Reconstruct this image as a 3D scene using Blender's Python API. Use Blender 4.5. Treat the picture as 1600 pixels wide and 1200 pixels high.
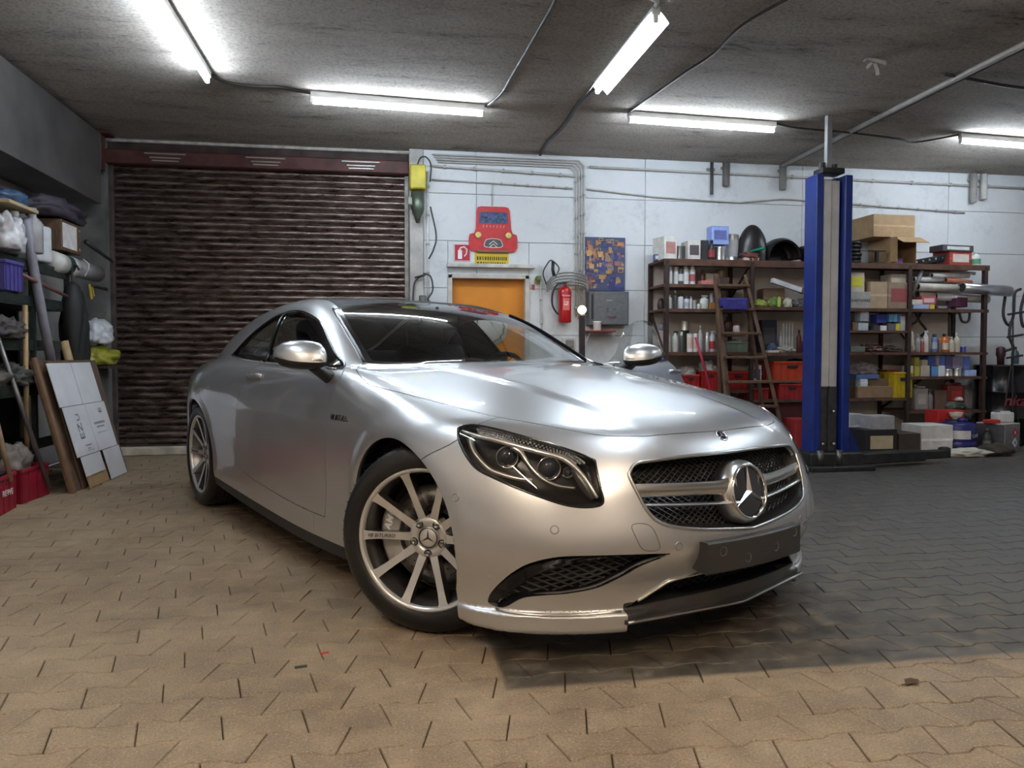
import bpy, bmesh, math, random
import numpy as np
from mathutils import Vector, Matrix
random.seed(7)
PI = math.pi
for o in list(bpy.data.objects):
    bpy.data.objects.remove(o)
SC = bpy.context.scene
COL = SC.collection

# ------------------------------------------------------------------ camera, world, exposure
cam_d = bpy.data.cameras.new('camera')
cam_d.sensor_fit = 'HORIZONTAL'
cam_d.sensor_width = 36.0
cam_d.lens = 36.0 * 1200.0 / 1600.0
cam_d.clip_start = 0.05
cam = bpy.data.objects.new('camera', cam_d)
COL.objects.link(cam)
cam.location = (0.0, 0.0, 1.0386)
cam.rotation_euler = (math.radians(90 - 2.195), 0.0, math.radians(-9.5))
SC.camera = cam

world = bpy.data.worlds.new('world')
SC.world = world
world.use_nodes = True
world.node_tree.nodes['Background'].inputs['Color'].default_value = (0.75, 0.82, 1.0, 1)
world.node_tree.nodes['Background'].inputs['Strength'].default_value = 0.05
SC.view_settings.view_transform = 'Standard'
SC.view_settings.look = 'None'
SC.view_settings.gamma = 1.0
SC.view_settings.exposure = 1.75
SC.view_settings.use_curve_mapping = False

# ------------------------------------------------------------------ helpers
def link(o, parent=None):
    COL.objects.link(o)
    if parent is not None:
        o.parent = parent
    return o

def empty(name, loc=(0, 0, 0), rz=0.0, parent=None):
    o = bpy.data.objects.new(name, None)
    o.location = loc
    o.rotation_euler = (0, 0, rz)
    return link(o, parent)

def tag(o, label=None, cat=None, group=None, kind=None):
    if label: o['label'] = label
    if cat: o['category'] = cat
    if group: o['group'] = group
    if kind: o['kind'] = kind
    return o

def mesh_obj(name, verts, faces, mat=None, parent=None, smooth=False, loc=None, rot=None):
    me = bpy.data.meshes.new(name)
    me.from_pydata([tuple(v) for v in verts], [], [tuple(int(i) for i in f) for f in faces])
    me.update()
    if smooth:
        me.shade_smooth()
    if mat is not None:
        me.materials.append(mat)
    o = bpy.data.objects.new(name, me)
    if loc is not None: o.location = loc
    if rot is not None: o.rotation_euler = rot
    return link(o, parent)

def bm_obj(name, bm, mat=None, parent=None, smooth=None, loc=None, rot=None):
    """smooth: None flat, angle in degrees = smooth with sharp edges above it"""
    me = bpy.data.meshes.new(name)
    if smooth is not None:
        a = math.radians(smooth)
        for f in bm.faces: f.smooth = True
        for e in bm.edges:
            if len(e.link_faces) == 2 and e.calc_face_angle(0.0) > a:
                e.smooth = False
    bm.normal_update()
    bm.to_mesh(me)
    bm.free()
    mats = mat if isinstance(mat, (list, tuple)) else [mat]
    for m in mats:
        if m is not None: me.materials.append(m)
    o = bpy.data.objects.new(name, me)
    if loc is not None: o.location = loc
    if rot is not None: o.rotation_euler = rot
    return link(o, parent)

def add_box(bm, c, s, bev=0.0, rot=None, seg=1, mi=0):
    """box centred at c, full size s, optional bevel and euler rotation"""
    b = bmesh.new()
    bmesh.ops.create_cube(b, size=1.0)
    for v in b.verts:
        v.co = Vector((v.co.x * s[0], v.co.y * s[1], v.co.z * s[2]))
    if bev > 0:
        bmesh.ops.bevel(b, geom=b.edges[:], offset=min(bev, 0.45 * min(s)), segments=seg, affect='EDGES', profile=0.6)
    M = Matrix.Translation(Vector(c))
    if rot is not None:
        from mathutils import Euler
        M = M @ Euler(rot).to_matrix().to_4x4()
    merge(bm, b, M, mi)

def merge(bm, b, M=None, mi=0):
    if M is not None:
        bmesh.ops.transform(b, matrix=M, verts=b.verts[:])
    vm = {}
    for v in b.verts:
        vm[v] = bm.verts.new(v.co)
    for f in b.faces:
        try:
            nf = bm.faces.new([vm[v] for v in f.verts])
            nf.material_index = mi if mi else f.material_index
            nf.smooth = f.smooth
        except ValueError:
            pass
    b.free()

def add_lathe(bm, prof, n=24, M=None, mi=0, cap=True, a0=0.0, a1=2 * PI):
    """profile [(r,z)...] turned round z"""
    full = abs(a1 - a0 - 2 * PI) < 1e-6
    cnt = n if full else n + 1
    rings = []
    for (r, z) in prof:
        if r < 1e-6:
            p = Vector((0, 0, z))
            rings.append([bm.verts.new(M @ p if M else p)])
        else:
            row = []
            for i in range(cnt):
                a = a0 + (a1 - a0) * i / n
                p = Vector((r * math.cos(a), r * math.sin(a), z))
                row.append(bm.verts.new(M @ p if M else p))
            rings.append(row)
    for k in range(len(rings) - 1):
        A, B = rings[k], rings[k + 1]
        m = n if full else n
        for i in range(m):
            j = (i + 1) % cnt
            if len(A) == 1 and len(B) == 1: continue
            if len(A) == 1: q = (A[0], B[j], B[i])
            elif len(B) == 1: q = (A[i], A[j], B[0])
            else: q = (A[i], A[j], B[j], B[i])
            try:
                f = bm.faces.new(q); f.material_index = mi
            except ValueError: pass
    if cap and full:
        for row, rev in ((rings[0], True), (rings[-1], False)):
            if len(row) > 2:
                try:
                    f = bm.faces.new(row[::-1] if rev else row); f.material_index = mi
                except ValueError: pass

def catmull(pts, n=8, closed=False):
    P = [Vector(p) for p in pts]
    out = []
    N = len(P)
    rng = N if closed else N - 1
    for i in range(rng):
        if closed:
            a, b, c, d = P[(i - 1) % N], P[i], P[(i + 1) % N], P[(i + 2) % N]
        else:
            a = P[i - 1] if i > 0 else P[0] * 2 - P[1]
            b, c = P[i], P[i + 1]
            d = P[i + 2] if i + 2 < N else P[-1] * 2 - P[-2]
        for k in range(n):
            t = k / n
            out.append(0.5 * ((2 * b) + (c - a) * t + (2 * a - 5 * b + 4 * c - d) * t * t + (-a + 3 * b - 3 * c + d) * t ** 3))
    if not closed:
        out.append(P[-1].copy())
    return out

def add_tube(bm, pts, r, n=8, closed=False, mi=0, cap=True, radii=None):
    P = [Vector(p) for p in pts]
    m = len(P)
    rings = []
    ref = None
    for i in range(m):
        if closed: t = P[(i + 1) % m] - P[(i - 1) % m]
        elif i == 0: t = P[1] - P[0]
        elif i == m - 1: t = P[-1] - P[-2]
        else: t = (P[i + 1] - P[i]).normalized() + (P[i] - P[i - 1]).normalized()
        if t.length < 1e-9: t = Vector((0, 0, 1))
        t.normalize()
        if ref is None:
            ref = Vector((0, 0, 1)) if abs(t.z) < 0.9 else Vector((1, 0, 0))
        u = ref - t * ref.dot(t)
        if u.length < 1e-6: u = t.orthogonal()
        u.normalize(); ref = u
        w = t.cross(u)
        rr = radii[i] if radii else r
        rings.append([bm.verts.new(P[i] + (u * math.cos(2 * PI * k / n) + w * math.sin(2 * PI * k / n)) * rr) for k in range(n)])
    for i in range(m if closed else m - 1):
        A, B = rings[i], rings[(i + 1) % m]
        for k in range(n):
            f = bm.faces.new((A[k], A[(k + 1) % n], B[(k + 1) % n], B[k])); f.material_index = mi
    if cap and not closed:
        bm.faces.new(rings[0][::-1]).material_index = mi
        bm.faces.new(rings[-1]).material_index = mi

def add_prism(bm, poly, axis, d0, d1, mi=0):
    """poly of 2-D points extruded along axis ('x': pts are (y,z), 'y': (x,z), 'z': (x,y))"""
    def P(p, d):
        if axis == 'x': return (d, p[0], p[1])
        if axis == 'y': return (p[0], d, p[1])
        return (p[0], p[1], d)
    A = [bm.verts.new(P(p, d0)) for p in poly]
    B = [bm.verts.new(P(p, d1)) for p in poly]
    n = len(poly)
    fs = [bm.faces.new(A[::-1]), bm.faces.new(B)]
    for i in range(n):
        fs.append(bm.faces.new((A[i], A[(i + 1) % n], B[(i + 1) % n], B[i])))
    for f in fs: f.material_index = mi
    bmesh.ops.recalc_face_normals(bm, faces=fs)

def box_obj(name, c, s, mat, parent=None, bev=0.0, rot=None, seg=1):
    bm = bmesh.new()
    add_box(bm, (0, 0, 0), s, bev, None, seg)
    return bm_obj(name, bm, mat, parent, None if seg == 1 else 40, c, rot)

def copy_tree(o, parent=None):
    c = o.copy()
    COL.objects.link(c)
    c.parent = parent
    for ch in list(o.children):
        copy_tree(ch, c)
    return c

# ------------------------------------------------------------------ materials
MATS = {}
def mat(name, col, rough=0.5, metal=0.0, coat=0.0, trans=0.0, ior=1.45, spec=0.5, emit=None, estr=0.0, alpha=1.0, noise=0.0, nscale=20.0, bump=0.0, bscale=60.0, sheen=0.0, rvar=0.0):
    """principled material; noise adds a gentle colour variation, bump a fine relief"""
    if name in MATS: return MATS[name]
    m = bpy.data.materials.new(name)
    m.use_nodes = True
    nt = m.node_tree
    b = nt.nodes['Principled BSDF']
    c = tuple(col) + (1,)
    b.inputs['Base Color'].default_value = c
    b.inputs['Roughness'].default_value = rough
    b.inputs['Metallic'].default_value = metal
    b.inputs['Coat Weight'].default_value = coat
    b.inputs['Coat Roughness'].default_value = 0.03
    b.inputs['Transmission Weight'].default_value = trans
    b.inputs['IOR'].default_value = ior
    b.inputs['Specular IOR Level'].default_value = spec
    b.inputs['Alpha'].default_value = alpha
    if emit is not None:
        b.inputs['Emission Color'].default_value = tuple(emit) + (1,)
        b.inputs['Emission Strength'].default_value = estr
    if noise > 0 or bump > 0 or rvar > 0:
        tc = nt.nodes.new('ShaderNodeTexCoord')
    if noise > 0 or rvar > 0:
        n = nt.nodes.new('ShaderNodeTexNoise')
        n.inputs['Scale'].default_value = nscale
        n.inputs['Detail'].default_value = 6
        nt.links.new(tc.outputs['Object'], n.inputs['Vector'])
    if noise > 0:
        r = nt.nodes.new('ShaderNodeMapRange')
        r.inputs['From Min'].default_value = 0.3; r.inputs['From Max'].default_value = 0.7
        r.inputs['To Min'].default_value = 1 - noise; r.inputs['To Max'].default_value = 1 + noise
        mx = nt.nodes.new('ShaderNodeVectorMath'); mx.operation = 'SCALE'
        mx.inputs[0].default_value = col
        nt.links.new(n.outputs['Fac'], r.inputs['Value'])
        nt.links.new(r.outputs['Result'], mx.inputs['Scale'])
        nt.links.new(mx.outputs['Vector'], b.inputs['Base Color'])
    if rvar > 0:
        r2 = nt.nodes.new('ShaderNodeMapRange')
        r2.inputs['From Min'].default_value = 0.3; r2.inputs['From Max'].default_value = 0.7
        r2.inputs['To Min'].default_value = max(0.02, rough - rvar); r2.inputs['To Max'].default_value = min(1, rough + rvar)
        nt.links.new(n.outputs['Fac'], r2.inputs['Value'])
        nt.links.new(r2.outputs['Result'], b.inputs['Roughness'])
    if bump > 0:
        n2 = nt.nodes.new('ShaderNodeTexNoise')
        n2.inputs['Scale'].default_value = bscale
        n2.inputs['Detail'].default_value = 8
        nt.links.new(tc.outputs['Object'], n2.inputs['Vector'])
        bp = nt.nodes.new('ShaderNodeBump')
        bp.inputs['Strength'].default_value = bump
        bp.inputs['Distance'].default_value = 0.01
        nt.links.new(n2.outputs['Fac'], bp.inputs['Height'])
        nt.links.new(bp.outputs['Normal'], b.inputs['Normal'])
    MATS[name] = m
    return m
# ------------------------------------------------------------------ car body: one smooth implicit form, cut into panels
# car frame: x forward (0 = front axle), y left, z up; the form is symmetric, a = |y|
def spl(pts, soft=.32):
    """smooth monotone interpolation through (x, v) pairs"""
    X = np.array([p[0] for p in pts], float); Y = np.array([p[1] for p in pts], float)
    if X[0] > X[-1]: X, Y = X[::-1].copy(), Y[::-1].copy()
    h = np.diff(X); d = np.diff(Y) / h
    m = np.zeros_like(Y)
    m[0], m[-1] = d[0], d[-1]
    w1 = 2 * h[1:] + h[:-1]; w2 = h[1:] + 2 * h[:-1]
    with np.errstate(divide='ignore', invalid='ignore'):
        hm = (w1 + w2) / (w1 / d[:-1] + w2 / d[1:])
    m[1:-1] = np.where(d[:-1] * d[1:] > 0, hm, 0.0)
    def raw(x):
        x = np.clip(x, X[0], X[-1])
        i = np.clip(np.searchsorted(X, x) - 1, 0, len(h) - 1)
        t = (x - X[i]) / h[i]
        t2 = t * t; t3 = t2 * t
        return (2 * t3 - 3 * t2 + 1) * Y[i] + (t3 - 2 * t2 + t) * h[i] * m[i] + (-2 * t3 + 3 * t2) * Y[i + 1] + (t3 - t2) * h[i] * m[i + 1]
    # soften the curvature steps at the knots so that reflections run smoothly
    n = 4000
    span = X[-1] - X[0]
    g = np.linspace(X[0] - .1 * span, X[-1] + .1 * span, n)
    v = raw(g)
    v = np.where(g < X[0], Y[0] + m[0] * (g - X[0]), np.where(g > X[-1], Y[-1] + m[-1] * (g - X[-1]), v))
    sg = soft * np.median(h) / (g[1] - g[0])
    k = np.arange(-int(3 * sg) - 1, int(3 * sg) + 2)
    ker = np.exp(-.5 * (k / max(sg, 1e-3)) ** 2); ker /= ker.sum()
    pad = len(k) // 2
    vv = np.concatenate([v[0] + (v[1] - v[0]) * np.arange(-pad, 0), v, v[-1] + (v[-1] - v[-2]) * np.arange(1, pad + 1)])
    v = np.convolve(vv, ker, 'valid')
    def ev(x):
        return np.interp(x, g, v)
    return ev

def smax(f, g, k):
    h = np.maximum(k - np.abs(f - g), 0.0)
    return np.maximum(f, g) + h * h / (4 * k)
def smin(f, g, k):
    return -smax(-f, -g, k)
def sstep(a, b, x):
    t = np.clip((x - a) / (b - a), 0, 1)
    return t * t * (3 - 2 * t)

WPLAN = spl([(-4.3, .62), (-4.1, .70), (-3.8, .795), (-3.47, .868), (-3.2, .918), (-2.945, .945), (-2.5, .948), (-2.0, .938), (-1.4, .930), (-.8, .932), (-.3, .945), (0, .952), (.3, .950), (.6, .935), (.9, .91), (1.1, .9)])
WSEC = spl([(.08, -.12), (.15, -.075), (.20, -.040), (.25, -.018), (.30, -.010), (.38, -.014), (.48, -.010), (.58, -.002), (.66, 0.0), (.74, -.004), (.80, -.013), (.87, -.030), (.93, -.052), (.98, -.078), (1.05, -.125), (1.2, -.23)])
T0 = spl([(1.05, .50), (.93, .60), (.84, .70), (.79, .742), (.74, .768), (.647, .795), (.35, .868), (0, .928), (-.3, .966), (-.55, .992), (-.8, 1.0), (-1.4, 1.012), (-2.0, 1.03), (-2.6, 1.055), (-3.1, 1.052), (-3.5, 1.02), (-3.9, .985), (-4.1, .965), (-4.3, .94)])
TCROWN = spl([(1.0, .115), (.5, .115), (0, .095), (-.4, .06), (-.8, .03), (-2.2, .03), (-2.8, .06), (-3.3, .09), (-4.2, .10)])
XP = spl([(.05, .80), (.12, .808), (.20, .815), (.27, .835), (.33, .872), (.38, .892), (.43, .890), (.50, .872), (.56, .853), (.62, .832), (.67, .815), (.71, .806), (.76, .80), (.9, .79)])
R0 = spl([(.6, -.2), (-.2, .80), (-.40, .925), (-.51, .982), (-.73, 1.090), (-.95, 1.190), (-1.16, 1.272), (-1.38, 1.328), (-1.6, 1.366), (-1.85, 1.388), (-2.1, 1.392), (-2.4, 1.372), (-2.7, 1.335), (-3.0, 1.258), (-3.3, 1.155), (-3.6, 1.04), (-3.8, .95), (-4.0, .85), (-4.5, .3)])
WGLS = spl([(-.4, .80), (-.76, .832), (-1.2, .842), (-1.8, .842), (-2.4, .83), (-2.8, .80), (-3.2, .735), (-3.6, .65), (-4.0, .56)])
WLEAN = spl([(.80, -.07), (.90, -.03), (.98, 0.0), (1.08, .047), (1.18, .102), (1.28, .172), (1.34, .228), (1.42, .33), (1.5, .46)])
BELT = spl([(-.4, .955), (-.76, .968), (-1.8, .992), (-2.57, 1.022), (-3.2, 1.06)])

def wheel_r(x, z):
    rf = np.hypot(x + .01, z - .355); rr = np.hypot(x + 2.945, z - .355)
    return rf, rr

def body_field(x, y, z):
    a = np.sqrt(y * y + 1e-8)
    rf, rr = wheel_r(x, z)
    # ---- lower body
    ws = WSEC(z)
    W = WPLAN(x) + np.where(z < .30, ws * (1 - .75 * sstep(.10, .34, x)), ws)
    lipz = sstep(.182, .170, z) * sstep(.36, .47, a) * sstep(.30, .42, x)
    W = W + .016 * lipz
    up = sstep(.20, .42, z)
    W = W + up * (.014 * np.exp(-((rf - .40) / .055) ** 2) + .014 * np.exp(-((rr - .40) / .06) ** 2))
    # soft hollow along the door, fading before the wheels
    mid = sstep(-.45, -.95, x) * sstep(-2.6, -2.1, x)
    zc = .40 + .02 * (x + 1.4)
    W = W - .012 * mid * np.exp(-((z - zc) / .075) ** 2) 
    # rear shoulder
    W = W + .018 * sstep(-1.9, -2.7, x) * sstep(-3.7, -3.1, x) * np.exp(-((z - .80) / .10) ** 2)
    fs = (a - W) * .97
    # ---- top: bonnet with its two creases, belt, boot
    T = T0(x) - TCROWN(x) * a * a
    ac = .30 + .16 * (.7 - x) / 1.3
    hood = sstep(.78, .55, x) * sstep(-.8, -.55, x)
    T = T + hood * .010 * sstep(ac + .06, ac - .015, a)
    ft = (z - T) * .97
    kt = .05 + .10 * sstep(-.9, -.3, x) + .05 * sstep(-2.4, -3.2, x)
    L = smax(fs, ft, kt)
    # ---- nose
    # nearly flat across the grille, rolling back at the lamps
    X = XP(z) - (.30 * a ** 2 + .26 * a ** 4)
    X = X + .026 * lipz
    ff = (x - X) * .90
    kf = .10 + .12 * sstep(.3, .8, a)
    L = smax(L, ff, kf)
    # ---- tail
    XR = -4.14 + .10 * a + .34 * a ** 4 + .10 * np.maximum(z - .75, 0) + .18 * np.maximum(.42 - z, 0)
    L = smax(L, XR - x, .14)
    L = smax(L, (.145 - .036 * sstep(.1, .5, x)) - z, .012)
    # ---- greenhouse
    bow = np.where(x > -1.9, .42, 0) * sstep(-1.9, -1.3, x) - .34 * sstep(-2.2, -2.7, x)
    R = R0(x + bow * a * a) - .035 * a * a
    fr = (z - R) * .92
    WG = WGLS(x) - WLEAN(z)
    fg = (a - WG) * .88
    G = smax(fr, fg, .085)
    return smin(L, G, .030)

def field_grad(P, e=2.5e-3):
    g = np.empty_like(P)
    for k in range(3):
        d = np.zeros(3); d[k] = e
        A = P + d; B = P - d
        g[:, k] = (body_field(A[:, 0], A[:, 1], A[:, 2]) - body_field(B[:, 0], B[:, 1], B[:, 2])) / (2 * e)
    return g

def surface_nets(h):
    xs = np.arange(-4.24, 1.0, h); ys = np.arange(-1.01, .03, h); zs = np.arange(.085, 1.46, h)
    nx, ny, nz = len(xs), len(ys), len(zs)
    F = np.empty((nx, ny, nz), np.float32)
    YY, ZZ = np.meshgrid(ys, zs, indexing='ij')
    for i0 in range(0, nx, 48):
        xx = xs[i0:i0 + 48]
        F[i0:i0 + 48] = body_field(xx[:, None, None] + 0 * YY[None], YY[None] + 0 * xx[:, None, None], ZZ[None] + 0 * xx[:, None, None])
    S = F < 0
    cx, cy, cz = nx - 1, ny - 1, nz - 1
    cnt = np.zeros((cx, cy, cz), np.int8)
    for dx in (0, 1):
        for dy in (0, 1):
            for dz in (0, 1):
                cnt += S[dx:dx + cx, dy:dy + cy, dz:dz + cz]
    act = (cnt > 0) & (cnt < 8)
    I, J, K = np.nonzero(act)
    vid = -np.ones((cx, cy, cz), np.int64)
    vid[I, J, K] = np.arange(len(I))
    P = np.stack([xs[I] + h / 2, ys[J] + h / 2, zs[K] + h / 2], 1)
    quads = []
    # x edges
    A = S[:-1, 1:-1, 1:-1] != S[1:, 1:-1, 1:-1]
    i, j, k = np.nonzero(A); j = j + 1; k = k + 1
    q = np.stack([vid[i, j - 1, k - 1], vid[i, j, k - 1], vid[i, j, k], vid[i, j - 1, k]], 1)
    fl = S[i, j, k]; q[~fl] = q[~fl][:, ::-1]; quads.append(q)
    A = S[1:-1, :-1, 1:-1] != S[1:-1, 1:, 1:-1]
    i, j, k = np.nonzero(A); i = i + 1; k = k + 1
    q = np.stack([vid[i - 1, j, k - 1], vid[i - 1, j, k], vid[i, j, k], vid[i, j, k - 1]], 1)
    fl = S[i, j, k]; q[~fl] = q[~fl][:, ::-1]; quads.append(q)
    A = S[1:-1, 1:-1, :-1] != S[1:-1, 1:-1, 1:]
    i, j, k = np.nonzero(A); i = i + 1; j = j + 1
    q = np.stack([vid[i - 1, j - 1, k], vid[i, j - 1, k], vid[i, j, k], vid[i - 1, j, k]], 1)
    fl = S[i, j, k]; q[~fl] = q[~fl][:, ::-1]; quads.append(q)
    Q = np.concatenate(quads)
    Q = Q[(Q >= 0).all(1)]
    for it in range(7):
        f = body_field(P[:, 0], P[:, 1], P[:, 2])
        g = field_grad(P)
        step = f / np.maximum((g * g).sum(1), .2)
        step = np.clip(step, -h, h)
        P = P - g * step[:, None]
        if it in (1, 2, 3, 4):      # even out the net along the surface
            n = g / np.linalg.norm(g, axis=1)[:, None]
            acc = np.zeros_like(P); c = np.zeros(len(P))
            for e in range(4):
                np.add.at(acc, Q[:, e], P[Q[:, (e + 1) % 4]]); np.add.at(acc, Q[:, e], P[Q[:, e - 1]])
                np.add.at(c, Q[:, e], 2)
            d = acc / np.maximum(c, 1)[:, None] - P
            d[c < 8] = 0
            d -= n * (d * n).sum(1)[:, None]
            P = P + .6 * d
    g = field_grad(P)
    N = g / np.linalg.norm(g, axis=1)[:, None]
    T = np.concatenate([Q[:, [0, 1, 2]], Q[:, [0, 2, 3]]])
    # outward winding
    fn = np.cross(P[T[:, 1]] - P[T[:, 0]], P[T[:, 2]] - P[T[:, 0]])
    bad = (fn * N[T].sum(1)).sum(1) < 0
    T[bad] = T[bad][:, ::-1]
    return P, N, T

def compact(V, N, T):
    u, inv = np.unique(T, return_inverse=True)
    return V[u], N[u], inv.reshape(-1, 3)

def clip(M, f):
    """split triangle mesh M=(V,N,T) at f=0 -> (inside f<0, outside)"""
    V, N, T = M
    f = np.where(np.abs(f) < 1e-7, 1e-7, f)
    ins = f < 0
    c = ins[T].sum(1)
    E = np.concatenate([T[:, [0, 1]], T[:, [1, 2]], T[:, [2, 0]]])
    cross = ins[E[:, 0]] != ins[E[:, 1]]
    Ec = np.sort(E[cross], 1)
    key = Ec[:, 0] * len(V) + Ec[:, 1]
    uk = np.unique(key)
    ea, eb = uk // len(V), uk % len(V)
    t = f[ea] / (f[ea] - f[eb])
    nv = V[ea] + (V[eb] - V[ea]) * t[:, None]
    nn = N[ea] + (N[eb] - N[ea]) * t[:, None]
    nn /= np.maximum(np.linalg.norm(nn, axis=1), 1e-9)[:, None]
    V2 = np.concatenate([V, nv]); N2 = np.concatenate([N, nn])
    def eid(a, b):
        k = np.minimum(a, b) * len(V) + np.maximum(a, b)
        return len(V) + np.searchsorted(uk, k)
    out = {True: [T[c == 3]], False: [T[c == 0]]}
    for one in (True, False):            # the lone vertex is inside / outside
        sel = T[c == (1 if one else 2)]
        if len(sel) == 0: continue
        s = ins[sel] == one
        r = np.argmax(s, 1)
        idx = np.arange(len(sel))
        a, b, d = sel[idx, r], sel[idx, (r + 1) % 3], sel[idx, (r + 2) % 3]
        ab, ad = eid(a, b), eid(a, d)
        out[one].append(np.stack([a, ab, ad], 1))
        out[not one].append(np.stack([ab, b, d], 1))
        out[not one].append(np.stack([ab, d, ad], 1))
    return compact(V2, N2, np.concatenate(out[True])), compact(V2, N2, np.concatenate(out[False]))

def sdpoly(p, q, poly):
    """signed distance of points (p,q) to a closed polygon, negative inside"""
    P = np.array(poly, float)
    A = P; B = np.roll(P, -1, 0)
    best = np.full(len(p), 1e9); ins = np.zeros(len(p), bool)
    for (ax, ay), (bx, by) in zip(A, B):
        ex, ey = bx - ax, by - ay
        l2 = ex * ex + ey * ey
        if l2 < 1e-14: continue
        t = np.clip(((p - ax) * ex + (q - ay) * ey) / l2, 0, 1)
        d = (p - ax - t * ex) ** 2 + (q - ay - t * ey) ** 2
        best = np.minimum(best, d)
        cond = (ay > q) != (by > q)
        with np.errstate(divide='ignore', invalid='ignore'):
            xi = ax + (q - ay) * ex / (by - ay if abs(by - ay) > 1e-12 else 1e-12)
        ins ^= cond & (p < xi)
    d = np.sqrt(best)
    return np.where(ins, -d, d)

def boundary_loops(T):
    E = np.concatenate([T[:, [0, 1]], T[:, [1, 2]], T[:, [2, 0]]])
    k = E.min(1) * (T.max() + 1) + E.max(1)
    u, inv, cnt = np.unique(k, return_inverse=True, return_counts=True)
    return E[cnt[inv] == 1]

def panel(name, M, mt, parent, both=False, inset=.0018, flange=.014, mirror=False, off=0.0, fn=None, thick=None):
    """a shell panel from surface piece M with an inward folded rim; both: weld with its mirror image; mirror: flip to the left side"""
    V, N, T = M
    V = V + N * off
    nb = len(V)
    B = boundary_loops(T)
    keep = ~((np.abs(V[B[:, 0], 1]) < 1e-5) & (np.abs(V[B[:, 1], 1]) < 1e-5))
    B = B[keep]
    ub = np.unique(B)
    mp = -np.ones(nb, int); mp[ub] = nb + np.arange(len(ub))
    # shrink the edge a little for the gap, and fold it in
    tang = np.zeros_like(V)
    ed = V[B[:, 1]] - V[B[:, 0]]
    ed /= np.maximum(np.linalg.norm(ed, axis=1), 1e-9)[:, None]
    inn = np.cross(N[B[:, 0]], ed)
    np.add.at(tang, B[:, 0], inn); np.add.at(tang, B[:, 1], inn)
    tl = np.linalg.norm(tang, axis=1)
    tang[tl > 0] /= tl[tl > 0][:, None]
    sym = np.abs(V[:, 1]) < 1e-5
    tang[sym, 1] = 0
    V = V.copy()
    V[ub] += tang[ub] * inset
    allV = np.concatenate([V, V[ub] - N[ub] * flange])
    allN = np.concatenate([N, tang[ub] * -1])
    FT = np.concatenate([np.stack([B[:, 1], B[:, 0], mp[B[:, 0]]], 1), np.stack([B[:, 1], mp[B[:, 0]], mp[B[:, 1]]], 1)])
    tris = np.concatenate([T, FT])
    nsurf = len(T)
    isf = np.zeros(len(tris), bool); isf[:nsurf] = True
    if both:
        n0 = len(allV)
        mv = allV * np.array([1, -1, 1]); mn = allN * np.array([1, -1, 1])
        idx = n0 + np.arange(n0)
        on = np.abs(allV[:, 1]) < 1e-5
        idx[on] = np.nonzero(on)[0]
        t2 = idx[tris][:, ::-1]
        allV = np.concatenate([allV, mv]); allN = np.concatenate([allN, mn])
        tris = np.concatenate([tris, t2]); isf = np.concatenate([isf, isf])
    elif mirror:
        allV = allV * np.array([1, -1, 1]); allN = allN * np.array([1, -1, 1]); tris = tris[:, ::-1]
    used, inv = np.unique(tris, return_inverse=True)
    tris = inv.reshape(-1, 3); allV = allV[used]; allN = allN[used]
    me = bpy.data.meshes.new(name)
    me.vertices.add(len(allV)); me.vertices.foreach_set('co', allV.astype(np.float32).ravel())
    me.loops.add(len(tris) * 3); me.loops.foreach_set('vertex_index', tris.astype(np.int32).ravel())
    me.polygons.add(len(tris)); me.polygons.foreach_set('loop_start', (np.arange(len(tris)) * 3).astype(np.int32))
    me.update(calc_edges=True)
    me.shade_smooth()
    ln = allN[tris.ravel()].copy()
    # rim faces use their own flat normals
    fnm = np.cross(allV[tris[:, 1]] - allV[tris[:, 0]], allV[tris[:, 2]] - allV[tris[:, 0]])
    fnm /= np.maximum(np.linalg.norm(fnm, axis=1), 1e-12)[:, None]
    rep = np.repeat(~isf, 3)
    ln[rep] = np.repeat(fnm, 3, axis=0)[rep]
    me.normals_split_custom_set([tuple(v) for v in ln])
    me.materials.append(mt)
    o = bpy.data.objects.new(name, me)
    return link(o, parent)

def outline(pts, n=6):
    """closed smooth outline; points given as (u,v) or (u,v,'c') for a sharp corner"""
    segs = []
    corners = [i for i, p in enumerate(pts) if len(p) > 2]
    if not corners:
        return [(v.x, v.y) for v in catmull([(p[0], p[1], 0) for p in pts], n, True)]
    res = []
    m = len(pts)
    for ci, c in enumerate(corners):
        e = corners[(ci + 1) % len(corners)]
        run = [pts[(c + k) % m] for k in range(((e - c - 1) % m) + 2)]
        if len(run) == 2:
            res.append((run[0][0], run[0][1]))
        else:
            res += [(v.x, v.y) for v in catmull([(p[0], p[1], 0) for p in run], n)][:-1]
    return res
# ------------------------------------------------------------------ the silver coupe
PAINT = mat('silver_paint', (.62, .625, .64), .36, .84, coat=1.0)
GLOSSBLK = mat('gloss_black', (.008, .008, .010), .12, 0, coat=.6)
PLASTIC = mat('black_plastic', (.018, .018, .020), .45)
CHROME = mat('chrome', (.80, .80, .82), .10, 1.0)
SATIN = mat('satin_silver', (.62, .61, .60), .28, 1.0)
RUBBER = mat('tyre_rubber', (.011, .010, .010), .36, bump=.15, bscale=90)
LINER = mat('arch_liner', (.010, .010, .010), .9)
RIMF = mat('machined_rim', (.68, .67, .66), .30, .65)
RIMG = mat('grey_rim', (.22, .21, .21), .30, .9)
LEATHER = mat('dark_leather', (.020, .019, .020), .5)
STEEL = mat('brake_steel', (.33, .32, .31), .35, 1.0, bump=.05, bscale=200)

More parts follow.
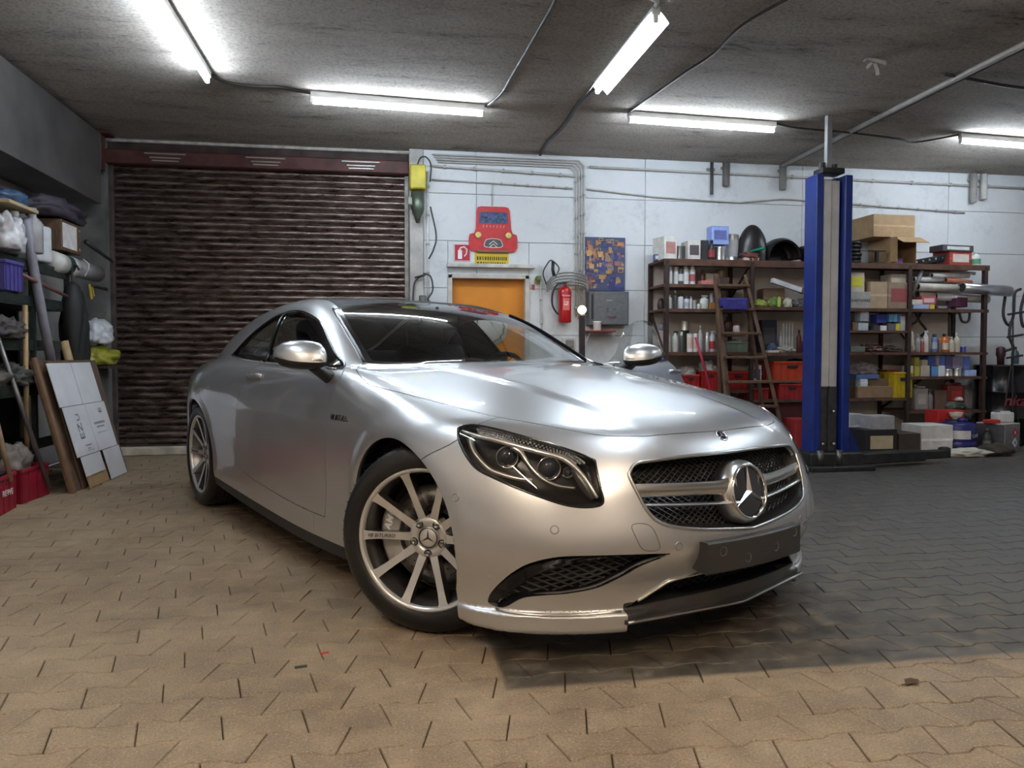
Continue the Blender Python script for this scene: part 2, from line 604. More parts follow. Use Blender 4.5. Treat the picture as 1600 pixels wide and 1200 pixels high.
def glass_mat(name, tint, refl=1.0, rough=0.0):
    m = bpy.data.materials.new(name); m.use_nodes = True
    nt = m.node_tree; nt.nodes.clear()
    out = nt.nodes.new('ShaderNodeOutputMaterial')
    tr = nt.nodes.new('ShaderNodeBsdfTransparent'); tr.inputs['Color'].default_value = tuple(tint) + (1,)
    gl = nt.nodes.new('ShaderNodeBsdfGlossy'); gl.inputs['Roughness'].default_value = rough
    gl.inputs['Color'].default_value = (refl, refl, refl, 1)
    fr = nt.nodes.new('ShaderNodeFresnel'); fr.inputs['IOR'].default_value = 1.5
    mx = nt.nodes.new('ShaderNodeMixShader')
    nt.links.new(fr.outputs[0], mx.inputs[0]); nt.links.new(tr.outputs[0], mx.inputs[1]); nt.links.new(gl.outputs[0], mx.inputs[2])
    nt.links.new(mx.outputs[0], out.inputs[0])
    MATS[name] = m
    return m
GLASS = glass_mat('windscreen_glass', (.50, .53, .52))
TINT = glass_mat('tinted_glass', (.22, .23, .23))
CLEAR = glass_mat('lamp_glass', (.93, .94, .95))

CAR_HEAD = math.radians(-63.33)
car = empty('coupe_car', (0.891, 3.321, 0.0), CAR_HEAD)
tag(car, 'silver two-door coupe with ten-spoke wheels and star grille on the paving', 'car')

# ---- base surface and cuts
FULL = surface_nets(.0125)
BODY, _o = clip(FULL, FULL[0][:, 1])
from mathutils.bvhtree import BVHTree
BVH = BVHTree.FromPolygons([tuple(v) for v in FULL[0]], [tuple(int(i) for i in t) for t in FULL[2]])
def surf(origin, direction):
    h = BVH.ray_cast(Vector(origin), Vector(direction))
    if h[0] is None:
        o = Vector(origin); d = Vector(direction).normalized()
        best = None
        for k in range(60):
            q = BVH.find_nearest(o + d * (.06 * k))
            if best is None or q[3] < best[3]: best = q
        print('missed', tuple(round(c, 3) for c in o), 'by', round(best[3], 4))
        return best[0], best[1]
    return h[0], h[1]
def on_side(x, z, off=0.0):
    p, n = surf((x, -2.0, z), (0, 1, 0)); return p + n * off
def on_front(a, z, off=0.0):
    p, n = surf((2.0, -a, z), (-1, 0, 0)); return p + n * off
def on_top(x, a, off=0.0):
    p, n = surf((x, -a, 2.0), (0, 0, -1)); return p + n * off
DG = Vector((.7071, -.7071, 0))
def on_diag(s, z, off=0.0):
    """s = x - a, seen along the diagonal of the front right corner"""
    o = DG * 2.5 + Vector((s / 2, s / 2, z))
    p, n = surf(o, -DG); return p + n * off

def X(M): return M[0][:, 0]
def A(M): return -M[0][:, 1]
def Z(M): return M[0][:, 2]

def cut(M, fn):
    """-> (inside, rest)"""
    return clip(M, fn(M))

HL3 = [(.293, .859, .770), (.287, .849, .782), (.300, .831, .789), (.328, .806, .791), (.388, .768, .781), (.468, .715, .761), (.557, .650, .735), (.626, .594, .708), (.670, .556, .685, 'c'), (.686, .563, .656), (.708, .569, .611), (.726, .570, .566), (.727, .578, .549), (.715, .603, .542), (.690, .644, .542), (.655, .686, .551), (.605, .733, .571), (.535, .786, .599), (.470, .825, .625), (.409, .856, .652), (.363, .868, .690), (.320, .869, .736)]
HEADLIGHT = outline([(p[0] - p[1], p[2]) + tuple(p[3:]) for p in HL3], 5)
GR = [(0, .686), (.202, .686), (.390, .678), (.436, .670), (.461, .650), (.470, .629), (.458, .575), (.442, .528), (.414, .490), (.362, .468), (.261, .450), (.107, .434), (0, .424)]
GRILLE = outline([(-a, z) for a, z in GR[::-1]][:-1] and [(0, .424, 'c')] + [(a, z) for a, z in GR[-2:0:-1]] + [(0, .686)] + [(-a, z) for a, z in GR[1:-1]], 5)
INTAKE = outline([(.836, .196, 'c'), (.838, .215), (.830, .252), (.811, .305), (.784, .350), (.734, .378), (.659, .387), (.483, .385), (.365, .378, 'c'), (.461, .350), (.517, .308), (.575, .270), (.656, .250), (.719, .243), (.768, .230), (.805, .192)], 5)
LOWINT = outline([(.478, .188, 'c'), (.426, .215), (.369, .250), (.327, .272), (.21, .284), (0, .290), (-.21, .284), (-.327, .272), (-.369, .250), (-.426, .215), (-.478, .188, 'c'), (-.30, .199), (0, .203), (.30, .199)], 5)
WS = outline([(-.50, 0), (-.525, .22), (-.595, .43), (-.70, .61), (-.775, .695, 'c'), (-.95, .672), (-1.15, .640), (-1.30, .610), (-1.405, .580, 'c'), (-1.44, .40), (-1.475, .2), (-1.485, 0), (-1.475, -.2), (-1.44, -.4), (-1.405, -.58, 'c'), (-1.15, -.64), (-.775, -.695, 'c'), (-.70, -.61), (-.595, -.43), (-.525, -.22)], 5)
DLO = outline([(-.777, .972, 'c'), (-.926, 1.028), (-1.072, 1.099), (-1.241, 1.178), (-1.389, 1.228), (-1.584, 1.268), (-1.755, 1.286), (-1.933, 1.284), (-2.106, 1.258), (-2.304, 1.180), (-2.443, 1.104), (-2.545, 1.036, 'c'), (-2.346, 1.020), (-2.065, 1.006), (-1.767, .997), (-1.2, .982)], 5)
HOODP = [(-.545, 0), (-.565, .22), (-.635, .43), (-.725, .60), (-.775, .705), (-.735, .760), (-.64, .808), (-.55, .832), (-.475, .846), (-.406, .850), (-.26, .838), (-.078, .818), (.107, .785), (.228, .750), (.333, .710), (.466, .629), (.568, .552), (.632, .484), (.672, .408), (.703, .316), (.722, .16), (.730, 0)]
HOOD = outline(HOODP + [(x, -a) for x, a in HOODP[-2:0:-1]], 3)
DOOR = outline([(-.777, .985, 'c'), (-.700, .950), (-.671, .907), (-.690, .86), (-.700, .792), (-.700, .603), (-.722, .302, 'c'), (-.961, .303), (-1.316, .318), (-1.777, .350), (-1.917, .376), (-1.987, .410), (-2.011, .467), (-2.012, .642), (-2.005, .765), (-1.975, .865), (-1.91, .935), (-1.84, .985), (-1.80, 1.01, 'c'), (-1.2, 1.0)], 4)
ROOF = [(-1.43, -.01), (-1.43, 0), (-1.425, .2), (-1.395, .40), (-1.36, .565), (-1.6, .535), (-2.0, .52), (-2.4, .53), (-2.58, .535), (-2.62, .3), (-2.63, 0), (-2.63, -.01)]
RWIN = [(-2.66, -.01), (-2.66, 0), (-2.65, .3), (-2.61, .535), (-2.9, .565), (-3.25, .58), (-3.40, .56), (-3.47, .3), (-3.49, 0), (-3.49, -.01)]
TRUNK = [(-3.53, -.01), (-3.53, 0), (-3.51, .3), (-3.44, .60), (-3.7, .63), (-4.3, .60), (-4.3, -.01)]
SEAMX = spl([(.55, .10), (.60, .12), (.685, .219), (.71, .267), (.743, .314), (.79, .33), (.84, .336)])
SILLZ = spl([(-2.6, .262), (-2.243, .246), (-1.748, .226), (-1.207, .206), (-.641, .195), (-.2, .19)])

def arch_f(M, grow=0.0):
    x, z, a = X(M), Z(M), A(M)
    rf = np.hypot(x + .015, z - .352) - (.372 + grow)
    box = np.maximum(np.abs(x + .015) - (.353 + grow), z - .352)
    rr = np.hypot(x + 2.90, z - .352) - (.386 + grow)
    box2 = np.maximum(np.abs(x + 2.90) - (.386 + grow), z - .352)
    f = np.minimum(np.minimum(rf, box), np.minimum(rr, box2))
    return np.where(a > .45, f, .5)

REST = BODY
_, REST = cut(REST, arch_f)
P_HL, REST = cut(REST, lambda M: np.where(X(M) > .05, sdpoly(X(M) - A(M), Z(M), HEADLIGHT), .5))
P_GR, REST = cut(REST, lambda M: np.where(X(M) > .5, sdpoly(A(M), Z(M), GRILLE), .5))
P_IN, REST = cut(REST, lambda M: np.where(X(M) > .30, sdpoly(A(M), Z(M), INTAKE), .5))
P_LO, REST = cut(REST, lambda M: np.where(X(M) > .5, sdpoly(A(M), Z(M), LOWINT), .5))
P_WS, REST = cut(REST, lambda M: np.where(Z(M) > .9, sdpoly(X(M), A(M), WS), .5))
P_DL, REST = cut(REST, lambda M: np.where(A(M) > .5, sdpoly(X(M), Z(M), DLO), .5))
P_RF, REST = cut(REST, lambda M: np.where(Z(M) > 1.1, sdpoly(X(M), A(M), ROOF), .5))
P_RW, REST = cut(REST, lambda M: np.where(Z(M) > .97, sdpoly(X(M), A(M), RWIN), .5))
P_HD, REST = cut(REST, lambda M: np.where(Z(M) > .6, sdpoly(X(M), A(M), HOOD), .5))
P_TR, REST = cut(REST, lambda M: np.where(Z(M) > .62, sdpoly(X(M), A(M), TRUNK), .5))
P_TL, REST = cut(REST, lambda M: np.maximum(X(M) + 3.86 - .1 * (Z(M) - .7), np.abs(Z(M) - .72) - .085))
P_SK, REST = cut(REST, lambda M: np.maximum(np.maximum(Z(M) - SILLZ(X(M)), X(M) + .30), -2.62 - X(M)))
P_BP, REST = cut(REST, lambda M: np.maximum(SEAMX(Z(M)) - X(M), .02 - X(M)))
P_SP, P_BP = cut(P_BP, lambda M: np.where(X(M) > .4, np.maximum(Z(M) - .204, A(M) - .480), .5))
P_SP, _ = cut(P_SP, lambda M: .147 - Z(M))
P_SK, _ = cut(P_SK, lambda M: SILLZ(X(M)) - .050 - Z(M))
P_DR, REST = cut(REST, lambda M: np.where(A(M) > .5, sdpoly(X(M), Z(M), DOOR), .5))
P_FD, REST = cut(REST, lambda M: np.maximum(np.maximum(-.85 - X(M), Z(M) - (.985 + .02 * (X(M) + .8))), np.where(X(M) < -.64, -.78 - X(M) + (Z(M) - .9) * .3, -1)))
P_RB, P_QP = cut(REST, lambda M: np.maximum(X(M) + 3.28, Z(M) - .66))
SIDEGLASS, QGLASS = cut(P_DL, lambda M: -(X(M) - (-1.775 + (.995 - Z(M)) * .66)))

# ---- centre panels
panel('bonnet', P_HD, PAINT, car, both=True, inset=.0020)
bumper = panel('front_bumper', P_BP, PAINT, car, both=True, inset=.0016, flange=.018)
roof = panel('roof_panel', P_RF, mat('roof_glass', (.006, .006, .007), .45, spec=.08), car, both=True, inset=.001)
tag(roof, 'black glass roof')
panel('boot_lid', P_TR, PAINT, car, both=True)
panel('rear_bumper', P_RB, PAINT, car, both=True)
# windscreen with its dark printed border
ws_in, ws_edge = cut(P_WS, lambda M: sdpoly(X(M), A(M), WS) + .030)
wsg = panel('windscreen', ws_in, GLASS, car, both=True, inset=0, flange=.004)
panel('windscreen_border', ws_edge, GLOSSBLK, wsg, both=True, inset=0, flange=.006)
rw = panel('rear_window', P_RW, TINT, car, both=True, inset=.001, flange=.004)
DOORS = []
for mir in (False, True):
    panel('front_fender', P_FD, PAINT, car, mirror=mir)
    dr = panel('door', P_DR, PAINT, car, mirror=mir, inset=.0026)
    DOORS.append(dr)
    panel('rear_quarter', P_QP, PAINT, car, mirror=mir, inset=.001)
    sk = panel('side_skirt', P_SK, PLASTIC, car, mirror=mir, inset=0)
    panel('side_window', SIDEGLASS, glass_mat('door_glass', (.72, .76, .75)) if mir else TINT, dr, mirror=mir, inset=.003, flange=.004, off=-.003)
    panel('quarter_window', QGLASS, TINT, car, mirror=mir, inset=.003, flange=.004, off=-.003)
    tl = panel('tail_lamp', P_TL, mat('red_lamp', (.25, .008, .01), .12, coat=.8), car, mirror=mir, inset=.001)
# dark core just under the skin, so that the gaps read as gaps
Vc, Tc, off = [], [], 0
Nc = []
for P in (P_HD, P_QP, P_FD, P_BP, P_TR):
    Vc.append(P[0] - P[1] * .020); Nc.append(P[1]); Tc.append(P[2] + off); off += len(P[0])
panel('body_core', (np.concatenate(Vc), np.concatenate(Nc), np.concatenate(Tc)), LINER, car, both=True, inset=0, flange=0.001)

def mirror_y(pts): return [(p[0], -p[1], p[2]) for p in pts]
def both_sides(name, build, mt, parent, smooth=40):
    for s in (1, -1):
        bm = bmesh.new(); build(bm)
        if s == -1:
            for v in bm.verts: v.co.y = -v.co.y
            bmesh.ops.reverse_faces(bm, faces=bm.faces[:])
        yield bm_obj(name, bm, mt, parent, smooth)

# ---- window trim: bright strip below, black above
TRIM = [(-.80, .968), (-1.0, .9735), (-1.3, .981), (-1.6, .9895), (-1.79, .9950), (-1.83, .9962), (-2.0, 1.0015), (-2.2, 1.009), (-2.42, 1.022), (-2.53, 1.033)]
def trim_door(bm): add_tube(bm, catmull([on_side(x, z, .004) for x, z in TRIM[:5]], 5), .0065, 6)
def trim_rear(bm): add_tube(bm, catmull([on_side(x, z, .004) for x, z in TRIM[5:]], 5), .0065, 6)
for i, o in enumerate(both_sides('window_trim', trim_door, CHROME, car)): o.parent = DOORS[i]
for o in both_sides('quarter_trim', trim_rear, CHROME, car): pass
k0 = max(range(len(DLO)), key=lambda k: DLO[k][0])
RING = DLO[k0:] + DLO[:k0]
UPPER = [q for q in RING if q[1] > 1.04 or q[0] < -2.2]      # roof line and quarter window; the door glass has no frame
def seal(bm): add_tube(bm, [on_side(x, z, .002) for x, z in (RING[:2] + [q for q in RING[2:] if q in UPPER or q[0] > -1.2 and q[1] > .99])], .0085, 6)
for o in both_sides('window_seal', seal, GLOSSBLK, car): pass
def sill_seal(bm): add_tube(bm, [on_side(x, z + .004, .000) for x, z in TRIM[:5]], .0075, 6)
for i, o in enumerate(both_sides('sill_seal', sill_seal, GLOSSBLK, car)): o.parent = DOORS[i]
def bpost(bm):
    pts = [on_side(-1.775 + (.995 - z) * .66, z, .000) for z in (1.0, 1.05, 1.1, 1.15, 1.2, 1.245, 1.27)]
    add_tube(bm, pts, .011, 6)
for o in both_sides('window_post', bpost, GLOSSBLK, car): pass
# black strip beside the windscreen pillar
def pillar(bm):
    pts = [on_top(x, a, .003) for x, a in ((-.79, .700), (-.95, .676), (-1.15, .646), (-1.30, .618), (-1.40, .594))]
    add_tube(bm, catmull(pts, 5), .009, 6)
for o in both_sides('pillar_seal', pillar, GLOSSBLK, car): pass

# ---- door handle: bowl and bar
def handle_bar(bm):
    pts = [on_side(x, .915 + .004 * math.sin((x + 1.82) * 9), .018 if abs(x + 1.82) < .085 else .002) for x in (-1.925, -1.90, -1.86, -1.82, -1.78, -1.74, -1.715)]
    add_tube(bm, catmull(pts, 4), .011, 8)
for i, o in enumerate(both_sides('door_handle', handle_bar, PAINT, car)): o.parent = DOORS[i]

# ---- fender badge: raised letters
def text_mesh(bm, txt, size, M, depth=.003, shear=0.0, mi=0, align='LEFT', bold=0.0):
    cu = bpy.data.curves.new('t', 'FONT')
    cu.body = txt; cu.size = size; cu.extrude = depth; cu.shear = shear; cu.align_x = align; cu.offset = bold
    cu.resolution_u = 3
    ob = bpy.data.objects.new('t', cu)
    dg = bpy.context.evaluated_depsgraph_get()
    COL.objects.link(ob); bpy.context.view_layer.update()
    me = bpy.data.meshes.new_from_object(ob.evaluated_get(bpy.context.evaluated_depsgraph_get()))
    b = bmesh.new(); b.from_mesh(me)
    for f in b.faces: f.material_index = mi
    bpy.data.objects.remove(ob); bpy.data.curves.remove(cu); bpy.data.meshes.remove(me)
    merge(bm, b, M, mi)

def frame_at(p, n, xdir):
    n = Vector(n).normalized(); x = Vector(xdir); x = (x - n * x.dot(n)).normalized(); y = n.cross(x)
    M = Matrix((x, y, n)).transposed().to_4x4(); M.translation = Vector(p)
    return M
for s in (1, -1):
    p, n = surf((-.652, -2, .752), (0, 1, 0))
    bm = bmesh.new()
    if s == 1:
        text_mesh(bm, 'V8 BITURBO', .036, frame_at(p + n * .001, n, (1, 0, 0)), .003, .25)
    else:
        text_mesh(bm, 'V8 BITURBO', .036, frame_at((-.44, -p.y + .001, .752), (n.x, -n.y, n.z), (-1, 0, 0)), .003, .25)
    bd = bm_obj('badge', bm, mat('dark_chrome', (.16, .16, .17), .25, 1.0), car)
    bm = bmesh.new()
    text_mesh(bm, '4MATIC', .020, frame_at((-.535, (p.y - .001) * s, .730), (n.x, n.y * s, n.z), (s, 0, 0)), .002, .25)
    bm_obj('badge_line', bm, mat('dark_chrome', (.25, .25, .27), .2, 1.0), bd)

# ---- wing mirrors
def ellipsoid_pts(): pass
def loft(bm, rings, mi=0, cap=True):
    R = [[bm.verts.new(p) for p in r] for r in rings]
    n = len(R[0])
    for i in range(len(R) - 1):
        for k in range(n):
            f = bm.faces.new((R[i][k], R[i][(k + 1) % n], R[i + 1][(k + 1) % n], R[i + 1][k])); f.material_index = mi
    if cap:
        bm.faces.new(R[0][::-1]).material_index = mi; bm.faces.new(R[-1]).material_index = mi

def mirror_shell(bm, half):
    """half +1: painted upper cap, -1: black lower half; section rings along y"""
    ys = [(-.925, .60, .62), (-.940, .86, .86), (-.97, .98, .97), (-1.01, 1.0, 1.0), (-1.05, .96, .93), (-1.083, .82, .78), (-1.106, .58, .50), (-1.116, .25, .2)]
    rings = []
    for y, kx, kz in ys:
        cx, cz = -.760 - .42 * (-.925 - y), 1.032 - .03 * (y + 1.01)
        rx0, rx1 = .105 * kx, .045 * kx
        zt, zb = .072 * kz, (.034 if half > 0 else .062) * kz
        r = []
        N = 14
        if half > 0:
            for i in range(N + 1):
                t = PI * i / N
                cxp = math.cos(t)
                r.append((cx + (rx0 if cxp > 0 else rx1) * cxp, y, cz - .028 * kz + (zt + .028 * kz) * math.sin(t) ** .8))
            r += [(cx - rx1 * .6, y, cz - .028 * kz - .002), (cx + rx0 * .6, y, cz - .028 * kz - .002)]
        else:
            for i in range(N + 1):
                t = PI * i / N
                cxp = math.cos(t)
                r.append((cx + .92 * (rx0 if cxp > 0 else rx1) * cxp, y * .999, cz - .026 * kz - (zb - .026 * kz) * math.sin(t) ** .7))
            r += [(cx - rx1 * .5, y, cz - .022 * kz), (cx + rx0 * .5, y, cz - .022 * kz)]
        rings.append(r)
    loft(bm, rings)
    bmesh.ops.recalc_face_normals(bm, faces=bm.faces[:])
mirs = []
for o in both_sides('wing_mirror', lambda bm: mirror_shell(bm, 1), PAINT, car, 50): mirs.append(o); o.parent = DOORS[len(mirs) - 1]
for i, o in enumerate(both_sides('mirror_base', lambda bm: mirror_shell(bm, -1), PLASTIC, car, 50)):
    o.parent = DOORS[i]
def m_stalk(bm):
    rings = []
    for t in (0, .35, .7, 1):
        c = Vector((-.765, -.965, .985)).lerp(Vector((-.80, -.862, .925)), t)
        w = .055 - .012 * t; h = .020 + .012 * t
        rings.append([c + Vector((w * math.cos(k * PI / 6), .01 * math.sin(k * PI / 6), h * math.sin(k * PI / 6))) for k in range(12)])
    loft(bm, rings); bmesh.ops.recalc_face_normals(bm, faces=bm.faces[:])
for i, o in enumerate(both_sides('mirror_stalk', m_stalk, PLASTIC, car)): o.parent = DOORS[i]
def m_strip(bm):
    pts = [(-.672 - .075 * t * t - .05 * t, -.955 - .145 * t, 1.013 + .004 * t) for t in (0, .2, .4, .6, .8, .95)]
    add_tube(bm, catmull(pts, 4), .0065, 6)
for i, o in enumerate(both_sides('indicator_strip', m_strip, CHROME, car)): o.parent = DOORS[i]
def m_glass(bm):
    poly = [(-.955 - .19 * (i in (1, 2)), 0) for i in range(4)]
    vs = [bm.verts.new(p) for p in ((-.830, -.945, .990), (-.885, -1.085, .996), (-.885, -1.08, 1.070), (-.830, -.95, 1.080))]
    bm.faces.new(vs)
for i, o in enumerate(both_sides('mirror_glass', m_glass, CHROME, car)): o.parent = DOORS[i]

# ---- headlights
HLM = mat('lamp_housing', (.020, .020, .022), .28, .2)
CRYS = mat('crystal_lamp', (.75, .76, .80), .12, .7, bump=.9, bscale=160)
LENS = mat('projector_lens', (.03, .035, .05), .03, .0, coat=1.0)
def diag_pts(L, dep): return [on_diag(x - a, z, 0) - DG * dep for x, a, z in L]
def lamp_parts(sgn):
    tip = lambda bm: ([setattr(v.co, 'y', -v.co.y) for v in bm.verts], bmesh.ops.reverse_faces(bm, faces=bm.faces[:])) if sgn < 0 else None
    root = panel('headlight', P_HL, CLEAR, car, mirror=(sgn < 0), inset=.003, flange=.003, off=-.002)
    tag(root, 'clear headlight cover over black housing')
    # the bowl behind, pushed inwards along the diagonal
    d = sdpoly(P_HL[0][:, 0] + P_HL[0][:, 1], P_HL[0][:, 2], HEADLIGHT)
    depth = .012 + .075 * np.clip(-d / .035, 0, 1) ** .8
    Vh = P_HL[0] - np.array(DG)[None] * depth[:, None]
    fn = np.zeros_like(Vh)
    tn = np.cross(Vh[P_HL[2][:, 1]] - Vh[P_HL[2][:, 0]], Vh[P_HL[2][:, 2]] - Vh[P_HL[2][:, 0]])
    for k in range(3): np.add.at(fn, P_HL[2][:, k], tn)
    fn /= np.maximum(np.linalg.norm(fn, axis=1), 1e-12)[:, None]
    panel('housing', (Vh, fn, P_HL[2]), HLM, root, mirror=(sgn < 0), inset=0, flange=.002)
    def add(name, mt, fnb, sm=45):
        bm = bmesh.new(); fnb(bm); tip(bm)
        return bm_obj(name, bm, mt, root, sm)
    brow = [(.305, .851, .770), (.346, .835, .760), (.372, .822, .754), (.421, .791, .744), (.468, .759, .732), (.552, .691, .707), (.600, .649, .692), (.636, .625, .668), (.670, .609, .634), (.698, .597, .595), (.716, .588, .566)]
    add('light_brow', mat('brow_lamp', (.85, .84, .82), .22, .75), lambda bm: add_tube(bm, catmull(diag_pts(brow, .014), 4), .0085, 8, radii=[.006 + .004 * math.sin(PI * i / 40) for i in range(41)]))
    def crystals(bm):
        top = [(.328, .806, .781), (.388, .768, .771), (.468, .715, .751), (.557, .650, .725), (.626, .594, .698), (.655, .572, .672)]
        c = catmull(diag_pts(top, .022), 8)
        low = catmull(diag_pts(brow[2:8], .022), 8)
        rnd = random.Random(3)
        for i in range(0, len(c) - 1):
            for k in (.25, .55, .85):
                p = c[i].lerp(low[min(i, len(low) - 1)], k * .85)
                add_box(bm, p, (.008, .008, .006), .0015, (rnd.random() * 3, rnd.random() * 3, rnd.random() * 3))
    add('crystal_row', CRYS, crystals)
    arc = [(.346, .848, .745), (.373, .853, .708), (.408, .846, .676), (.449, .831, .647), (.488, .808, .633), (.530, .778, .623), (.567, .746, .620)]
    add('chrome_arc', SATIN, lambda bm: add_tube(bm, catmull(diag_pts(arc, .026), 5), .01, 8, radii=[.014 - .009 * i / 30 for i in range(31)]))
    div = [(.475, .763, .722), (.504, .746, .706), (.529, .743, .681), (.561, .733, .649), (.595, .716, .621), (.633, .684, .602), (.668, .643, .596)]
    add('chrome_divider', SATIN, lambda bm: add_tube(bm, catmull(diag_pts(div, .026), 5), .01, 8, radii=[.012 - .007 * i / 30 for i in range(31)]))
    wing = [(.640, .633, .655), (.665, .622, .628), (.690, .610, .590), (.708, .600, .560)]
    add('lamp_wing', mat('lamp_grey', (.14, .135, .13), .35, .6), lambda bm: add_tube(bm, catmull(diag_pts(wing, .034), 4), .012, 6, radii=[.010 + .010 * math.sin(PI * i / 12) for i in range(13)]))
    for (x, a, z, r) in ((.475, .790, .686, .036), (.590, .698, .653, .038), (.634, .652, .641, .017)):
        c = on_diag(x - a, z) - DG * .062
        ax = (Vector((.86, -.5, 0))).normalized()
        M = frame_at(c, ax, (0, 0, 1))
        ringo = add('lamp_bezel', CHROME, lambda bm: add_lathe(bm, [(r * .92, -.01), (r * 1.05, .006), (r * 1.10, .010), (r * 1.02, .012), (r * .9, .004)], 28, M, cap=False))
        add('projector_lens', LENS, lambda bm: add_lathe(bm, [(r * .96, -.004), (r * .90, .006), (r * .7, .015), (r * .4, .021), (0, .023)], 28, M))
    # rim gasket
    add('lamp_gasket', GLOSSBLK, lambda bm: add_tube(bm, [on_diag(s_, z_, .0005) for s_, z_ in HEADLIGHT], .0042, 6, True))
for s in (1, -1): lamp_parts(s)
core = None

# ---- grille
MESHB = mat('grille_mesh', (.012, .012, .013), .35)
def off_patch(P, dx, name, mt, parent, both=True, mirror=False):
    V = P[0] + np.array([dx, 0, 0])[None]
    return panel(name, (V, P[1], P[2]), mt, parent, both=both, mirror=mirror, inset=0, flange=.001)
grille = off_patch(P_GR, -.075, 'grille', MESHB, car)
tag(grille, 'black mesh grille with silver louvres and star')
def grid_mesh(bm, poly, surf_fn, cell, r, dep, sl=.62, ang=0):
    """crossed bars making a diamond net inside the outline"""
    P = np.array(poly)
    u0, v0 = P.min(0); u1, v1 = P.max(0)
    for fam in (1, -1):
        c0, c1 = (u0 - (v1 - v0) / sl - cell, u1 + (v1 - v0) / sl + cell)
        n = int((c1 - c0) / cell)
        for i in range(n + 1):
            c = c0 + i * cell
            ts = np.linspace(v0, v1, 60)
            uu = c + fam * (ts - v0) / sl
            ins = sdpoly(uu, ts, poly) < -.003
            run = []
            for u, t, k in list(zip(uu, ts, ins)) + [(0, 0, False)]:
                if k: run.append((u, t))
                else:
                    if len(run) > 2:
                        pts = [surf_fn(run[0], dep), surf_fn(run[len(run) // 2], dep), surf_fn(run[-1], dep)]
                        if all(p is not None for p in pts): add_tube(bm, pts, r, 4, cap=False)
                    run = []
def gfn(uv, dep):
    p, n = surf((2.0, -abs(uv[0]), uv[1]), (-1, 0, 0))
    if p is None: return None
    return Vector((p.x - dep, uv[0], uv[1]))
bm = bmesh.new(); grid_mesh(bm, GRILLE, gfn, .030, .0028, .062)
bm_obj('mesh_net', bm, mat('net_black', (.035, .034, .036), .3), grille)
bm = bmesh.new()
GP = [gfn(p, -.001) for p in GRILLE]
add_tube(bm, GP, .0062, 8, True)
bm_obj('grille_frame', bm, SATIN, grille, 60)
bm = bmesh.new()       # inner wall of the opening
inner = [Vector((p.x - .075, p.y * .955, .555 + (p.z - .555) * .94)) for p in GP]
A0 = [bm.verts.new(p) for p in GP]; B0 = [bm.verts.new(p) for p in inner]
for i in range(len(A0)):
    bm.faces.new((A0[i], A0[(i + 1) % len(A0)], B0[(i + 1) % len(A0)], B0[i]))
bmesh.ops.recalc_face_normals(bm, faces=bm.faces[:])
bm_obj('grille_surround', bm, mat('dark_satin', (.10, .10, .105), .35, .8), grille, 60)
SX, SZ = .862, .550        # the star: centre
def louvre(bm, z0, z1, zc, thick, proud):
    for s in (1, -1):
        rings = []
        for t in np.linspace(0, 1, 12):
            a = .060 + (.455 - .060) * t
            zz = zc + z0 * (1 - t) + z1 * t
            p = gfn((a, min(.66, max(.45, zz))), .018 - proud * (1 - t) ** 1.5)
            h = thick * (1.0 + .9 * max(0, 1 - t * 4.0) ** 2 * (1 if thick > .02 else 0))
            rings.append([Vector((p.x + math.cos(k * PI / 5) * .014, s * a, zz + math.sin(k * PI / 5) * h)) for k in range(10)])
        loft(bm, rings)
    bmesh.ops.recalc_face_normals(bm, faces=bm.faces[:])
bm = bmesh.new(); louvre(bm, .016, .028, .557, .0235, .022); bm_obj('louvre', bm, SATIN, grille, 50)
bm = bmesh.new(); louvre(bm, -.036, -.016, .555, .0065, .022); bm_obj('louvre', bm, SATIN, grille, 50)
StarM = frame_at((SX, 0, SZ), (1, 0, .16), (0, 1, 0))
bm = bmesh.new()
add_lathe(bm, [(.112, -.060), (.116, -.030), (.112, -.010), (.100, .008), (.093, .012), (.090, .006)], 48, StarM, cap=False)
hub = bm_obj('star_hub', bm, SATIN, grille, 60)
bm = bmesh.new()
add_lathe(bm, [(.088, .004), (.0885, .012), (.0925, .017), (.0965, .015), (.097, .006)], 48, StarM, cap=False)
bm_obj('star_ring', bm, CHROME, hub, 60)
bm = bmesh.new(); add_lathe(bm, [(.090, .006), (0, .009)], 48, StarM, cap=False)
bm_obj('star_plate', bm, GLOSSBLK, hub)
def star_points(bm, R, w, h0, M, mi=0):
    """three-pointed star with ridged arms"""
    top = bm.verts.new(M @ Vector((0, 0, h0)))
    outer, innr = [], []
    for k in range(3):
        a = PI / 2 + k * 2 * PI / 3
        outer.append(bm.verts.new(M @ Vector((R * math.cos(a), R * math.sin(a), h0 * .35))))
        b = a + PI / 3
        innr.append(bm.verts.new(M @ Vector((w * math.cos(b), w * math.sin(b), 0))))
    for k in range(3):
        bm.faces.new((top, outer[k], innr[k])).material_index = mi
        bm.faces.new((top, innr[k - 1], outer[k])).material_index = mi
    bmesh.ops.recalc_face_normals(bm, faces=bm.faces[:])
bm = bmesh.new(); star_points(bm, .092, .013, .014, StarM @ Matrix.Translation((0, 0, .008)))
bm_obj('star', bm, CHROME, hub)
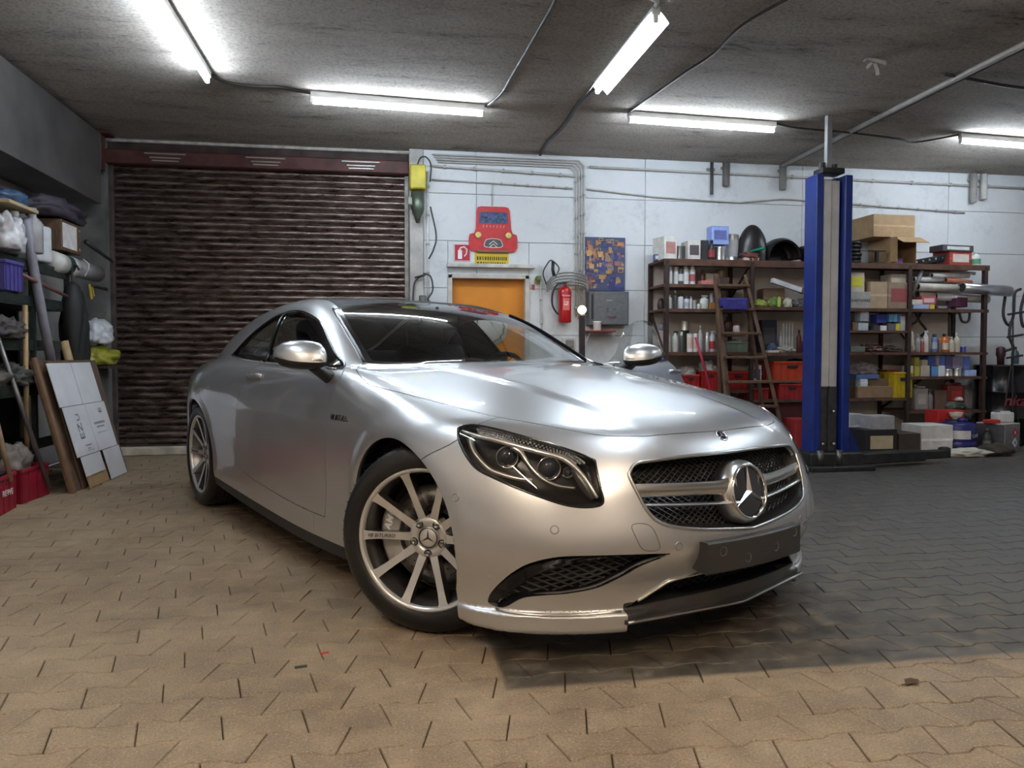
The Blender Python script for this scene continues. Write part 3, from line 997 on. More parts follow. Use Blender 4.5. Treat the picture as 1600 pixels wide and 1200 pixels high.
# round emblem above
p, n = surf((2, -.004, .742), (-1, 0, 0))
EM = frame_at((p.x, 0, p.z), (n.x, 0, n.z), (0, 1, 0))
bm = bmesh.new(); add_lathe(bm, [(.019, 0), (.0205, .002), (.026, .002), (.027, 0)], 28, EM, cap=False)
em = bm_obj('bonnet_emblem', bm, CHROME, car, 60)
bm = bmesh.new(); add_lathe(bm, [(.0195, .0008), (0, .0012)], 24, EM, cap=False); bm_obj('emblem_plate', bm, mat('emblem_blue', (.01, .012, .05), .2, coat=.6), em)
bm = bmesh.new(); star_points(bm, .019, .003, .002, EM @ Matrix.Translation((0, 0, .0015))); bm_obj('emblem_star', bm, CHROME, em)

# ---- lower openings
low = off_patch(P_LO, -.10, 'lower_intake', MESHB, car)
bm = bmesh.new(); grid_mesh(bm, LOWINT, gfn, .042, .0030, .075, .55); bm_obj('mesh_net', bm, MATS['net_black'], low)
bm = bmesh.new()
LP = [gfn(p, 0) for p in LOWINT]
A0 = [bm.verts.new(p) for p in LP]; B0 = [bm.verts.new(p - Vector((.10, 0, 0))) for p in LP]
for i in range(len(A0)): bm.faces.new((A0[i], A0[(i + 1) % len(A0)], B0[(i + 1) % len(A0)], B0[i]))
bm_obj('intake_wall', bm, PLASTIC, low, 60)
bm = bmesh.new()       # bright edge along the top of the opening
topL = [gfn(p, -.003) for p in LOWINT if p[1] > .208]
add_tube(bm, sorted(topL, key=lambda q: q.y), .0055, 6)
bm_obj('intake_trim', bm, SATIN, low, 60)
for s in (1, -1):
    it = off_patch(P_IN, -.055, 'side_intake', MESHB, car, both=False, mirror=(s < 0))
    bm = bmesh.new()
    grid_mesh(bm, INTAKE, lambda uv, d: gfn((-uv[0], uv[1]), d), .046, .0034, .040, .50)
    if s < 0:
        for v in bm.verts: v.co.y = -v.co.y
    bm_obj('mesh_net', bm, MATS['net_black'], it)
    bm = bmesh.new()
    IP = [gfn((-p[0], p[1]), 0) for p in INTAKE]
    q = [Vector((p.x - .058, p.y, p.z)) for p in IP]
    A0 = [bm.verts.new(p) for p in IP]; B0 = [bm.verts.new(p) for p in q]
    for i in range(len(A0)): bm.faces.new((A0[i], A0[(i + 1) % len(A0)], B0[(i + 1) % len(A0)], B0[i]))
    # the black blade along the outer edge
    bl = [(.836, .200), (.836, .222), (.826, .258), (.806, .305), (.778, .345), (.730, .371), (.660, .380), (.56, .381)]
    bi = [(.805, .200), (.792, .225), (.772, .262), (.748, .302), (.715, .334), (.670, .352), (.60, .364), (.53, .372)]
    Ap = [bm.verts.new(gfn((-u, v), .004)) for u, v in bl]; Bp = [bm.verts.new(gfn((-u, v), .030)) for u, v in bi]
    for i in range(len(bl) - 1): bm.faces.new((Ap[i], Ap[i + 1], Bp[i + 1], Bp[i]))
    if s < 0:
        for v in bm.verts: v.co.y = -v.co.y
    bm_obj('intake_blade', bm, GLOSSBLK, it, 50)
    # bright edge under the intake
    bm = bmesh.new()
    pts = [gfn((-a, z), -.0045) for a, z in ((.822, .183), (.78, .177), (.70, .176), (.60, .177), (.495, .180))]
    add_tube(bm, catmull(pts, 4), .0045, 6)
    if s < 0:
        for v in bm.verts: v.co.y = -v.co.y
    bm_obj('bumper_trim', bm, SATIN, car, 60)
# splitter blade
sp = panel('splitter', P_SP, mat('splitter_dark', (.050, .048, .048), .34, .2), car, both=True, inset=0, flange=.004)
bm = bmesh.new()
prof = []
for a in np.linspace(-.492, .492, 43):
    fx = .850 - .172 * math.sqrt(a * a + .0004)
    prof.append((Vector((fx - .05, a, .156)), Vector((fx - .004, a, .153)), Vector((fx, a, .148)), Vector((fx - .002, a, .140)), Vector((fx - .05, a, .138))))
loft(bm, [list(r) for r in prof]); bmesh.ops.recalc_face_normals(bm, faces=bm.faces[:])
bm_obj('splitter_blade', bm, MATS['splitter_dark'], sp, 30)
bm = bmesh.new(); add_tube(bm, [r[2] + Vector((.001, 0, .001)) for r in prof], .0050, 6); bm_obj('splitter_edge', bm, SATIN, sp, 60)
# number plate holder
bm = bmesh.new()
rings = []
for a in np.linspace(-.262, .262, 17):
    fx = .928 - .32 * a * a
    rings.append([Vector((fx - .075, a, .312)), Vector((fx - .006, a, .300)), Vector((fx, a, .306)), Vector((fx, a, .404)), Vector((fx - .006, a, .410)), Vector((fx - .075, a, .405))])
loft(bm, rings); bmesh.ops.recalc_face_normals(bm, faces=bm.faces[:])
pl = bm_obj('plate_holder', bm, mat('plate_plastic', (.032, .031, .031), .34, bump=.15, bscale=300), car, 35)
for a, z in ((-.195, .375), (-.075, .338), (.085, .352), (.215, .385)):
    fx = .928 - .32 * a * a
    M = frame_at((fx + .0012, a, z), (1, .5 * a, 0), (0, 1, 0))
    bm = bmesh.new(); add_lathe(bm, [(.0165, 0), (.0155, -.0005), (.010, -.004), (0, -.006)], 20, M, cap=False)
    bm_obj('screw_dimple', bm, mat('dimple', (.22, .22, .22), .3, .5), pl, 60)
# sensors and washer cover
for s in (1, -1):
    for q, (org, dr) in enumerate((((.358, -2, .553), (0, 1, 0)), ((2, -.718, .471), (-1, 0, 0)), ((2, -.345, .402), (-1, 0, 0)))):
        p, n = surf(org, dr)
        M = frame_at((p.x, p.y * s, p.z), (n.x, n.y * s, n.z), (0, 0, 1))
        bm = bmesh.new()
        add_lathe(bm, [(.0105, .0012), (0, .0016)], 20, M, cap=False)
        so = bm_obj('parking_sensor', bm, PAINT, car, 60)
        bm = bmesh.new(); add_lathe(bm, [(.0105, -.001), (.0122, .0022), (.0142, .0015), (.0155, -.001)], 20, M, cap=False)
        bm_obj('sensor_ring', bm, mat('ring_grey', (.32, .32, .33), .35, .6), so, 60)
    sq = outline([(.500, .478), (.465, .484), (.435, .470), (.418, .425), (.415, .400), (.440, .394), (.472, .402), (.488, .43)], 5)
    bm = bmesh.new(); add_tube(bm, [Vector((v.x, v.y * s, v.z)) for v in (gfn((-a, z), .0003) for a, z in sq)], .0016, 5, True)
    bm_obj('washer_cover_joint', bm, mat('joint_grey', (.12, .12, .125), .5), car)

# ---- wheels
def make_wheel(name):
    w = empty(name)
    bm = bmesh.new()      # tyre, axle along local y, outer face towards -y
    RY = Matrix.Rotation(PI / 2, 4, 'X')       # z -> -y
    W2 = .128
    prof = [(.262, -W2 + .012), (.270, -W2 + .004), (.288, -W2 - .002), (.312, -W2 - .001), (.332, -W2 + .010), (.346, -W2 + .026), (.352, -W2 + .045), (.3555, -.06)]
    for g in (-.048, -.016, .016, .048):
        prof += [(.3555, g - .006), (.349, g - .004), (.349, g + .004), (.3555, g + .006)]
    prof += [(.3555, .06)] + [(r, -z) for r, z in prof[6::-1]] 
    add_lathe(bm, prof, 72, RY, cap=False)
    ty = bm_obj('tyre', bm, RUBBER, w, 40)
    bm = bmesh.new()
    for k in range(60):
        a = 2 * PI * k / 60
        for zz, da in ((-.075, .03), (.075, .03)):
            M = Matrix.Rotation(a, 4, 'Y') @ Matrix.Translation((.353, zz, 0)) @ Matrix.Rotation(.5, 4, 'X')
            b = bmesh.new(); bmesh.ops.create_cube(b, size=1)
            bmesh.ops.scale(b, vec=(.0062, .030, .004), verts=b.verts[:]); merge(bm, b, M)
    tag(bm_obj('tread_grooves', bm, LINER, ty), kind='stuff')
    bm = bmesh.new()      # barrel and lip
    add_lathe(bm, [(.262, W2 - .012), (.250, W2 - .03), (.238, .03), (.232, -.02), (.236, -.07), (.246, -.098), (.252, -.112)], 72, RY, cap=False)
    rim = bm_obj('rim', bm, RIMG, w, 40)
    bm = bmesh.new()
    add_lathe(bm, [(.249, .105), (.253, .118), (.262, .124), (.268, .120), (.266, .110)], 72, RY, cap=False)
    bm_obj('rim_lip', bm, RIMF, rim, 60)
    for k in range(10):
        a = 2 * PI * k / 10 + PI / 10
        bm = bmesh.new()
        sec = []
        for r, hw, dz in ((.050, .019, .070), (.085, .0155, .078), (.14, .0135, .088), (.20, .0140, .100), (.238, .0165, .110), (.254, .022, .114)):
            sec.append((r, hw, dz))
        # faces: front strip material 0 (machined), sides 1
        fr = [(Vector((hw, r, dz)), Vector((-hw, r, dz)), Vector((-hw * .82, r, dz - .045)), Vector((hw * .82, r, dz - .045))) for r, hw, dz in sec]
        M = RY @ Matrix.Rotation(a, 4, 'Z')
        V = [[bm.verts.new(M @ p) for p in q] for q in fr]
        for i in range(len(V) - 1):
            for e in range(4):
                f = bm.faces.new((V[i][e], V[i][(e + 1) % 4], V[i + 1][(e + 1) % 4], V[i + 1][e])); f.material_index = 0 if e == 0 else 1
        bm.faces.new(V[0]).material_index = 1; bm.faces.new(V[-1]).material_index = 1
        bmesh.ops.recalc_face_normals(bm, faces=bm.faces[:])
        bm_obj('spoke', bm, [RIMF, RIMG], w)
    bm = bmesh.new()
    add_lathe(bm, [(.082, .030), (.080, .068), (.072, .078), (.050, .076), (.040, .066), (.040, .03)], 48, RY, cap=False)
    hubm = bm_obj('hub', bm, RIMF, w, 35)
    bm = bmesh.new(); add_lathe(bm, [(.040, .060), (.040, .073), (.036, .077), (0, .078)], 40, RY, cap=False)
    cap = bm_obj('centre_cap', bm, mat('cap_silver', (.72, .69, .67), .35, .6), w, 30)
    bm = bmesh.new()
    add_lathe(bm, [(.0345, .0775), (.036, .080), (.0385, .078)], 40, RY, cap=False)
    star_points(bm, .034, .0045, .003, RY @ Matrix.Translation((0, 0, .0785)))
    bm_obj('cap_star', bm, mat('cap_dark', (.10, .10, .10), .3, 1.0), cap, 60)
    for k in range(5):
        a = 2 * PI * k / 5 + PI / 2 + PI / 5
        M = RY @ Matrix.Translation((.060 * math.cos(a), .060 * math.sin(a), 0))
        bm = bmesh.new(); add_lathe(bm, [(.0115, .060), (.0115, .080), (.008, .084), (.006, .078), (0, .078)], 12, M, cap=False)
        bm_obj('wheel_bolt', bm, STEEL, w, 40)
        bm = bmesh.new(); add_lathe(bm, [(.0165, .0775), (.0125, .0772)], 16, M, cap=False); bm_obj('bolt_seat', bm, LINER, w)
    # brake disc and caliper
    bm = bmesh.new(); add_lathe(bm, [(.09, .005), (.09, .012), (.190, .012), (.190, -.018), (.09, -.018)], 60, RY, cap=False)
    disc = bm_obj('brake_disc', bm, STEEL, w, 40)
    bm = bmesh.new()
    for k in range(48):
        for r in (.115, .14, .165):
            a = 2 * PI * k / 48 + r * 12
            if k % 2 == int(r * 100) % 2:
                add_lathe(bm, [(.003, .0124), (0, .0125)], 6, RY @ Matrix.Translation((r * math.cos(a), r * math.sin(a), 0)), cap=False)
    tag(bm_obj('disc_holes', bm, LINER, disc), kind='stuff')
    return w
def caliper(w):
    RY = Matrix.Rotation(PI / 2, 4, 'X')
    bm = bmesh.new()
    rings = []
    for a in np.linspace(2.62, 3.75, 12):
        c, s = math.cos(a), math.sin(a)
        rings.append([RY @ Vector((r * c, r * s, z)) for r, z in ((.135, .018), (.138, .038), (.150, .046), (.205, .046), (.216, .036), (.216, -.03), (.135, -.03))])
    loft(bm, rings); bmesh.ops.recalc_face_normals(bm, faces=bm.faces[:])
    c = bm_obj('brake_caliper', bm, mat('caliper_grey', (.42, .42, .42), .35, .6), w, 40)
    bm = bmesh.new()
    text_mesh(bm, 'AMG', .040, RY @ Matrix.Rotation(math.radians(163), 4, 'Z') @ Matrix.Translation((.168, 0, .0468)) @ Matrix.Rotation(-PI / 2, 4, 'Z'), .0008, .15, align='CENTER', bold=.001)
    bm_obj('caliper_lettering', bm, mat('lettering_white', (.8, .8, .8), .4), c)

STEER = math.radians(35)
def place_wheel(w, x, y, steer, flip):
    w.parent = car
    w.location = (x, y, .3555)
    w.rotation_euler = (0, 0, steer + (PI if flip else 0))
wheel = make_wheel('front_wheel'); caliper(wheel)
hx = .15 - .128 + .05
place_wheel(wheel, .045, -.800, STEER, False)
# lettering on one spoke of the visible front wheel
bm = bmesh.new()
RYm = Matrix.Rotation(PI / 2, 4, 'X')
text_mesh(bm, 'V8 BITURBO', .020, RYm @ Matrix.Translation((-.236, -.006, .1122)) @ Matrix.Rotation(.17, 4, 'Y'), .0006, .2)
bm_obj('spoke_lettering', bm, mat('engraved', (.06, .06, .06), .5), wheel)
for x, y, st, fl, nm in ((.045, .800, STEER, True, 'front_wheel'), (-2.945, -.800, 0, False, 'rear_wheel'), (-2.945, .800, 0, True, 'rear_wheel')):
    w2 = copy_tree(wheel, None); w2.name = nm
    for ch in list(w2.children):
        if ch.name.startswith('spoke_lettering') and not (x < 0 and y < 0): bpy.data.objects.remove(ch)
    place_wheel(w2, x, y, st, fl)
# turn the visible wheel so that a spoke lies level
for c in car.children:
    if c.name.startswith('front_wheel') or c.name.startswith('rear_wheel'):
        pass
# arch liners
for x, R in ((-.015, .385), (-2.90, .398)):
    for s in (1, -1):
        bm = bmesh.new()
        pr = [(R, -.30), (R, .16)]
        n = 28
        rows = []
        for i in range(n + 1):
            a = -.25 + (PI + .5) * i / n
            rows.append([Vector((x + R * math.cos(a), s * (.872 - d), .352 + R * math.sin(a))) for d in (0, .2, .42)] + [Vector((x + .05 * math.cos(a), s * (.872 - .42), .352 + .05 * math.sin(a)))])
        V = [[bm.verts.new(p) for p in r] for r in rows]
        for i in range(n):
            for k in range(3): bm.faces.new((V[i][k], V[i + 1][k], V[i + 1][k + 1], V[i][k + 1]))
        bm_obj('arch_liner', bm, LINER, car, 60)
# floor pan
bm = bmesh.new(); add_box(bm, (-1.45, 0, .22), (2.1, 1.70, .10), .02); add_box(bm, (-1.75, 0, .24), (4.3, .95, .12), .02)
bm_obj('floor_pan', bm, LINER, car)

# ---- cabin
bm = bmesh.new()
rows = []
for x, z in ((-.56, .965), (-.72, .975), (-.95, .975), (-1.05, .93), (-1.08, .80), (-1.05, .5)):
    rows.append([Vector((x - .30 * abs(y) ** 2, y, z - .02 * abs(y))) for y in np.linspace(-.74, .74, 13)])
V = [[bm.verts.new(p) for p in r] for r in rows]
for i in range(len(V) - 1):
    for k in range(12): bm.faces.new((V[i][k], V[i][k + 1], V[i + 1][k + 1], V[i + 1][k]))
bm_obj('dashboard', bm, LEATHER, car, 60)
bm = bmesh.new()
M = frame_at((-1.22, .38, .88), (-.9, 0, .42), (0, 1, 0))
add_tube(bm, [M @ Vector((.18 * math.cos(t), .18 * math.sin(t), 0)) for t in np.linspace(0, 2 * PI, 33)[:-1]], .015, 8, True)
for t in (0, PI, -PI / 2): add_tube(bm, [M @ Vector((0, 0, -.02)), M @ Vector((.175 * math.cos(t), .175 * math.sin(t), 0))], .018, 6)
bm_obj('steering_wheel', bm, LEATHER, car, 50)
for s in (1, -1):
    st = empty('front_seat', (-1.75, .39 * s, 0), 0, car)
    bm = bmesh.new(); add_box(bm, (.12, 0, .52), (.56, .52, .20), .07, None, 3); bm_obj('seat_base', bm, LEATHER, st, 60)
    bm = bmesh.new(); add_box(bm, (-.24, 0, .82), (.18, .50, .58), .07, (0, -.28, 0), 3); bm_obj('seat_back', bm, LEATHER, st, 60)
    bm = bmesh.new(); add_box(bm, (-.37, 0, 1.165), (.11, .27, .18), .05, (0, -.22, 0), 3); bm_obj('headrest', bm, LEATHER, st, 60)
bm = bmesh.new(); add_box(bm, (-2.75, 0, .80), (.20, 1.2, .55), .07, (0, -.45, 0), 3); add_box(bm, (-2.5, 0, .55), (.5, 1.2, .2), .06, None, 2)
bm_obj('rear_seat', bm, LEATHER, car, 60)
bm = bmesh.new(); add_box(bm, (-1.28, 0, 1.225), (.03, .24, .075), .012, (0, .25, 0), 2); add_tube(bm, [(-1.27, 0, 1.26), (-1.30, 0, 1.31)], .012, 6)
bm_obj('interior_mirror', bm, PLASTIC, car, 50)
for i, sg in enumerate((-1, 1)):
    bm = bmesh.new(); add_box(bm, (-1.33, .82 * sg, .64), (1.14, .05, .58), .015, None, 2); add_box(bm, (-1.4, .785 * sg, .70), (.6, .06, .05), .015, None, 2)
    bm_obj('door_card', bm, LEATHER, DOORS[i], 50)
# the left door stands wide open, turned about its hinge
HG = Vector((-.72, .88, 0)); ROT = Matrix.Rotation(math.radians(-65), 4, 'Z')
DOORS[1].rotation_euler = (0, 0, math.radians(-65)); DOORS[1].location = HG - ROT @ HG
tag(DOORS[1], 'open door with frameless glass')
# roof lining
off_in = (P_RF[0] - P_RF[1] * .03, -P_RF[1], P_RF[2][:, ::-1])
panel('roof_lining', off_in, LEATHER, car, both=True, inset=0, flange=.001)
# ------------------------------------------------------------------ the workshop
CEIL = 3.22
def nodes_of(name):
    m = bpy.data.materials.new(name); m.use_nodes = True
    MATS[name] = m
    return m, m.node_tree, m.node_tree.nodes['Principled BSDF']
def N(nt, typ, **kw):
    n = nt.nodes.new(typ)
    for k, v in kw.items():
        if k.startswith('_'): setattr(n, k[1:], v)
        else: n.inputs[k].default_value = v
    return n
def noise(nt, vec, scale, detail=6, rough=.6, dist=0.0):
    n = N(nt, 'ShaderNodeTexNoise', Scale=scale, Detail=detail, Roughness=rough, Distortion=dist)
    nt.links.new(vec, n.inputs['Vector']); return n.outputs['Fac']
def ramp(nt, fac, pts):
    r = nt.nodes.new('ShaderNodeValToRGB')
    while len(r.color_ramp.elements) > 1: r.color_ramp.elements.remove(r.color_ramp.elements[-1])
    for i, (p, c) in enumerate(pts):
        e = r.color_ramp.elements[0] if i == 0 else r.color_ramp.elements.new(p)
        e.position = p; e.color = tuple(c) + (1,) if len(c) == 3 else c
    nt.links.new(fac, r.inputs[0]); return r.outputs[0]
def mixc(nt, fac, a, b, typ='MIX'):
    m = nt.nodes.new('ShaderNodeMix'); m.data_type = 'RGBA'; m.blend_type = typ
    if isinstance(fac, (int, float)): m.inputs[0].default_value = fac
    else: nt.links.new(fac, m.inputs[0])
    for s, v in ((6, a), (7, b)):
        if isinstance(v, tuple): m.inputs[s].default_value = v + (1,)
        else: nt.links.new(v, m.inputs[s])
    return m.outputs[2]
def math_n(nt, op, a, b=None, clamp=False):
    m = nt.nodes.new('ShaderNodeMath'); m.operation = op; m.use_clamp = clamp
    for s, v in ((0, a), (1, b)):
        if v is None: continue
        if isinstance(v, (int, float)): m.inputs[s].default_value = v
        else: nt.links.new(v, m.inputs[s])
    return m.outputs[0]
def mapr(nt, v, a, b, c=0.0, d=1.0, smooth=True):
    m = nt.nodes.new('ShaderNodeMapRange')
    if smooth: m.interpolation_type = 'SMOOTHSTEP'
    m.inputs['From Min'].default_value = a; m.inputs['From Max'].default_value = b
    m.inputs['To Min'].default_value = c; m.inputs['To Max'].default_value = d
    nt.links.new(v, m.inputs['Value']); return m.outputs['Result']
def bumpn(nt, h, strength, dist=.01, prev=None):
    b = N(nt, 'ShaderNodeBump', Strength=strength, Distance=dist)
    nt.links.new(h, b.inputs['Height'])
    if prev is not None: nt.links.new(prev, b.inputs['Normal'])
    return b.outputs['Normal']

# rough board-marked concrete of the ceiling
m, nt, B = nodes_of('ceiling_concrete')
geo = nt.nodes.new('ShaderNodeNewGeometry')
mp = nt.nodes.new('ShaderNodeMapping'); mp.inputs['Scale'].default_value = (1.0, 3.2, 1.0)
nt.links.new(geo.outputs['Position'], mp.inputs['Vector'])
big = noise(nt, mp.outputs[0], .9, 6, .6, .3)
fleck = noise(nt, mp.outputs[0], 7.0, 10, .86, .35)
grain = noise(nt, geo.outputs['Position'], 42, 8, .85)
base = ramp(nt, big, [(.30, (.60, .515, .44)), (.48, (.82, .72, .63)), (.68, (.90, .82, .73))])
base = mixc(nt, math_n(nt, 'MULTIPLY', mapr(nt, grain, .54, .40), .50), base, (.20, .165, .135))
spot = math_n(nt, 'ADD', math_n(nt, 'MULTIPLY', fleck, .72), math_n(nt, 'MULTIPLY', big, .28))
base = mixc(nt, math_n(nt, 'MULTIPLY', mapr(nt, spot, .455, .39), .75), base, (.085, .068, .058))
nt.links.new(base, B.inputs['Base Color']); B.inputs['Roughness'].default_value = .9
nn = bumpn(nt, grain, 1.0, .04); nt.links.new(bumpn(nt, fleck, .8, .03, nn), B.inputs['Normal'])

# white painted wall with grime
m, nt, B = nodes_of('white_wall')
geo = nt.nodes.new('ShaderNodeNewGeometry')
g1 = noise(nt, geo.outputs['Position'], 1.6, 8, .7)
g2 = noise(nt, geo.outputs['Position'], 14, 7, .75)
c1 = ramp(nt, math_n(nt, 'ADD', math_n(nt, 'MULTIPLY', g1, .6), math_n(nt, 'MULTIPLY', g2, .4)), [(.30, (.27, .27, .28)), (.38, (.54, .555, .58)), (.48, (.65, .67, .70)), (.7, (.70, .72, .75))])
nt.links.new(c1, B.inputs['Base Color']); B.inputs['Roughness'].default_value = .75
nt.links.new(bumpn(nt, g2, .25, .01), B.inputs['Normal'])

# paving stones: worn concrete, with a darker square under and before the car, darker grey towards the lift bay
m, nt, B = nodes_of('paving_concrete')
geo = nt.nodes.new('ShaderNodeNewGeometry')
oi = nt.nodes.new('ShaderNodeObjectInfo')
sep = nt.nodes.new('ShaderNodeSeparateXYZ'); nt.links.new(geo.outputs['Position'], sep.inputs[0])
g1 = noise(nt, geo.outputs['Position'], 1.3, 7, .6)
g2 = noise(nt, geo.outputs['Position'], 9, 8, .7)
g3 = noise(nt, geo.outputs['Position'], 130, 4, .8)
base = ramp(nt, math_n(nt, 'ADD', math_n(nt, 'MULTIPLY', g1, .5), math_n(nt, 'MULTIPLY', g2, .5)), [(.32, (.12, .085, .052)), (.44, (.225, .160, .100)), (.54, (.315, .235, .150)), (.70, (.43, .335, .225))])
base = mixc(nt, math_n(nt, 'MULTIPLY', mapr(nt, g3, .54, .66), .6), base, (.58, .47, .33))
base = mixc(nt, math_n(nt, 'MULTIPLY', mapr(nt, g3, .46, .36), .6), base, (.10, .07, .045))
chalk = noise(nt, geo.outputs['Position'], 3.1, 10, .85, .8)
base = mixc(nt, math_n(nt, 'MULTIPLY', mapr(nt, chalk, .66, .74), .5), base, (.60, .52, .43))
# darker zone with ragged edges
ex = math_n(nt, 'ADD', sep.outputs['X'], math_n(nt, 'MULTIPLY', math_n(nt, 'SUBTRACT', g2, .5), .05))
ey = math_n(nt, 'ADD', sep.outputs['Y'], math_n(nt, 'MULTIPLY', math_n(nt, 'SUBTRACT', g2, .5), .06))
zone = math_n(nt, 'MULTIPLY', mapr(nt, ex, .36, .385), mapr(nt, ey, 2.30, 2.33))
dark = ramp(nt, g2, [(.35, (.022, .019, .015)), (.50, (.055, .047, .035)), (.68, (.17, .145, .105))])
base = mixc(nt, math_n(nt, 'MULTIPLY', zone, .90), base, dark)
bay = mapr(nt, math_n(nt, 'ADD', sep.outputs['X'], math_n(nt, 'MULTIPLY', g1, 1.2)), 2.6, 4.2)
base = mixc(nt, math_n(nt, 'MULTIPLY', bay, .8), base, (.060, .055, .051))
nt.links.new(base, B.inputs['Base Color'])
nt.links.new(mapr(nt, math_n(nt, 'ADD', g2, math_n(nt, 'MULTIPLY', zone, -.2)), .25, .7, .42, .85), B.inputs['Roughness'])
nn = bumpn(nt, g3, .55, .006); nt.links.new(bumpn(nt, g2, .35, .01, nn), B.inputs['Normal'])

SAND = mat('joint_sand', (.085, .062, .042), .95, noise=.4, nscale=12, bump=.5, bscale=120)
XL, XR_, YF, YB = -3.1, 9.2, -4.0, 8.62

# ---- floor
fl = mesh_obj('floor', [(XL, YF, -.009), (XR_, YF, -.009), (XR_, YB, -.009), (XL, YB, -.009), (XL, YF, -.2), (XR_, YF, -.2), (XR_, YB, -.2), (XL, YB, -.2)], [(0, 1, 2, 3), (7, 6, 5, 4), (0, 4, 5, 1), (1, 5, 6, 2), (2, 6, 7, 3), (3, 7, 4, 0)], SAND)
tag(fl, 'brown concrete paving with sandy joints and a darker patch', kind='structure')
# interlocking stone, wide at both ends
PW, PH = .225, .130
def stone_outline(g, sh):
    # g: joint gap to pull in; sh: lean of the short edges
    hw = PW / 2 - g; e = PH / 2 + .009 - g; c = PH / 2 - .009 - g
    top = [(-hw + sh, e), (-.072, e), (-.040, c), (.040, c), (.072, e), (hw + sh, e)]
    bot = [(hw - sh, -e), (.072, -e), (.040, -c), (-.040, -c), (-.072, -e), (-hw - sh, -e)]
    return top + bot
def stone_arrays(sh):
    A = stone_outline(.0019, sh); Bq = stone_outline(.0040, sh)
    v = [(x, y, -.012) for x, y in A] + [(x, y, -.0030) for x, y in A] + [(x, y, 0.0) for x, y in Bq]
    n = len(A)
    f = []
    for r in (0, n):
        for i in range(n):
            j = (i + 1) % n
            f.append((r + j, r + i, r + n + i, r + n + j))
    f.append(tuple(2 * n + i for i in range(n))[::-1])
    return np.array(v), f
STONES = [stone_arrays(.017), stone_arrays(-.017)]
smeshes = []
for SV, SF in STONES:
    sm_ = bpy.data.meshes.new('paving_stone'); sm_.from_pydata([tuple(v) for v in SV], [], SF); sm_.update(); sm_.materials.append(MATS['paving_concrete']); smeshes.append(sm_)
CY, SY = math.cos(math.radians(80.5)), math.sin(math.radians(80.5))
spots = []
rnd = random.Random(11)
for r in range(int((YF + 5) / PH) + 4, int(YB / PH)):
    y = r * PH
    for c in range(int(XL / PW) - 1, int(XR_ / PW) + 1):
        x = c * PW + (PW / 2 if r % 2 else 0)
        if not (XL + .1 < x < XR_ - .1): continue
        d = x * CY + y * SY; l = x * SY - y * CY
        if d < 1.2: continue
        u = 800 + 1200 * l / d; v = 554 + 1200 * 1.0386 / d
        vis = -120 < u < 1720 and v < 1300
        if not vis and d < 2: continue
        if not vis: 
            if not (-700 < u < 2300): continue
        spots.append((x, y, d, vis and v < 1215 and -40 < u < 1640, rnd.uniform(-.0010, .0007), rnd.uniform(-.006, .006), rnd.uniform(-.006, .006), u, v, r % 2))
# the 300 that show largest are stones of their own (those under the car show least)
def under_car(x, y):
    dx, dy = x - .891, y - 3.321
    c, s = math.cos(CAR_HEAD), math.sin(CAR_HEAD)
    lx, ly = dx * c + dy * s, -dx * s + dy * c
    return -4.1 < lx < .75 and abs(ly) < .85
near = sorted([s for s in spots if s[3] and not under_car(s[0], s[1])], key=lambda s: s[2])[:300]
nid = set(id(s) for s in near)
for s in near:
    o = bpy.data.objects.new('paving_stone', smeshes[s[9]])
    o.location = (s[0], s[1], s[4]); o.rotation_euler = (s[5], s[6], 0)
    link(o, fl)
rest = [s for s in spots if id(s) not in nid]
RV, RFc = [], []
for k, s in enumerate(rest):
    SV, SF = STONES[s[9]]
    M = np.array(Matrix.Rotation(s[5], 3, 'X') @ Matrix.Rotation(s[6], 3, 'Y'))
    RV.append(SV @ M.T + np.array([s[0], s[1], s[4]]))
    RFc += [tuple(i + k * len(SV) for i in f) for f in SF]
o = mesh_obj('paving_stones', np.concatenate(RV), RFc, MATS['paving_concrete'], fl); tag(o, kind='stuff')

# ---- ceiling and walls
ce = box_obj('ceiling', ((XL + XR_) / 2, (YF + YB) / 2, CEIL + .1), (XR_ - XL + .4, YB - YF + .4, .2), MATS['ceiling_concrete']); tag(ce, 'rough stained concrete ceiling', kind='structure')
GREYW = mat('grey_wall', (.13, .13, .125), .85, noise=.35, nscale=4, bump=.3, bscale=30)
w = box_obj('wall_left', (XL - .1, (YF + YB) / 2, CEIL / 2), (.2, YB - YF, CEIL), mat('dull_wall', (.30, .29, .28), .85, noise=.3, nscale=3, bump=.2)); tag(w, 'dim grey wall behind the rack', kind='structure')
w = box_obj('wall_right', (XR_ + .1, (YF + YB) / 2, CEIL / 2), (.2, YB - YF, CEIL), MATS['white_wall']); tag(w, 'white workshop wall', kind='structure')
w = box_obj('wall_front', ((XL + XR_) / 2, YF - .1, CEIL / 2), (XR_ - XL, .2, CEIL), mat('front_wall', (.55, .52, .48), .85, noise=.2, nscale=2)); tag(w, 'pale wall opposite the shutter', kind='structure')
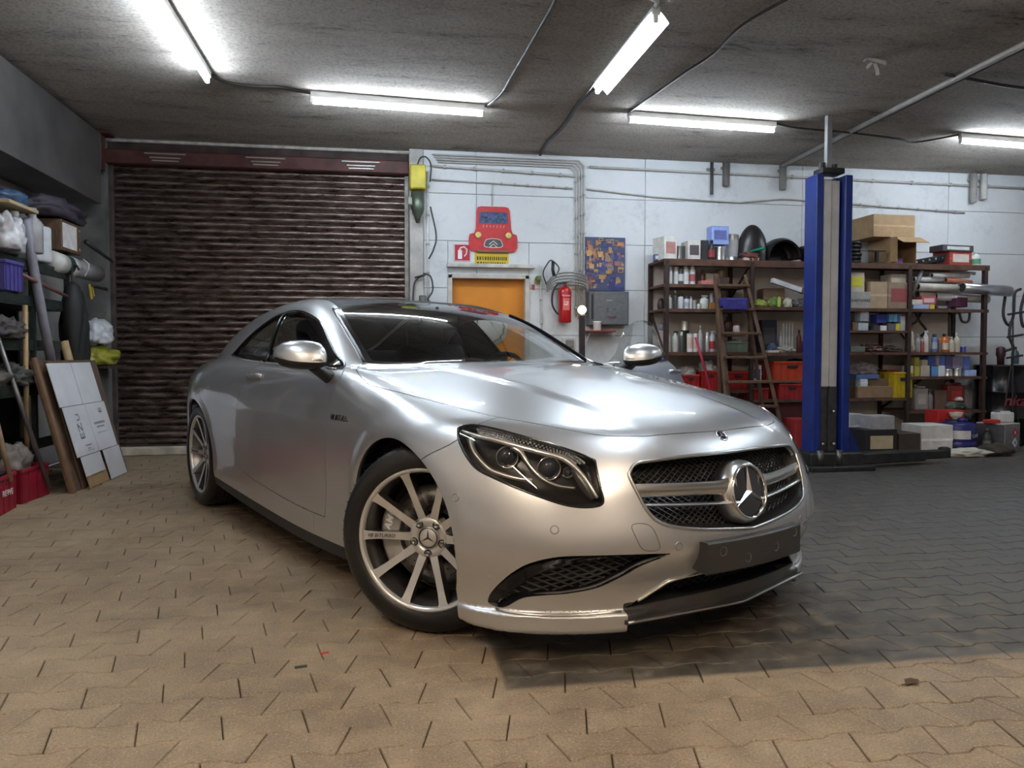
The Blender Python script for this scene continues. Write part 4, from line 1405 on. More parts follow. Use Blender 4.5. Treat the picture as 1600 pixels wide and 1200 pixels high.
# back wall: base slab with the two openings, formwork panels proud of it
DX0, DX1, DZ = .69, 1.575, 1.905
bm = bmesh.new()
add_box(bm, ((XL - 2.74) / 2, 8.46, CEIL / 2), (-2.74 - XL, .32, CEIL))
wl = bm_obj('wall_corner', bm, GREYW); tag(wl, 'dark grey wall strip between rack and shutter', kind='structure')
bm = bmesh.new()
def slab(x0, x1, z0, z1): add_box(bm, ((x0 + x1) / 2, 8.47, (z0 + z1) / 2), (x1 - x0, .30, z1 - z0))
slab(.43, DX0, 0, CEIL); slab(DX1, XR_, 0, CEIL); slab(DX0, DX1, DZ, CEIL)
wb = bm_obj('wall_back', bm, mat('wall_joint', (.42, .42, .43), .9)); tag(wb, 'white painted concrete wall with formwork joints', kind='structure')
rows = [0, .24, .745, 1.25, 1.755, 2.26, 2.765, CEIL]
colx = [.43, 1.0, 2.9, 4.8, 6.7, 8.6, XR_]
for i in range(len(rows) - 1):
    for k in range(len(colx) - 1):
        x0, x1, z0, z1 = colx[k], colx[k + 1], rows[i], rows[i + 1]
        parts = [(x0, x1, z0, z1)]
        if z0 < DZ and x0 < DX1 and x1 > DX0:
            parts = []
            if x0 < DX0: parts.append((x0, DX0 - .0, z0, z1))
            if x1 > DX1: parts.append((DX1, x1, z0, z1))
            if z1 > DZ: parts.append((max(x0, DX0), min(x1, DX1), DZ, z1))
        for (a, b, c, d) in parts:
            box_obj('wall_panel', ((a + b) / 2, 8.312, (c + d) / 2), (b - a - .005, .024, d - c - .005), MATS['white_wall'], wb, .003)
# holes left by formwork ties
for k, (x, z) in enumerate([(x, z) for x in (1.55, 3.45, 5.35) for z in (2.5, 2.0, 2.9)] + [(2.80, 2.42), (2.92, 2.42), (2.80, 1.73), (2.93, 1.73)]):
    bm = bmesh.new(); add_lathe(bm, [(.012, 0), (.009, -.008), (0, -.010)], 10, Matrix.Translation((x, 8.299, z)) @ Matrix.Rotation(PI / 2, 4, 'X'), cap=False)
    bm_obj('tie_hole', bm, mat('hole_dark', (.05, .045, .04), .9), wb)

# ---- roller shutter
SH_M, nt, B = nodes_of('shutter_metal')
geo = nt.nodes.new('ShaderNodeNewGeometry')
mp = nt.nodes.new('ShaderNodeMapping'); mp.inputs['Scale'].default_value = (1.2, 1, 6); nt.links.new(geo.outputs['Position'], mp.inputs['Vector'])
g1 = noise(nt, mp.outputs[0], 4, 8, .7, .5)
nt.links.new(ramp(nt, g1, [(.35, (.06, .040, .036)), (.5, (.16, .118, .104)), (.66, (.33, .27, .245))]), B.inputs['Base Color'])
B.inputs['Metallic'].default_value = .85
nt.links.new(mapr(nt, g1, .3, .7, .24, .42), B.inputs['Roughness'])
sh = empty('door_1', (-1.245, 8.49, 0)); tag(sh, 'brown metal roller shutter with curved slats', kind='structure')
SX0, SX1 = -2.70, .235
prof = [(0, .0), (-.010, .006), (-.020, .018), (-.0235, .032), (-.020, .046), (-.010, .058), (0, .063), (-.004, .068)]
bm = bmesh.new()
vr = [[bm.verts.new((x, y, z)) for (y, z) in prof] for x in (-(SX1 - SX0) / 2, (SX1 - SX0) / 2)]
for i in range(len(prof) - 1): bm.faces.new((vr[0][i], vr[1][i], vr[1][i + 1], vr[0][i + 1]))
bmesh.ops.recalc_face_normals(bm, faces=bm.faces[:])
for f in bm.faces: f.normal_flip() if f.normal.y > 0 else None
first = bm_obj('slat', bm, SH_M, sh, 80, (((SX0 + SX1) / 2) + 1.245, 0, .105))
for k in range(1, 42):
    o = first.copy(); COL.objects.link(o); o.location = (first.location.x, 0, .105 + .0685 * k)
box_obj('backing', (((SX0 + SX1) / 2) + 1.245, .03, 1.6), (SX1 - SX0, .02, 3.1), mat('shutter_back', (.02, .016, .015), .7), sh)
box_obj('bottom_rail', (((SX0 + SX1) / 2) + 1.245, -.005, .092), (SX1 - SX0, .05, .03), SH_M, sh, .006)
box_obj('guide_rail', (SX1 + .022 + 1.245, -.02, 1.48), (.045, .09, 2.96), mat('guide_grey', (.36, .34, .31), .6, .2, noise=.4, nscale=9), sh, .004)
box_obj('guide_rail', (SX0 - .025 + 1.245, -.02, 1.48), (.05, .09, 2.96), mat('guide_dark', (.07, .055, .05), .6, .2, noise=.4, nscale=9), sh, .004)
BRN = mat('brown_primer', (.085, .030, .026), .55, .1, noise=.35, nscale=7)
db = box_obj('drum_cover', (((SX0 + SX1) / 2) + 1.245, -.075, 3.035), (SX1 - SX0 + .1, .13, .14), BRN, sh, .01)
box_obj('header_plate', (((SX0 + SX1) / 2) + 1.245, -.02, 3.155), (SX1 - SX0 + .1, .10, .11), mat('header_dark', (.055, .035, .032), .7, noise=.5, nscale=6), sh, .006)
box_obj('header_rail', (-1.22 + 1.245, -.09, 3.203), (3.10, .04, .032), mat('pale_pipe', (.52, .48, .44), .6, noise=.3, nscale=12), sh, .01)
for x in (-2.19, -1.21, -.24):
    for dz, wd in ((0.035, .40), (-.005, .30), (-.035, .26)):
        box_obj('strap', (x + 1.245 + .02, -.148, 3.035 + dz), (wd, .018, .016), mat('bare_steel', (.42, .40, .38), .4, .8), sh, .003)
kb = box_obj('trim_1', (-1.24, 8.47, .0425), (2.95, .22, .085), mat('sill_concrete', (.50, .45, .38), .85, noise=.3, nscale=8, bump=.3), None, .008); tag(kb, 'pale concrete threshold under the shutter', kind='structure')
jb = box_obj('trim_2', (.355, 8.40, 1.61), (.145, .30, 3.20), mat('jamb_concrete', (.46, .44, .42), .85, noise=.35, nscale=5, bump=.4), None, .006); tag(jb, 'grey concrete jamb beside the shutter', kind='structure')

# ---- orange door in its frame
d2 = empty('door_2', ((DX0 + DX1) / 2, 8.40, 0)); tag(d2, 'plain orange door in a pale frame', kind='structure')
ORNG = mat('orange_paint', (.62, .22, .018), .5, noise=.12, nscale=3)
box_obj('door_leaf', (0, 0, .93), (DX1 - DX0 - .06, .045, 1.86), ORNG, d2, .004)
FRM = mat('frame_paint', (.50, .47, .43), .6, noise=.2, nscale=8)
for s in (-1, 1): box_obj('door_frame', (s * ((DX1 - DX0) / 2 - .02), -.05, .95), (.05, .16, 1.90), FRM, d2, .004)
box_obj('door_frame', (0, -.05, 1.885), (DX1 - DX0, .16, .05), FRM, d2, .004)
bm = bmesh.new(); add_tube(bm, [(-.36, -.06, 1.0), (-.36, -.03, 1.0)], .012, 8); add_tube(bm, [(-.36, -.06, 1.0), (-.25, -.065, 1.0)], .010, 8)
bm_obj('door_handle', bm, mat('dull_alu', (.6, .6, .6), .35, .9), d2, 50)
lt = box_obj('trim_3', (1.155, 8.262, 1.995), (.96, .075, .042), mat('lintel', (.52, .50, .47), .7, noise=.3, nscale=9), None, .005); tag(lt, 'pale ledge above the orange door', kind='structure')

# ---- boxed duct along the left wall under the ceiling
du = empty('air_duct', (-2.885, 6.3, 2.48)); tag(du, 'boxed dark grey duct running under the ceiling at the left wall', 'duct')
DUC = mat('duct_metal', (.115, .108, .105), .55, .4, noise=.25, nscale=3)
box_obj('duct_section', (0, -2.15, .35), (.42, 3.1, .68), DUC, du, .004)
box_obj('duct_section', (0, .58, .35), (.42, 2.30, .68), DUC, du, .004)
box_obj('joint_flange', (.005, -.59, .35), (.44, .035, .70), mat('flange_zinc', (.45, .44, .46), .4, .8), du, .003)
# ------------------------------------------------------------------ fluorescent fittings
FITW = mat('fitting_white', (.72, .71, .69), .45, .1, noise=.1, nscale=10)
def tube_mat(name, col, st):
    return mat(name, (.9, .9, .9), .4, emit=col, estr=st)
TUBE_COLD = tube_mat('tube_cold', (.76, .89, 1.0), 40.0)
TUBE_WARM = tube_mat('tube_warm', (1.0, .82, .62), 165.0)
def tube_light(loc, rz, L, label, tube=TUBE_COLD, shade=False, z=CEIL):
    t = empty('tube_light', (loc[0], loc[1], z), rz); tag(t, label, 'ceiling light')
    bm = bmesh.new(); add_box(bm, (0, 0, -.028), (L, .055, .056), .006); bm_obj('housing', bm, FITW, t)
    for s in (-1, 1):
        bm = bmesh.new(); add_box(bm, (s * (L / 2 - .012), 0, -.075), (.022, .034, .05), .006); bm_obj('end_holder', bm, FITW, t)
    bm = bmesh.new(); add_tube(bm, [(-L / 2 + .022, 0, -.085), (L / 2 - .022, 0, -.085)], .0145, 12); bm_obj('tube', bm, tube, t, 60)
    if shade:
        for s in (-1, 1):
            bm = bmesh.new()
            v = [bm.verts.new(p) for p in ((-L / 2, s * .028, -.03), (L / 2, s * .028, -.03), (L / 2, s * .085, -.10), (-L / 2, s * .085, -.10), (-L / 2, s * .031, -.03), (L / 2, s * .031, -.03), (L / 2, s * .088, -.10), (-L / 2, s * .088, -.10))]
            for q in ((0, 1, 2, 3), (7, 6, 5, 4), (0, 4, 5, 1), (1, 5, 6, 2), (2, 6, 7, 3), (3, 7, 4, 0)): bm.faces.new([v[i] for i in q])
            bm_obj('reflector', bm, FITW, t)
    return t
tube_light((-1.32, 5.55), PI / 2, 1.5, 'bare tube light running towards the roller shutter, nearest the duct')
tube_light((.15, 6.70), .075, 1.47, 'bare tube light lying parallel to the roller shutter')
tube_light((1.70, 5.36), PI / 2, 1.36, 'tube light in a white trough reflector running towards the wall', shade=True)
tube_light((2.91, 6.75), .055, 1.47, 'bare tube light between the trough light and the lift post')
tube_light((6.35, 6.88), .075, 1.47, 'bare tube light beyond the lift post by the shelves')
for i, (x, y, rz) in enumerate(((-1.32, 2.6, PI / 2), (1.70, 2.2, PI / 2), (-1.32, -.6, PI / 2), (1.70, -1.0, PI / 2), (4.7, 3.2, PI / 2))):
    warm = y < 0
    tube_light((x, y), rz, 1.5, ('warm' if warm else 'cold') + ' white ' + ['tube light over the paving beside the coupe', 'tube light above the coupe bonnet', 'tube light at the opposite wall, rack side', 'tube light at the opposite wall, lift side', 'tube light over the free lift bay'][i], TUBE_WARM if warm else TUBE_COLD)
# ------------------------------------------------------------------ builders for the clutter
def cmat(c, rough=.5, metal=0.0):
    c = tuple(round(v, 3) for v in c)
    return mat('paint_%s_%s_%s' % ('_'.join(str(int(v * 1000)) for v in c), int(rough * 100), int(metal * 100)), c, rough, metal, noise=.14, nscale=14)
CARD = (.36, .235, .125)
def carton(x, y, z, w, d, h, col, label, group=None, rz=0.0, tape=True, print_col=None, name='carton', cat='box', text=None, tcol=(.1, .1, .1)):
    o = box_obj(name, (x, y, z + h / 2), (w, d, h), cmat(col, .7), None, min(.004, h * .1), (0, 0, rz))
    tag(o, label, cat, group)
    if tape and h > .05:
        t = box_obj('tape', (0, -d / 2 - .0006, 0), (w * .995, .0015, max(.006, h * .08)), cmat(tuple(min(1, c * 1.35 + .03) for c in col), .35), o)
        box_obj('lid_fold', (0, 0, h / 2 + .0008), (w * .98, .004, .0016), cmat(tuple(c * .6 for c in col), .8), o)
    if print_col:
        box_obj('printed_panel', (0, -d / 2 - .0010, h * .02), (w * .72, .0018, h * .5), cmat(print_col, .5), o)
    if text:
        bm = bmesh.new(); text_mesh(bm, text, h * .24, Matrix.Translation((0, -d / 2 - .002, -h * .1)) @ Matrix.Rotation(PI / 2, 4, 'X'), .0006, align='CENTER')
        bm_obj('lettering', bm, cmat(tcol, .5), o)
    return o
def can(x, y, z, r, h, col, cap, label, group=None, name='spray_can', cat='can', band=None, metal=0.0):
    bm = bmesh.new()
    add_lathe(bm, [(r * .94, 0), (r, .006), (r, h * .74), (r * .93, h * .77), (r * .70, h * .81), (r * .62, h * .815)], 18)
    o = bm_obj(name, bm, cmat(col, .35, metal), None, 40, (x, y, z)); tag(o, label, cat, group)
    bm = bmesh.new(); add_lathe(bm, [(r * .62, h * .805), (r * .66, h * .83), (r * .64, h * .97), (r * .5, h), (0, h)], 14); bm_obj('cap', bm, cmat(cap, .4), o, 40)
    if band is not None:
        bm = bmesh.new(); add_lathe(bm, [(r * 1.012, h * .18), (r * 1.012, h * .55)], 18, cap=False); bm_obj('label_band', bm, cmat(band, .5), o, 40)
    return o
def bottle(x, y, z, r, h, col, cap, label, group=None, band=None, trigger=False, name='bottle'):
    bm = bmesh.new()
    add_lathe(bm, [(r * .9, 0), (r, .008), (r, h * .62), (r * .9, h * .70), (r * .42, h * .80), (r * .36, h * .88)], 16)
    o = bm_obj(name, bm, cmat(col, .3), None, 40, (x, y, z)); tag(o, label, 'bottle', group)
    bm = bmesh.new()
    if trigger:
        add_box(bm, (.01, 0, h * .92), (r * 1.5, r * .5, h * .10), .004); add_box(bm, (r * .6, 0, h * .84), (r * .2, r * .3, h * .12), .002, (0, .4, 0))
        bm_obj('spray_head', bm, cmat(cap, .4), o)
    else:
        add_lathe(bm, [(r * .42, h * .86), (r * .44, h * .98), (r * .38, h), (0, h)], 14); bm_obj('cap', bm, cmat(cap, .4), o, 40)
    if band is not None:
        bm = bmesh.new(); add_lathe(bm, [(r * 1.012, h * .15), (r * 1.012, h * .5)], 16, cap=False); bm_obj('label_band', bm, cmat(band, .5), o, 40)
    return o
def tin(x, y, z, r, h, col, label, group=None, lid=(.6, .6, .6), name='paint_tin', band=None, metal=.9):
    bm = bmesh.new(); add_lathe(bm, [(r * .97, 0), (r, .004), (r, .012), (r * .98, .016), (r * .98, h - .012), (r, h - .006), (r, h)], 22)
    o = bm_obj(name, bm, cmat(col, .3, metal), None, 40, (x, y, z)); tag(o, label, 'tin', group)
    bm = bmesh.new(); add_lathe(bm, [(r * .92, h - .002), (r * .9, h + .004), (r * .8, h + .001), (0, h + .001)], 22, cap=False); bm_obj('lid', bm, cmat(lid, .35, .7), o, 40)
    if band is not None:
        bm = bmesh.new(); add_lathe(bm, [(r * 1.0, h * .2), (r * 1.0, h * .8)], 22, cap=False); bm_obj('label_band', bm, cmat(band, .5), o, 40)
    return o
def crate(x, y, z, w, d, h, col, label, group=None, rz=0.0, holes=True, name='plastic_crate', text=None):
    root = empty(name, (x, y, z), rz); tag(root, label, 'crate', group)
    m_ = cmat(col, .4)
    t = .008
    box_obj('bottom', (0, 0, .006), (w - .02, d - .02, .012), m_, root)
    def wall(nm, c, s, axis):
        bm = bmesh.new(); add_box(bm, c, s, .002)
        n = 5 if axis == 'x' else 4
        for k in range(n + 1):
            f = -.5 + k / n
            if axis == 'x': add_box(bm, (c[0] + f * (s[0] - .012), c[1] + (-.006 if c[1] < 0 else .006), c[2]), (.008, .010, s[2] * .98))
            else: add_box(bm, (c[0] + (-.006 if c[0] < 0 else .006), c[1] + f * (s[1] - .012), c[2]), (.010, .008, s[2] * .98))
        return bm_obj(nm, bm, m_, root)
    wall('side_wall', (0, -d / 2 + .015, h / 2), (w - .02, t, h), 'x'); wall('side_wall', (0, d / 2 - .015, h / 2), (w - .02, t, h), 'x')
    wall('end_wall', (-w / 2 + .015, 0, h / 2), (t, d - .02, h), 'y'); wall('end_wall', (w / 2 - .015, 0, h / 2), (t, d - .02, h), 'y')
    bm = bmesh.new()
    for c, s in (((0, -d / 2 + .008, h - .012), (w, .018, .024)), ((0, d / 2 - .008, h - .012), (w, .018, .024)), ((-w / 2 + .008, 0, h - .012), (.018, d, .024)), ((w / 2 - .008, 0, h - .012), (.018, d, .024))): add_box(bm, c, s, .004)
    bm_obj('rim', bm, m_, root)
    if holes: box_obj('hand_hole', (0, -d / 2 + .002, h * .72), (w * .28, .014, h * .14), cmat((.02, .015, .015), .9), root, .004)
    if text:
        bm = bmesh.new(); text_mesh(bm, text, h * .28, Matrix.Translation((0, -d / 2 - .001, h * .42)) @ Matrix.Rotation(PI / 2, 4, 'X'), .001, align='CENTER', bold=.002)
        bm_obj('lettering', bm, cmat((.8, .75, .72), .5), root)
    return root
def canister(x, y, z, w, d, h, col, label, cap=(.1, .1, .1), rz=0.0, group=None, print_col=None, rough=.4):
    bm = bmesh.new(); add_box(bm, (0, 0, h * .40), (w, d, h * .80), min(w, d) * .18, None, 3)
    add_box(bm, (w * .12, 0, h * .84), (w * .62, d * .22, h * .07), .01, None, 2); add_box(bm, (w * .38, 0, h * .80), (w * .12, d * .22, h * .14), .008, None, 2); add_box(bm, (-w * .16, 0, h * .80), (w * .12, d * .22, h * .14), .008, None, 2)
    o = bm_obj('canister', bm, cmat(col, rough), None, 45, (x, y, z), (0, 0, rz)); tag(o, label, 'canister', group)
    bm = bmesh.new(); add_lathe(bm, [(w * .13, h * .78), (w * .14, h * .92), (w * .11, h * .94), (0, h * .94)], 14, Matrix.Translation((-w * .32, 0, 0))); bm_obj('cap', bm, cmat(cap, .4), o, 40)
    if print_col: box_obj('sticker', (0, -d / 2 - .001, h * .42), (w * .6, .002, h * .4), cmat(print_col, .5), o)
    return o
def blob(name, x, y, z, w, d, h, col, label, cat, seed=0, rough=.5, crumple=.18, group=None, parts=None, freq=6.0, rz=0.0, shine=0.0):
    """soft crumpled thing: bag, cloth, sack"""
    bm = bmesh.new(); bmesh.ops.create_icosphere(bm, subdivisions=4, radius=1.0)
    from mathutils import noise as mn
    off = Vector((seed * 7.3, seed * 3.1, seed))
    for v in bm.verts:
        n = v.co.normalized()
        f = 1 + crumple * (mn.noise(n * freq * .35 + off) * 1.4 + abs(mn.noise(n * freq + off)) * .9 - .2)
        q = n * f
        if q.z < -.55: q.z = -.55 - (q.z + .55) * .12
        v.co = Vector((q.x * w / 2, q.y * d / 2, (q.z + .57) * h / 1.62))
    o = bm_obj(name, bm, cmat(col, rough), None, 80, (x, y, z), (0, 0, rz)); tag(o, label, cat, group)
    return o
def rod(name, pts, r, col, label, cat, rough=.5, metal=0.0, radii=None, group=None, n=10):
    bm = bmesh.new(); add_tube(bm, pts, r, n, radii=radii)
    o = bm_obj(name, bm, cmat(col, rough, metal), None, 50); tag(o, label, cat, group); return o
def rolled(name, a, b, r, col, label, cat='tube', hole=(.03, .025, .02), group=None, rough=.5, metal=0.0):
    """tube lying between points a and b with an open end"""
    a, b = Vector(a), Vector(b)
    M = frame_at(a, b - a, (0, 0, 1) if abs((b - a).normalized().z) < .9 else (1, 0, 0)); L = (b - a).length
    bm = bmesh.new(); add_lathe(bm, [(r * .8, .01), (r * .82, 0), (r, 0), (r, L), (r * .82, L), (r * .8, L - .01)], 20, M, cap=False)
    o = bm_obj(name, bm, cmat(col, rough, metal), None, 40); tag(o, label, cat, group)
    for q in (.012, L - .012):
        bm = bmesh.new(); add_lathe(bm, [(r * .81, q), (0, q)], 20, M, cap=False); bm_obj('tube_end', bm, cmat(hole, .8), o)
    return o
WOODM, nt, B = nodes_of('old_wood')
tc = nt.nodes.new('ShaderNodeTexCoord')
mp = nt.nodes.new('ShaderNodeMapping'); mp.inputs['Scale'].default_value = (12, 12, 2); nt.links.new(tc.outputs['Object'], mp.inputs['Vector'])
g = noise(nt, mp.outputs[0], 4, 8, .7, 1.0)
nt.links.new(ramp(nt, g, [(.3, (.040, .022, .013)), (.5, (.095, .053, .030)), (.7, (.17, .10, .055))]), B.inputs['Base Color']); B.inputs['Roughness'].default_value = .7
RACKM = mat('rack_brown', (.045, .027, .023), .6, .2, noise=.45, nscale=12)
RUSTB = mat('shelf_board', (.090, .042, .028), .65, noise=.4, nscale=9)
# ------------------------------------------------------------------ lift, ladder, racks
LX, LY = 4.02, 6.50
lift = empty('lift_post', (LX, LY, 0)); tag(lift, 'blue two-post car lift column with grey chain cover and steel base', 'car lift')
BLUE = mat('lift_blue', (.008, .024, .17), .38, .1, noise=.2, nscale=6)
GREYL = mat('chain_cover', (.70, .68, .66), .30, .55, noise=.15, nscale=5)
DARKS = mat('greasy_steel', (.035, .034, .035), .45, .5, noise=.5, nscale=10)
for s in (-1, 1):
    bm = bmesh.new(); add_box(bm, (s * .142, 0, 1.40), (.075, .20, 2.52), .008); add_box(bm, (s * .105, .06, 1.40), (.05, .07, 2.52), .004)
    bm_obj('blue_profile', bm, BLUE, lift)
bm = bmesh.new(); add_box(bm, (0, .10, 1.40), (.30, .02, 2.5)); bm_obj('back_plate', bm, BLUE, lift)
bm = bmesh.new(); add_box(bm, (-.052, -.02, 1.68), (.088, .10, 1.88), .01); add_box(bm, (.045, .0, 1.68), (.085, .08, 1.88), .006); bm_obj('chain_cover', bm, GREYL, lift)
bm = bmesh.new(); add_box(bm, (0, .01, .44), (.19, .10, .62), .006); add_box(bm, (0, -.045, .44), (.012, .02, .62)); bm_obj('lower_cover', bm, mat('lower_cover', (.055, .052, .055), .4, .3, noise=.3), lift)
for z_, x_ in ((.52, .045), (.22, -.06), (.22, .05)):
    bm = bmesh.new(); add_tube(bm, [(x_, -.05, z_), (x_, -.075, z_)], .014, 10); bm_obj('bolt_head', bm, mat('bolt_pale', (.55, .52, .48), .4, .7), lift, 40)
bm = bmesh.new(); add_box(bm, (0, 0, .022), (.62, .62, .044), .006); bm_obj('base_plate', bm, DARKS, lift)
bm = bmesh.new(); add_box(bm, (0, -.03, .095), (.52, .36, .12), .012); bm_obj('carriage', bm, DARKS, lift)
for x_ in (-.17, .02):
    bm = bmesh.new(); add_tube(bm, [(x_, -.20, .03), (x_, -.20, .18)], .032, 12); bm_obj('arm_pin', bm, mat('pin_steel', (.10, .095, .09), .35, .8), lift, 40)
arm = empty('swing_arm', (.18, -.10, .0), .16, lift)
bm = bmesh.new(); add_box(bm, (.42, 0, .085), (.84, .15, .10), .01); bm_obj('arm_beam', bm, DARKS, arm)
bm = bmesh.new(); add_box(bm, (.92, 0, .085), (.44, .11, .075), .008); bm_obj('arm_extension', bm, DARKS, arm)
bm = bmesh.new(); add_lathe(bm, [(.055, .05), (.055, .14), (.03, .15), (0, .15)], 16, Matrix.Translation((1.14, 0, 0))); bm_obj('lift_pad', bm, mat('pad_rubber', (.02, .02, .02), .8), arm, 40)
bm = bmesh.new()
p0, p1, p2 = (.18, .03, .36), (.40, .03, .05), (.18, .03, .05)
v = [bm.verts.new((a, b_, c)) for b_ in (.03, .05) for a, c in ((.18, .52), (.42, .05), (.18, .05))]
for q in ((0, 1, 2), (5, 4, 3), (0, 3, 4, 1), (1, 4, 5, 2), (2, 5, 3, 0)): bm.faces.new([v[i] for i in q])
bm_obj('gusset', bm, BLUE, lift)
bm = bmesh.new(); add_box(bm, (0, 0, 2.70), (.22, .16, .05), .006); add_tube(bm, [(-.07, 0, 2.72), (-.07, 0, 2.78)], .03, 10); add_tube(bm, [(.05, 0, 2.72), (.05, 0, 2.77)], .03, 10); bm_obj('head_plate', bm, DARKS, lift)
bm = bmesh.new(); add_box(bm, (.0, .02, 2.97), (.05, .05, .49), .004); bm_obj('top_stay', bm, mat('stay_steel', (.30, .30, .31), .5, .6), lift)

# step ladder of old wood, leaning back to the shelf
lad = empty('step_ladder', (3.75, 7.50, 0)); tag(lad, 'old wooden step ladder standing in front of the spray can shelf', 'ladder')
def beam(name, a, b, w, d, mt, parent):
    a, b = Vector(a), Vector(b); L = (b - a).length
    bm = bmesh.new(); add_box(bm, (0, 0, L / 2), (w, d, L), .004)
    o = bm_obj(name, bm, mt, parent); q = (b - a).to_track_quat('Z', 'Y'); o.rotation_euler = q.to_euler(); o.location = a; return o
beam('rail', (-.215, -.12, 0), (-.31, .12, 1.88), .065, .035, WOODM, lad)
beam('rail', (.40, -.12, 0), (.02, .12, 1.88), .065, .035, WOODM, lad)
for zt in (.24, .50, .755, 1.01, 1.26, 1.51, 1.76):
    t = zt / 1.88
    xl = -.215 - .095 * t; xr = .40 - .38 * t
    bm = bmesh.new(); add_box(bm, (0, 0, 0), (xr - xl, .10, .028), .004); bm_obj('step', bm, WOODM, lad, None, ((xl + xr) / 2, -.12 + .24 * t, zt))
beam('rear_leg', (-.20, .17, 0), (-.29, .14, 1.80), .04, .03, WOODM, lad); beam('rear_leg', (.34, .17, 0), (.02, .14, 1.80), .04, .03, WOODM, lad)

# two steel-angle racks with boards
def rack(name, label, posts, boards, braces=()):
    r = empty(name, (posts[0][0], 8.0, 0)); tag(r, label, 'shelf rack')
    ox = posts[0][0]
    for (x, y, h) in posts:
        bm = bmesh.new(); add_box(bm, (0, 0, h / 2), (.045, .008, h)); add_box(bm, (-.0185, .02, h / 2), (.008, .045, h)); bm_obj('post', bm, RACKM, r, None, (x - ox, y - 8.0, 0))
    for (x0, x1, z, m_, th) in boards:
        bm = bmesh.new(); add_box(bm, (0, 0, -.012), (x1 - x0, .50, .024), .002); add_box(bm, (0, -.245, -th / 2), (x1 - x0, .012, th)); bm_obj('shelf_board', bm, m_, r, None, ((x0 + x1) / 2 - ox, 0, z))
    x0, x1 = posts[0][0], posts[-1][0]
    box_obj('back_panel', ((x0 + x1) / 2 - ox, .262, 1.05), (x1 - x0, .012, 1.98), mat('beige_board', (.62, .55, .50), .8, noise=.15, nscale=3), r)
    for (a, b) in braces:
        bm = bmesh.new(); add_tube(bm, [(a[0] - ox, a[1] - 8, a[2]), (b[0] - ox, b[1] - 8, b[2])], .012, 6); bm_obj('brace', bm, RACKM, r)
rack('storage_rack', 'brown steel rack of spray cans beside the step ladder', [(2.955, 7.75, 2.03), (2.955, 8.24, 2.03), (3.92, 7.75, 2.03), (3.90, 8.24, 2.03), (4.86, 7.75, 2.03), (4.86, 8.24, 2.03)],
     [(2.92, 4.89, 2.05, RUSTB, .07), (2.92, 3.93, 1.785, RUSTB, .035), (2.92, 3.93, 1.525, RUSTB, .035), (2.92, 3.93, 1.065, RUSTB, .035), (3.90, 4.89, 1.555, RUSTB, .035), (3.93, 4.89, 1.06, RUSTB, .035), (2.92, 3.93, .66, RUSTB, .035), (3.90, 4.89, .55, RUSTB, .03), (2.92, 4.89, .12, RUSTB, .04)],
     [((2.955, 7.75, 1.0), (2.955, 8.24, 1.5)), ((3.90, 8.20, 1.7), (3.90, 7.78, 2.0))])
rack('storage_rack', 'brown steel rack of cartons beyond the lift post', [(5.05, 7.75, 2.03), (5.05, 8.24, 2.03), (5.80, 7.75, 2.03), (5.80, 8.24, 2.03), (6.755, 7.75, 2.03), (6.755, 8.24, 2.03)],
     [(5.02, 6.80, 2.05, RUSTB, .06), (5.02, 6.80, 1.55, RUSTB, .035), (5.02, 5.80, 1.305, RUSTB, .025), (5.02, 5.80, 1.065, RUSTB, .03), (5.80, 6.80, 1.065, RUSTB, .03), (5.80, 6.80, .79, RUSTB, .03), (5.80, 6.80, .405, RUSTB, .03), (5.02, 5.80, .555, RUSTB, .03)],
     [((5.80, 8.22, .4), (6.4, 8.22, .79)), ((6.4, 8.22, .4), (5.95, 8.22, .79)), ((5.8, 8.2, 1.55), (6.1, 8.2, 1.2))])

# ------------------------------------------------------------------ things on the white wall
WY = 8.30
# red cut-out sign of an old car's front
red = empty('car_sign', (1.18, WY - .012, 2.38)); tag(red, 'red cut-out sign shaped like an old car front above the orange door', 'sign')
out = [(-.17, .245), (-.13, .255), (.13, .255), (.165, .245), (.18, .20), (.195, .02), (.21, -.03), (.255, -.045), (.265, -.09), (.262, -.19), (.235, -.225), (.12, -.235), (-.12, -.235), (-.235, -.225), (-.262, -.19), (-.265, -.09), (-.255, -.045), (-.205, -.03), (-.19, .02), (-.18, .20)]
bm = bmesh.new(); add_prism(bm, out, 'y', -.012, .012); bm_obj('board', bm, mat('sign_red', (.50, .022, .026), .4, noise=.15), red)
bm = bmesh.new(); add_prism(bm, [(-.150, .195), (.150, .195), (.158, .075), (-.158, .075)], 'y', -.016, -.012); bm_obj('painted_windscreen', bm, mat('sign_blue', (.045, .07, .16), .5, noise=.9, nscale=40), red)
for s in (-1, 1):
    bm = bmesh.new(); add_lathe(bm, [(.034, 0), (.034, .018), (.024, .024), (0, .025)], 20, Matrix.Translation((s * .165, -.012, -.055)) @ Matrix.Rotation(PI / 2, 4, 'X')); hl = bm_obj('lamp', bm, mat('sign_cream', (.75, .60, .32), .5), red, 40)
    bm = bmesh.new(); add_lathe(bm, [(.018, .0255), (0, .027)], 16, Matrix.Translation((s * .165, -.012, -.055)) @ Matrix.Rotation(PI / 2, 4, 'X'), cap=False); bm_obj('lamp_eye', bm, mat('sign_yellow', (.62, .50, .02), .5), hl)
bm = bmesh.new(); add_prism(bm, outline([(-.085, -.18), (-.092, -.13), (-.07, -.10), (0, -.09), (.07, -.10), (.092, -.13), (.085, -.18)], 4), 'y', -.016, -.012); bm_obj('painted_grille', bm, mat('sign_grille', (.08, .08, .085), .5), red)
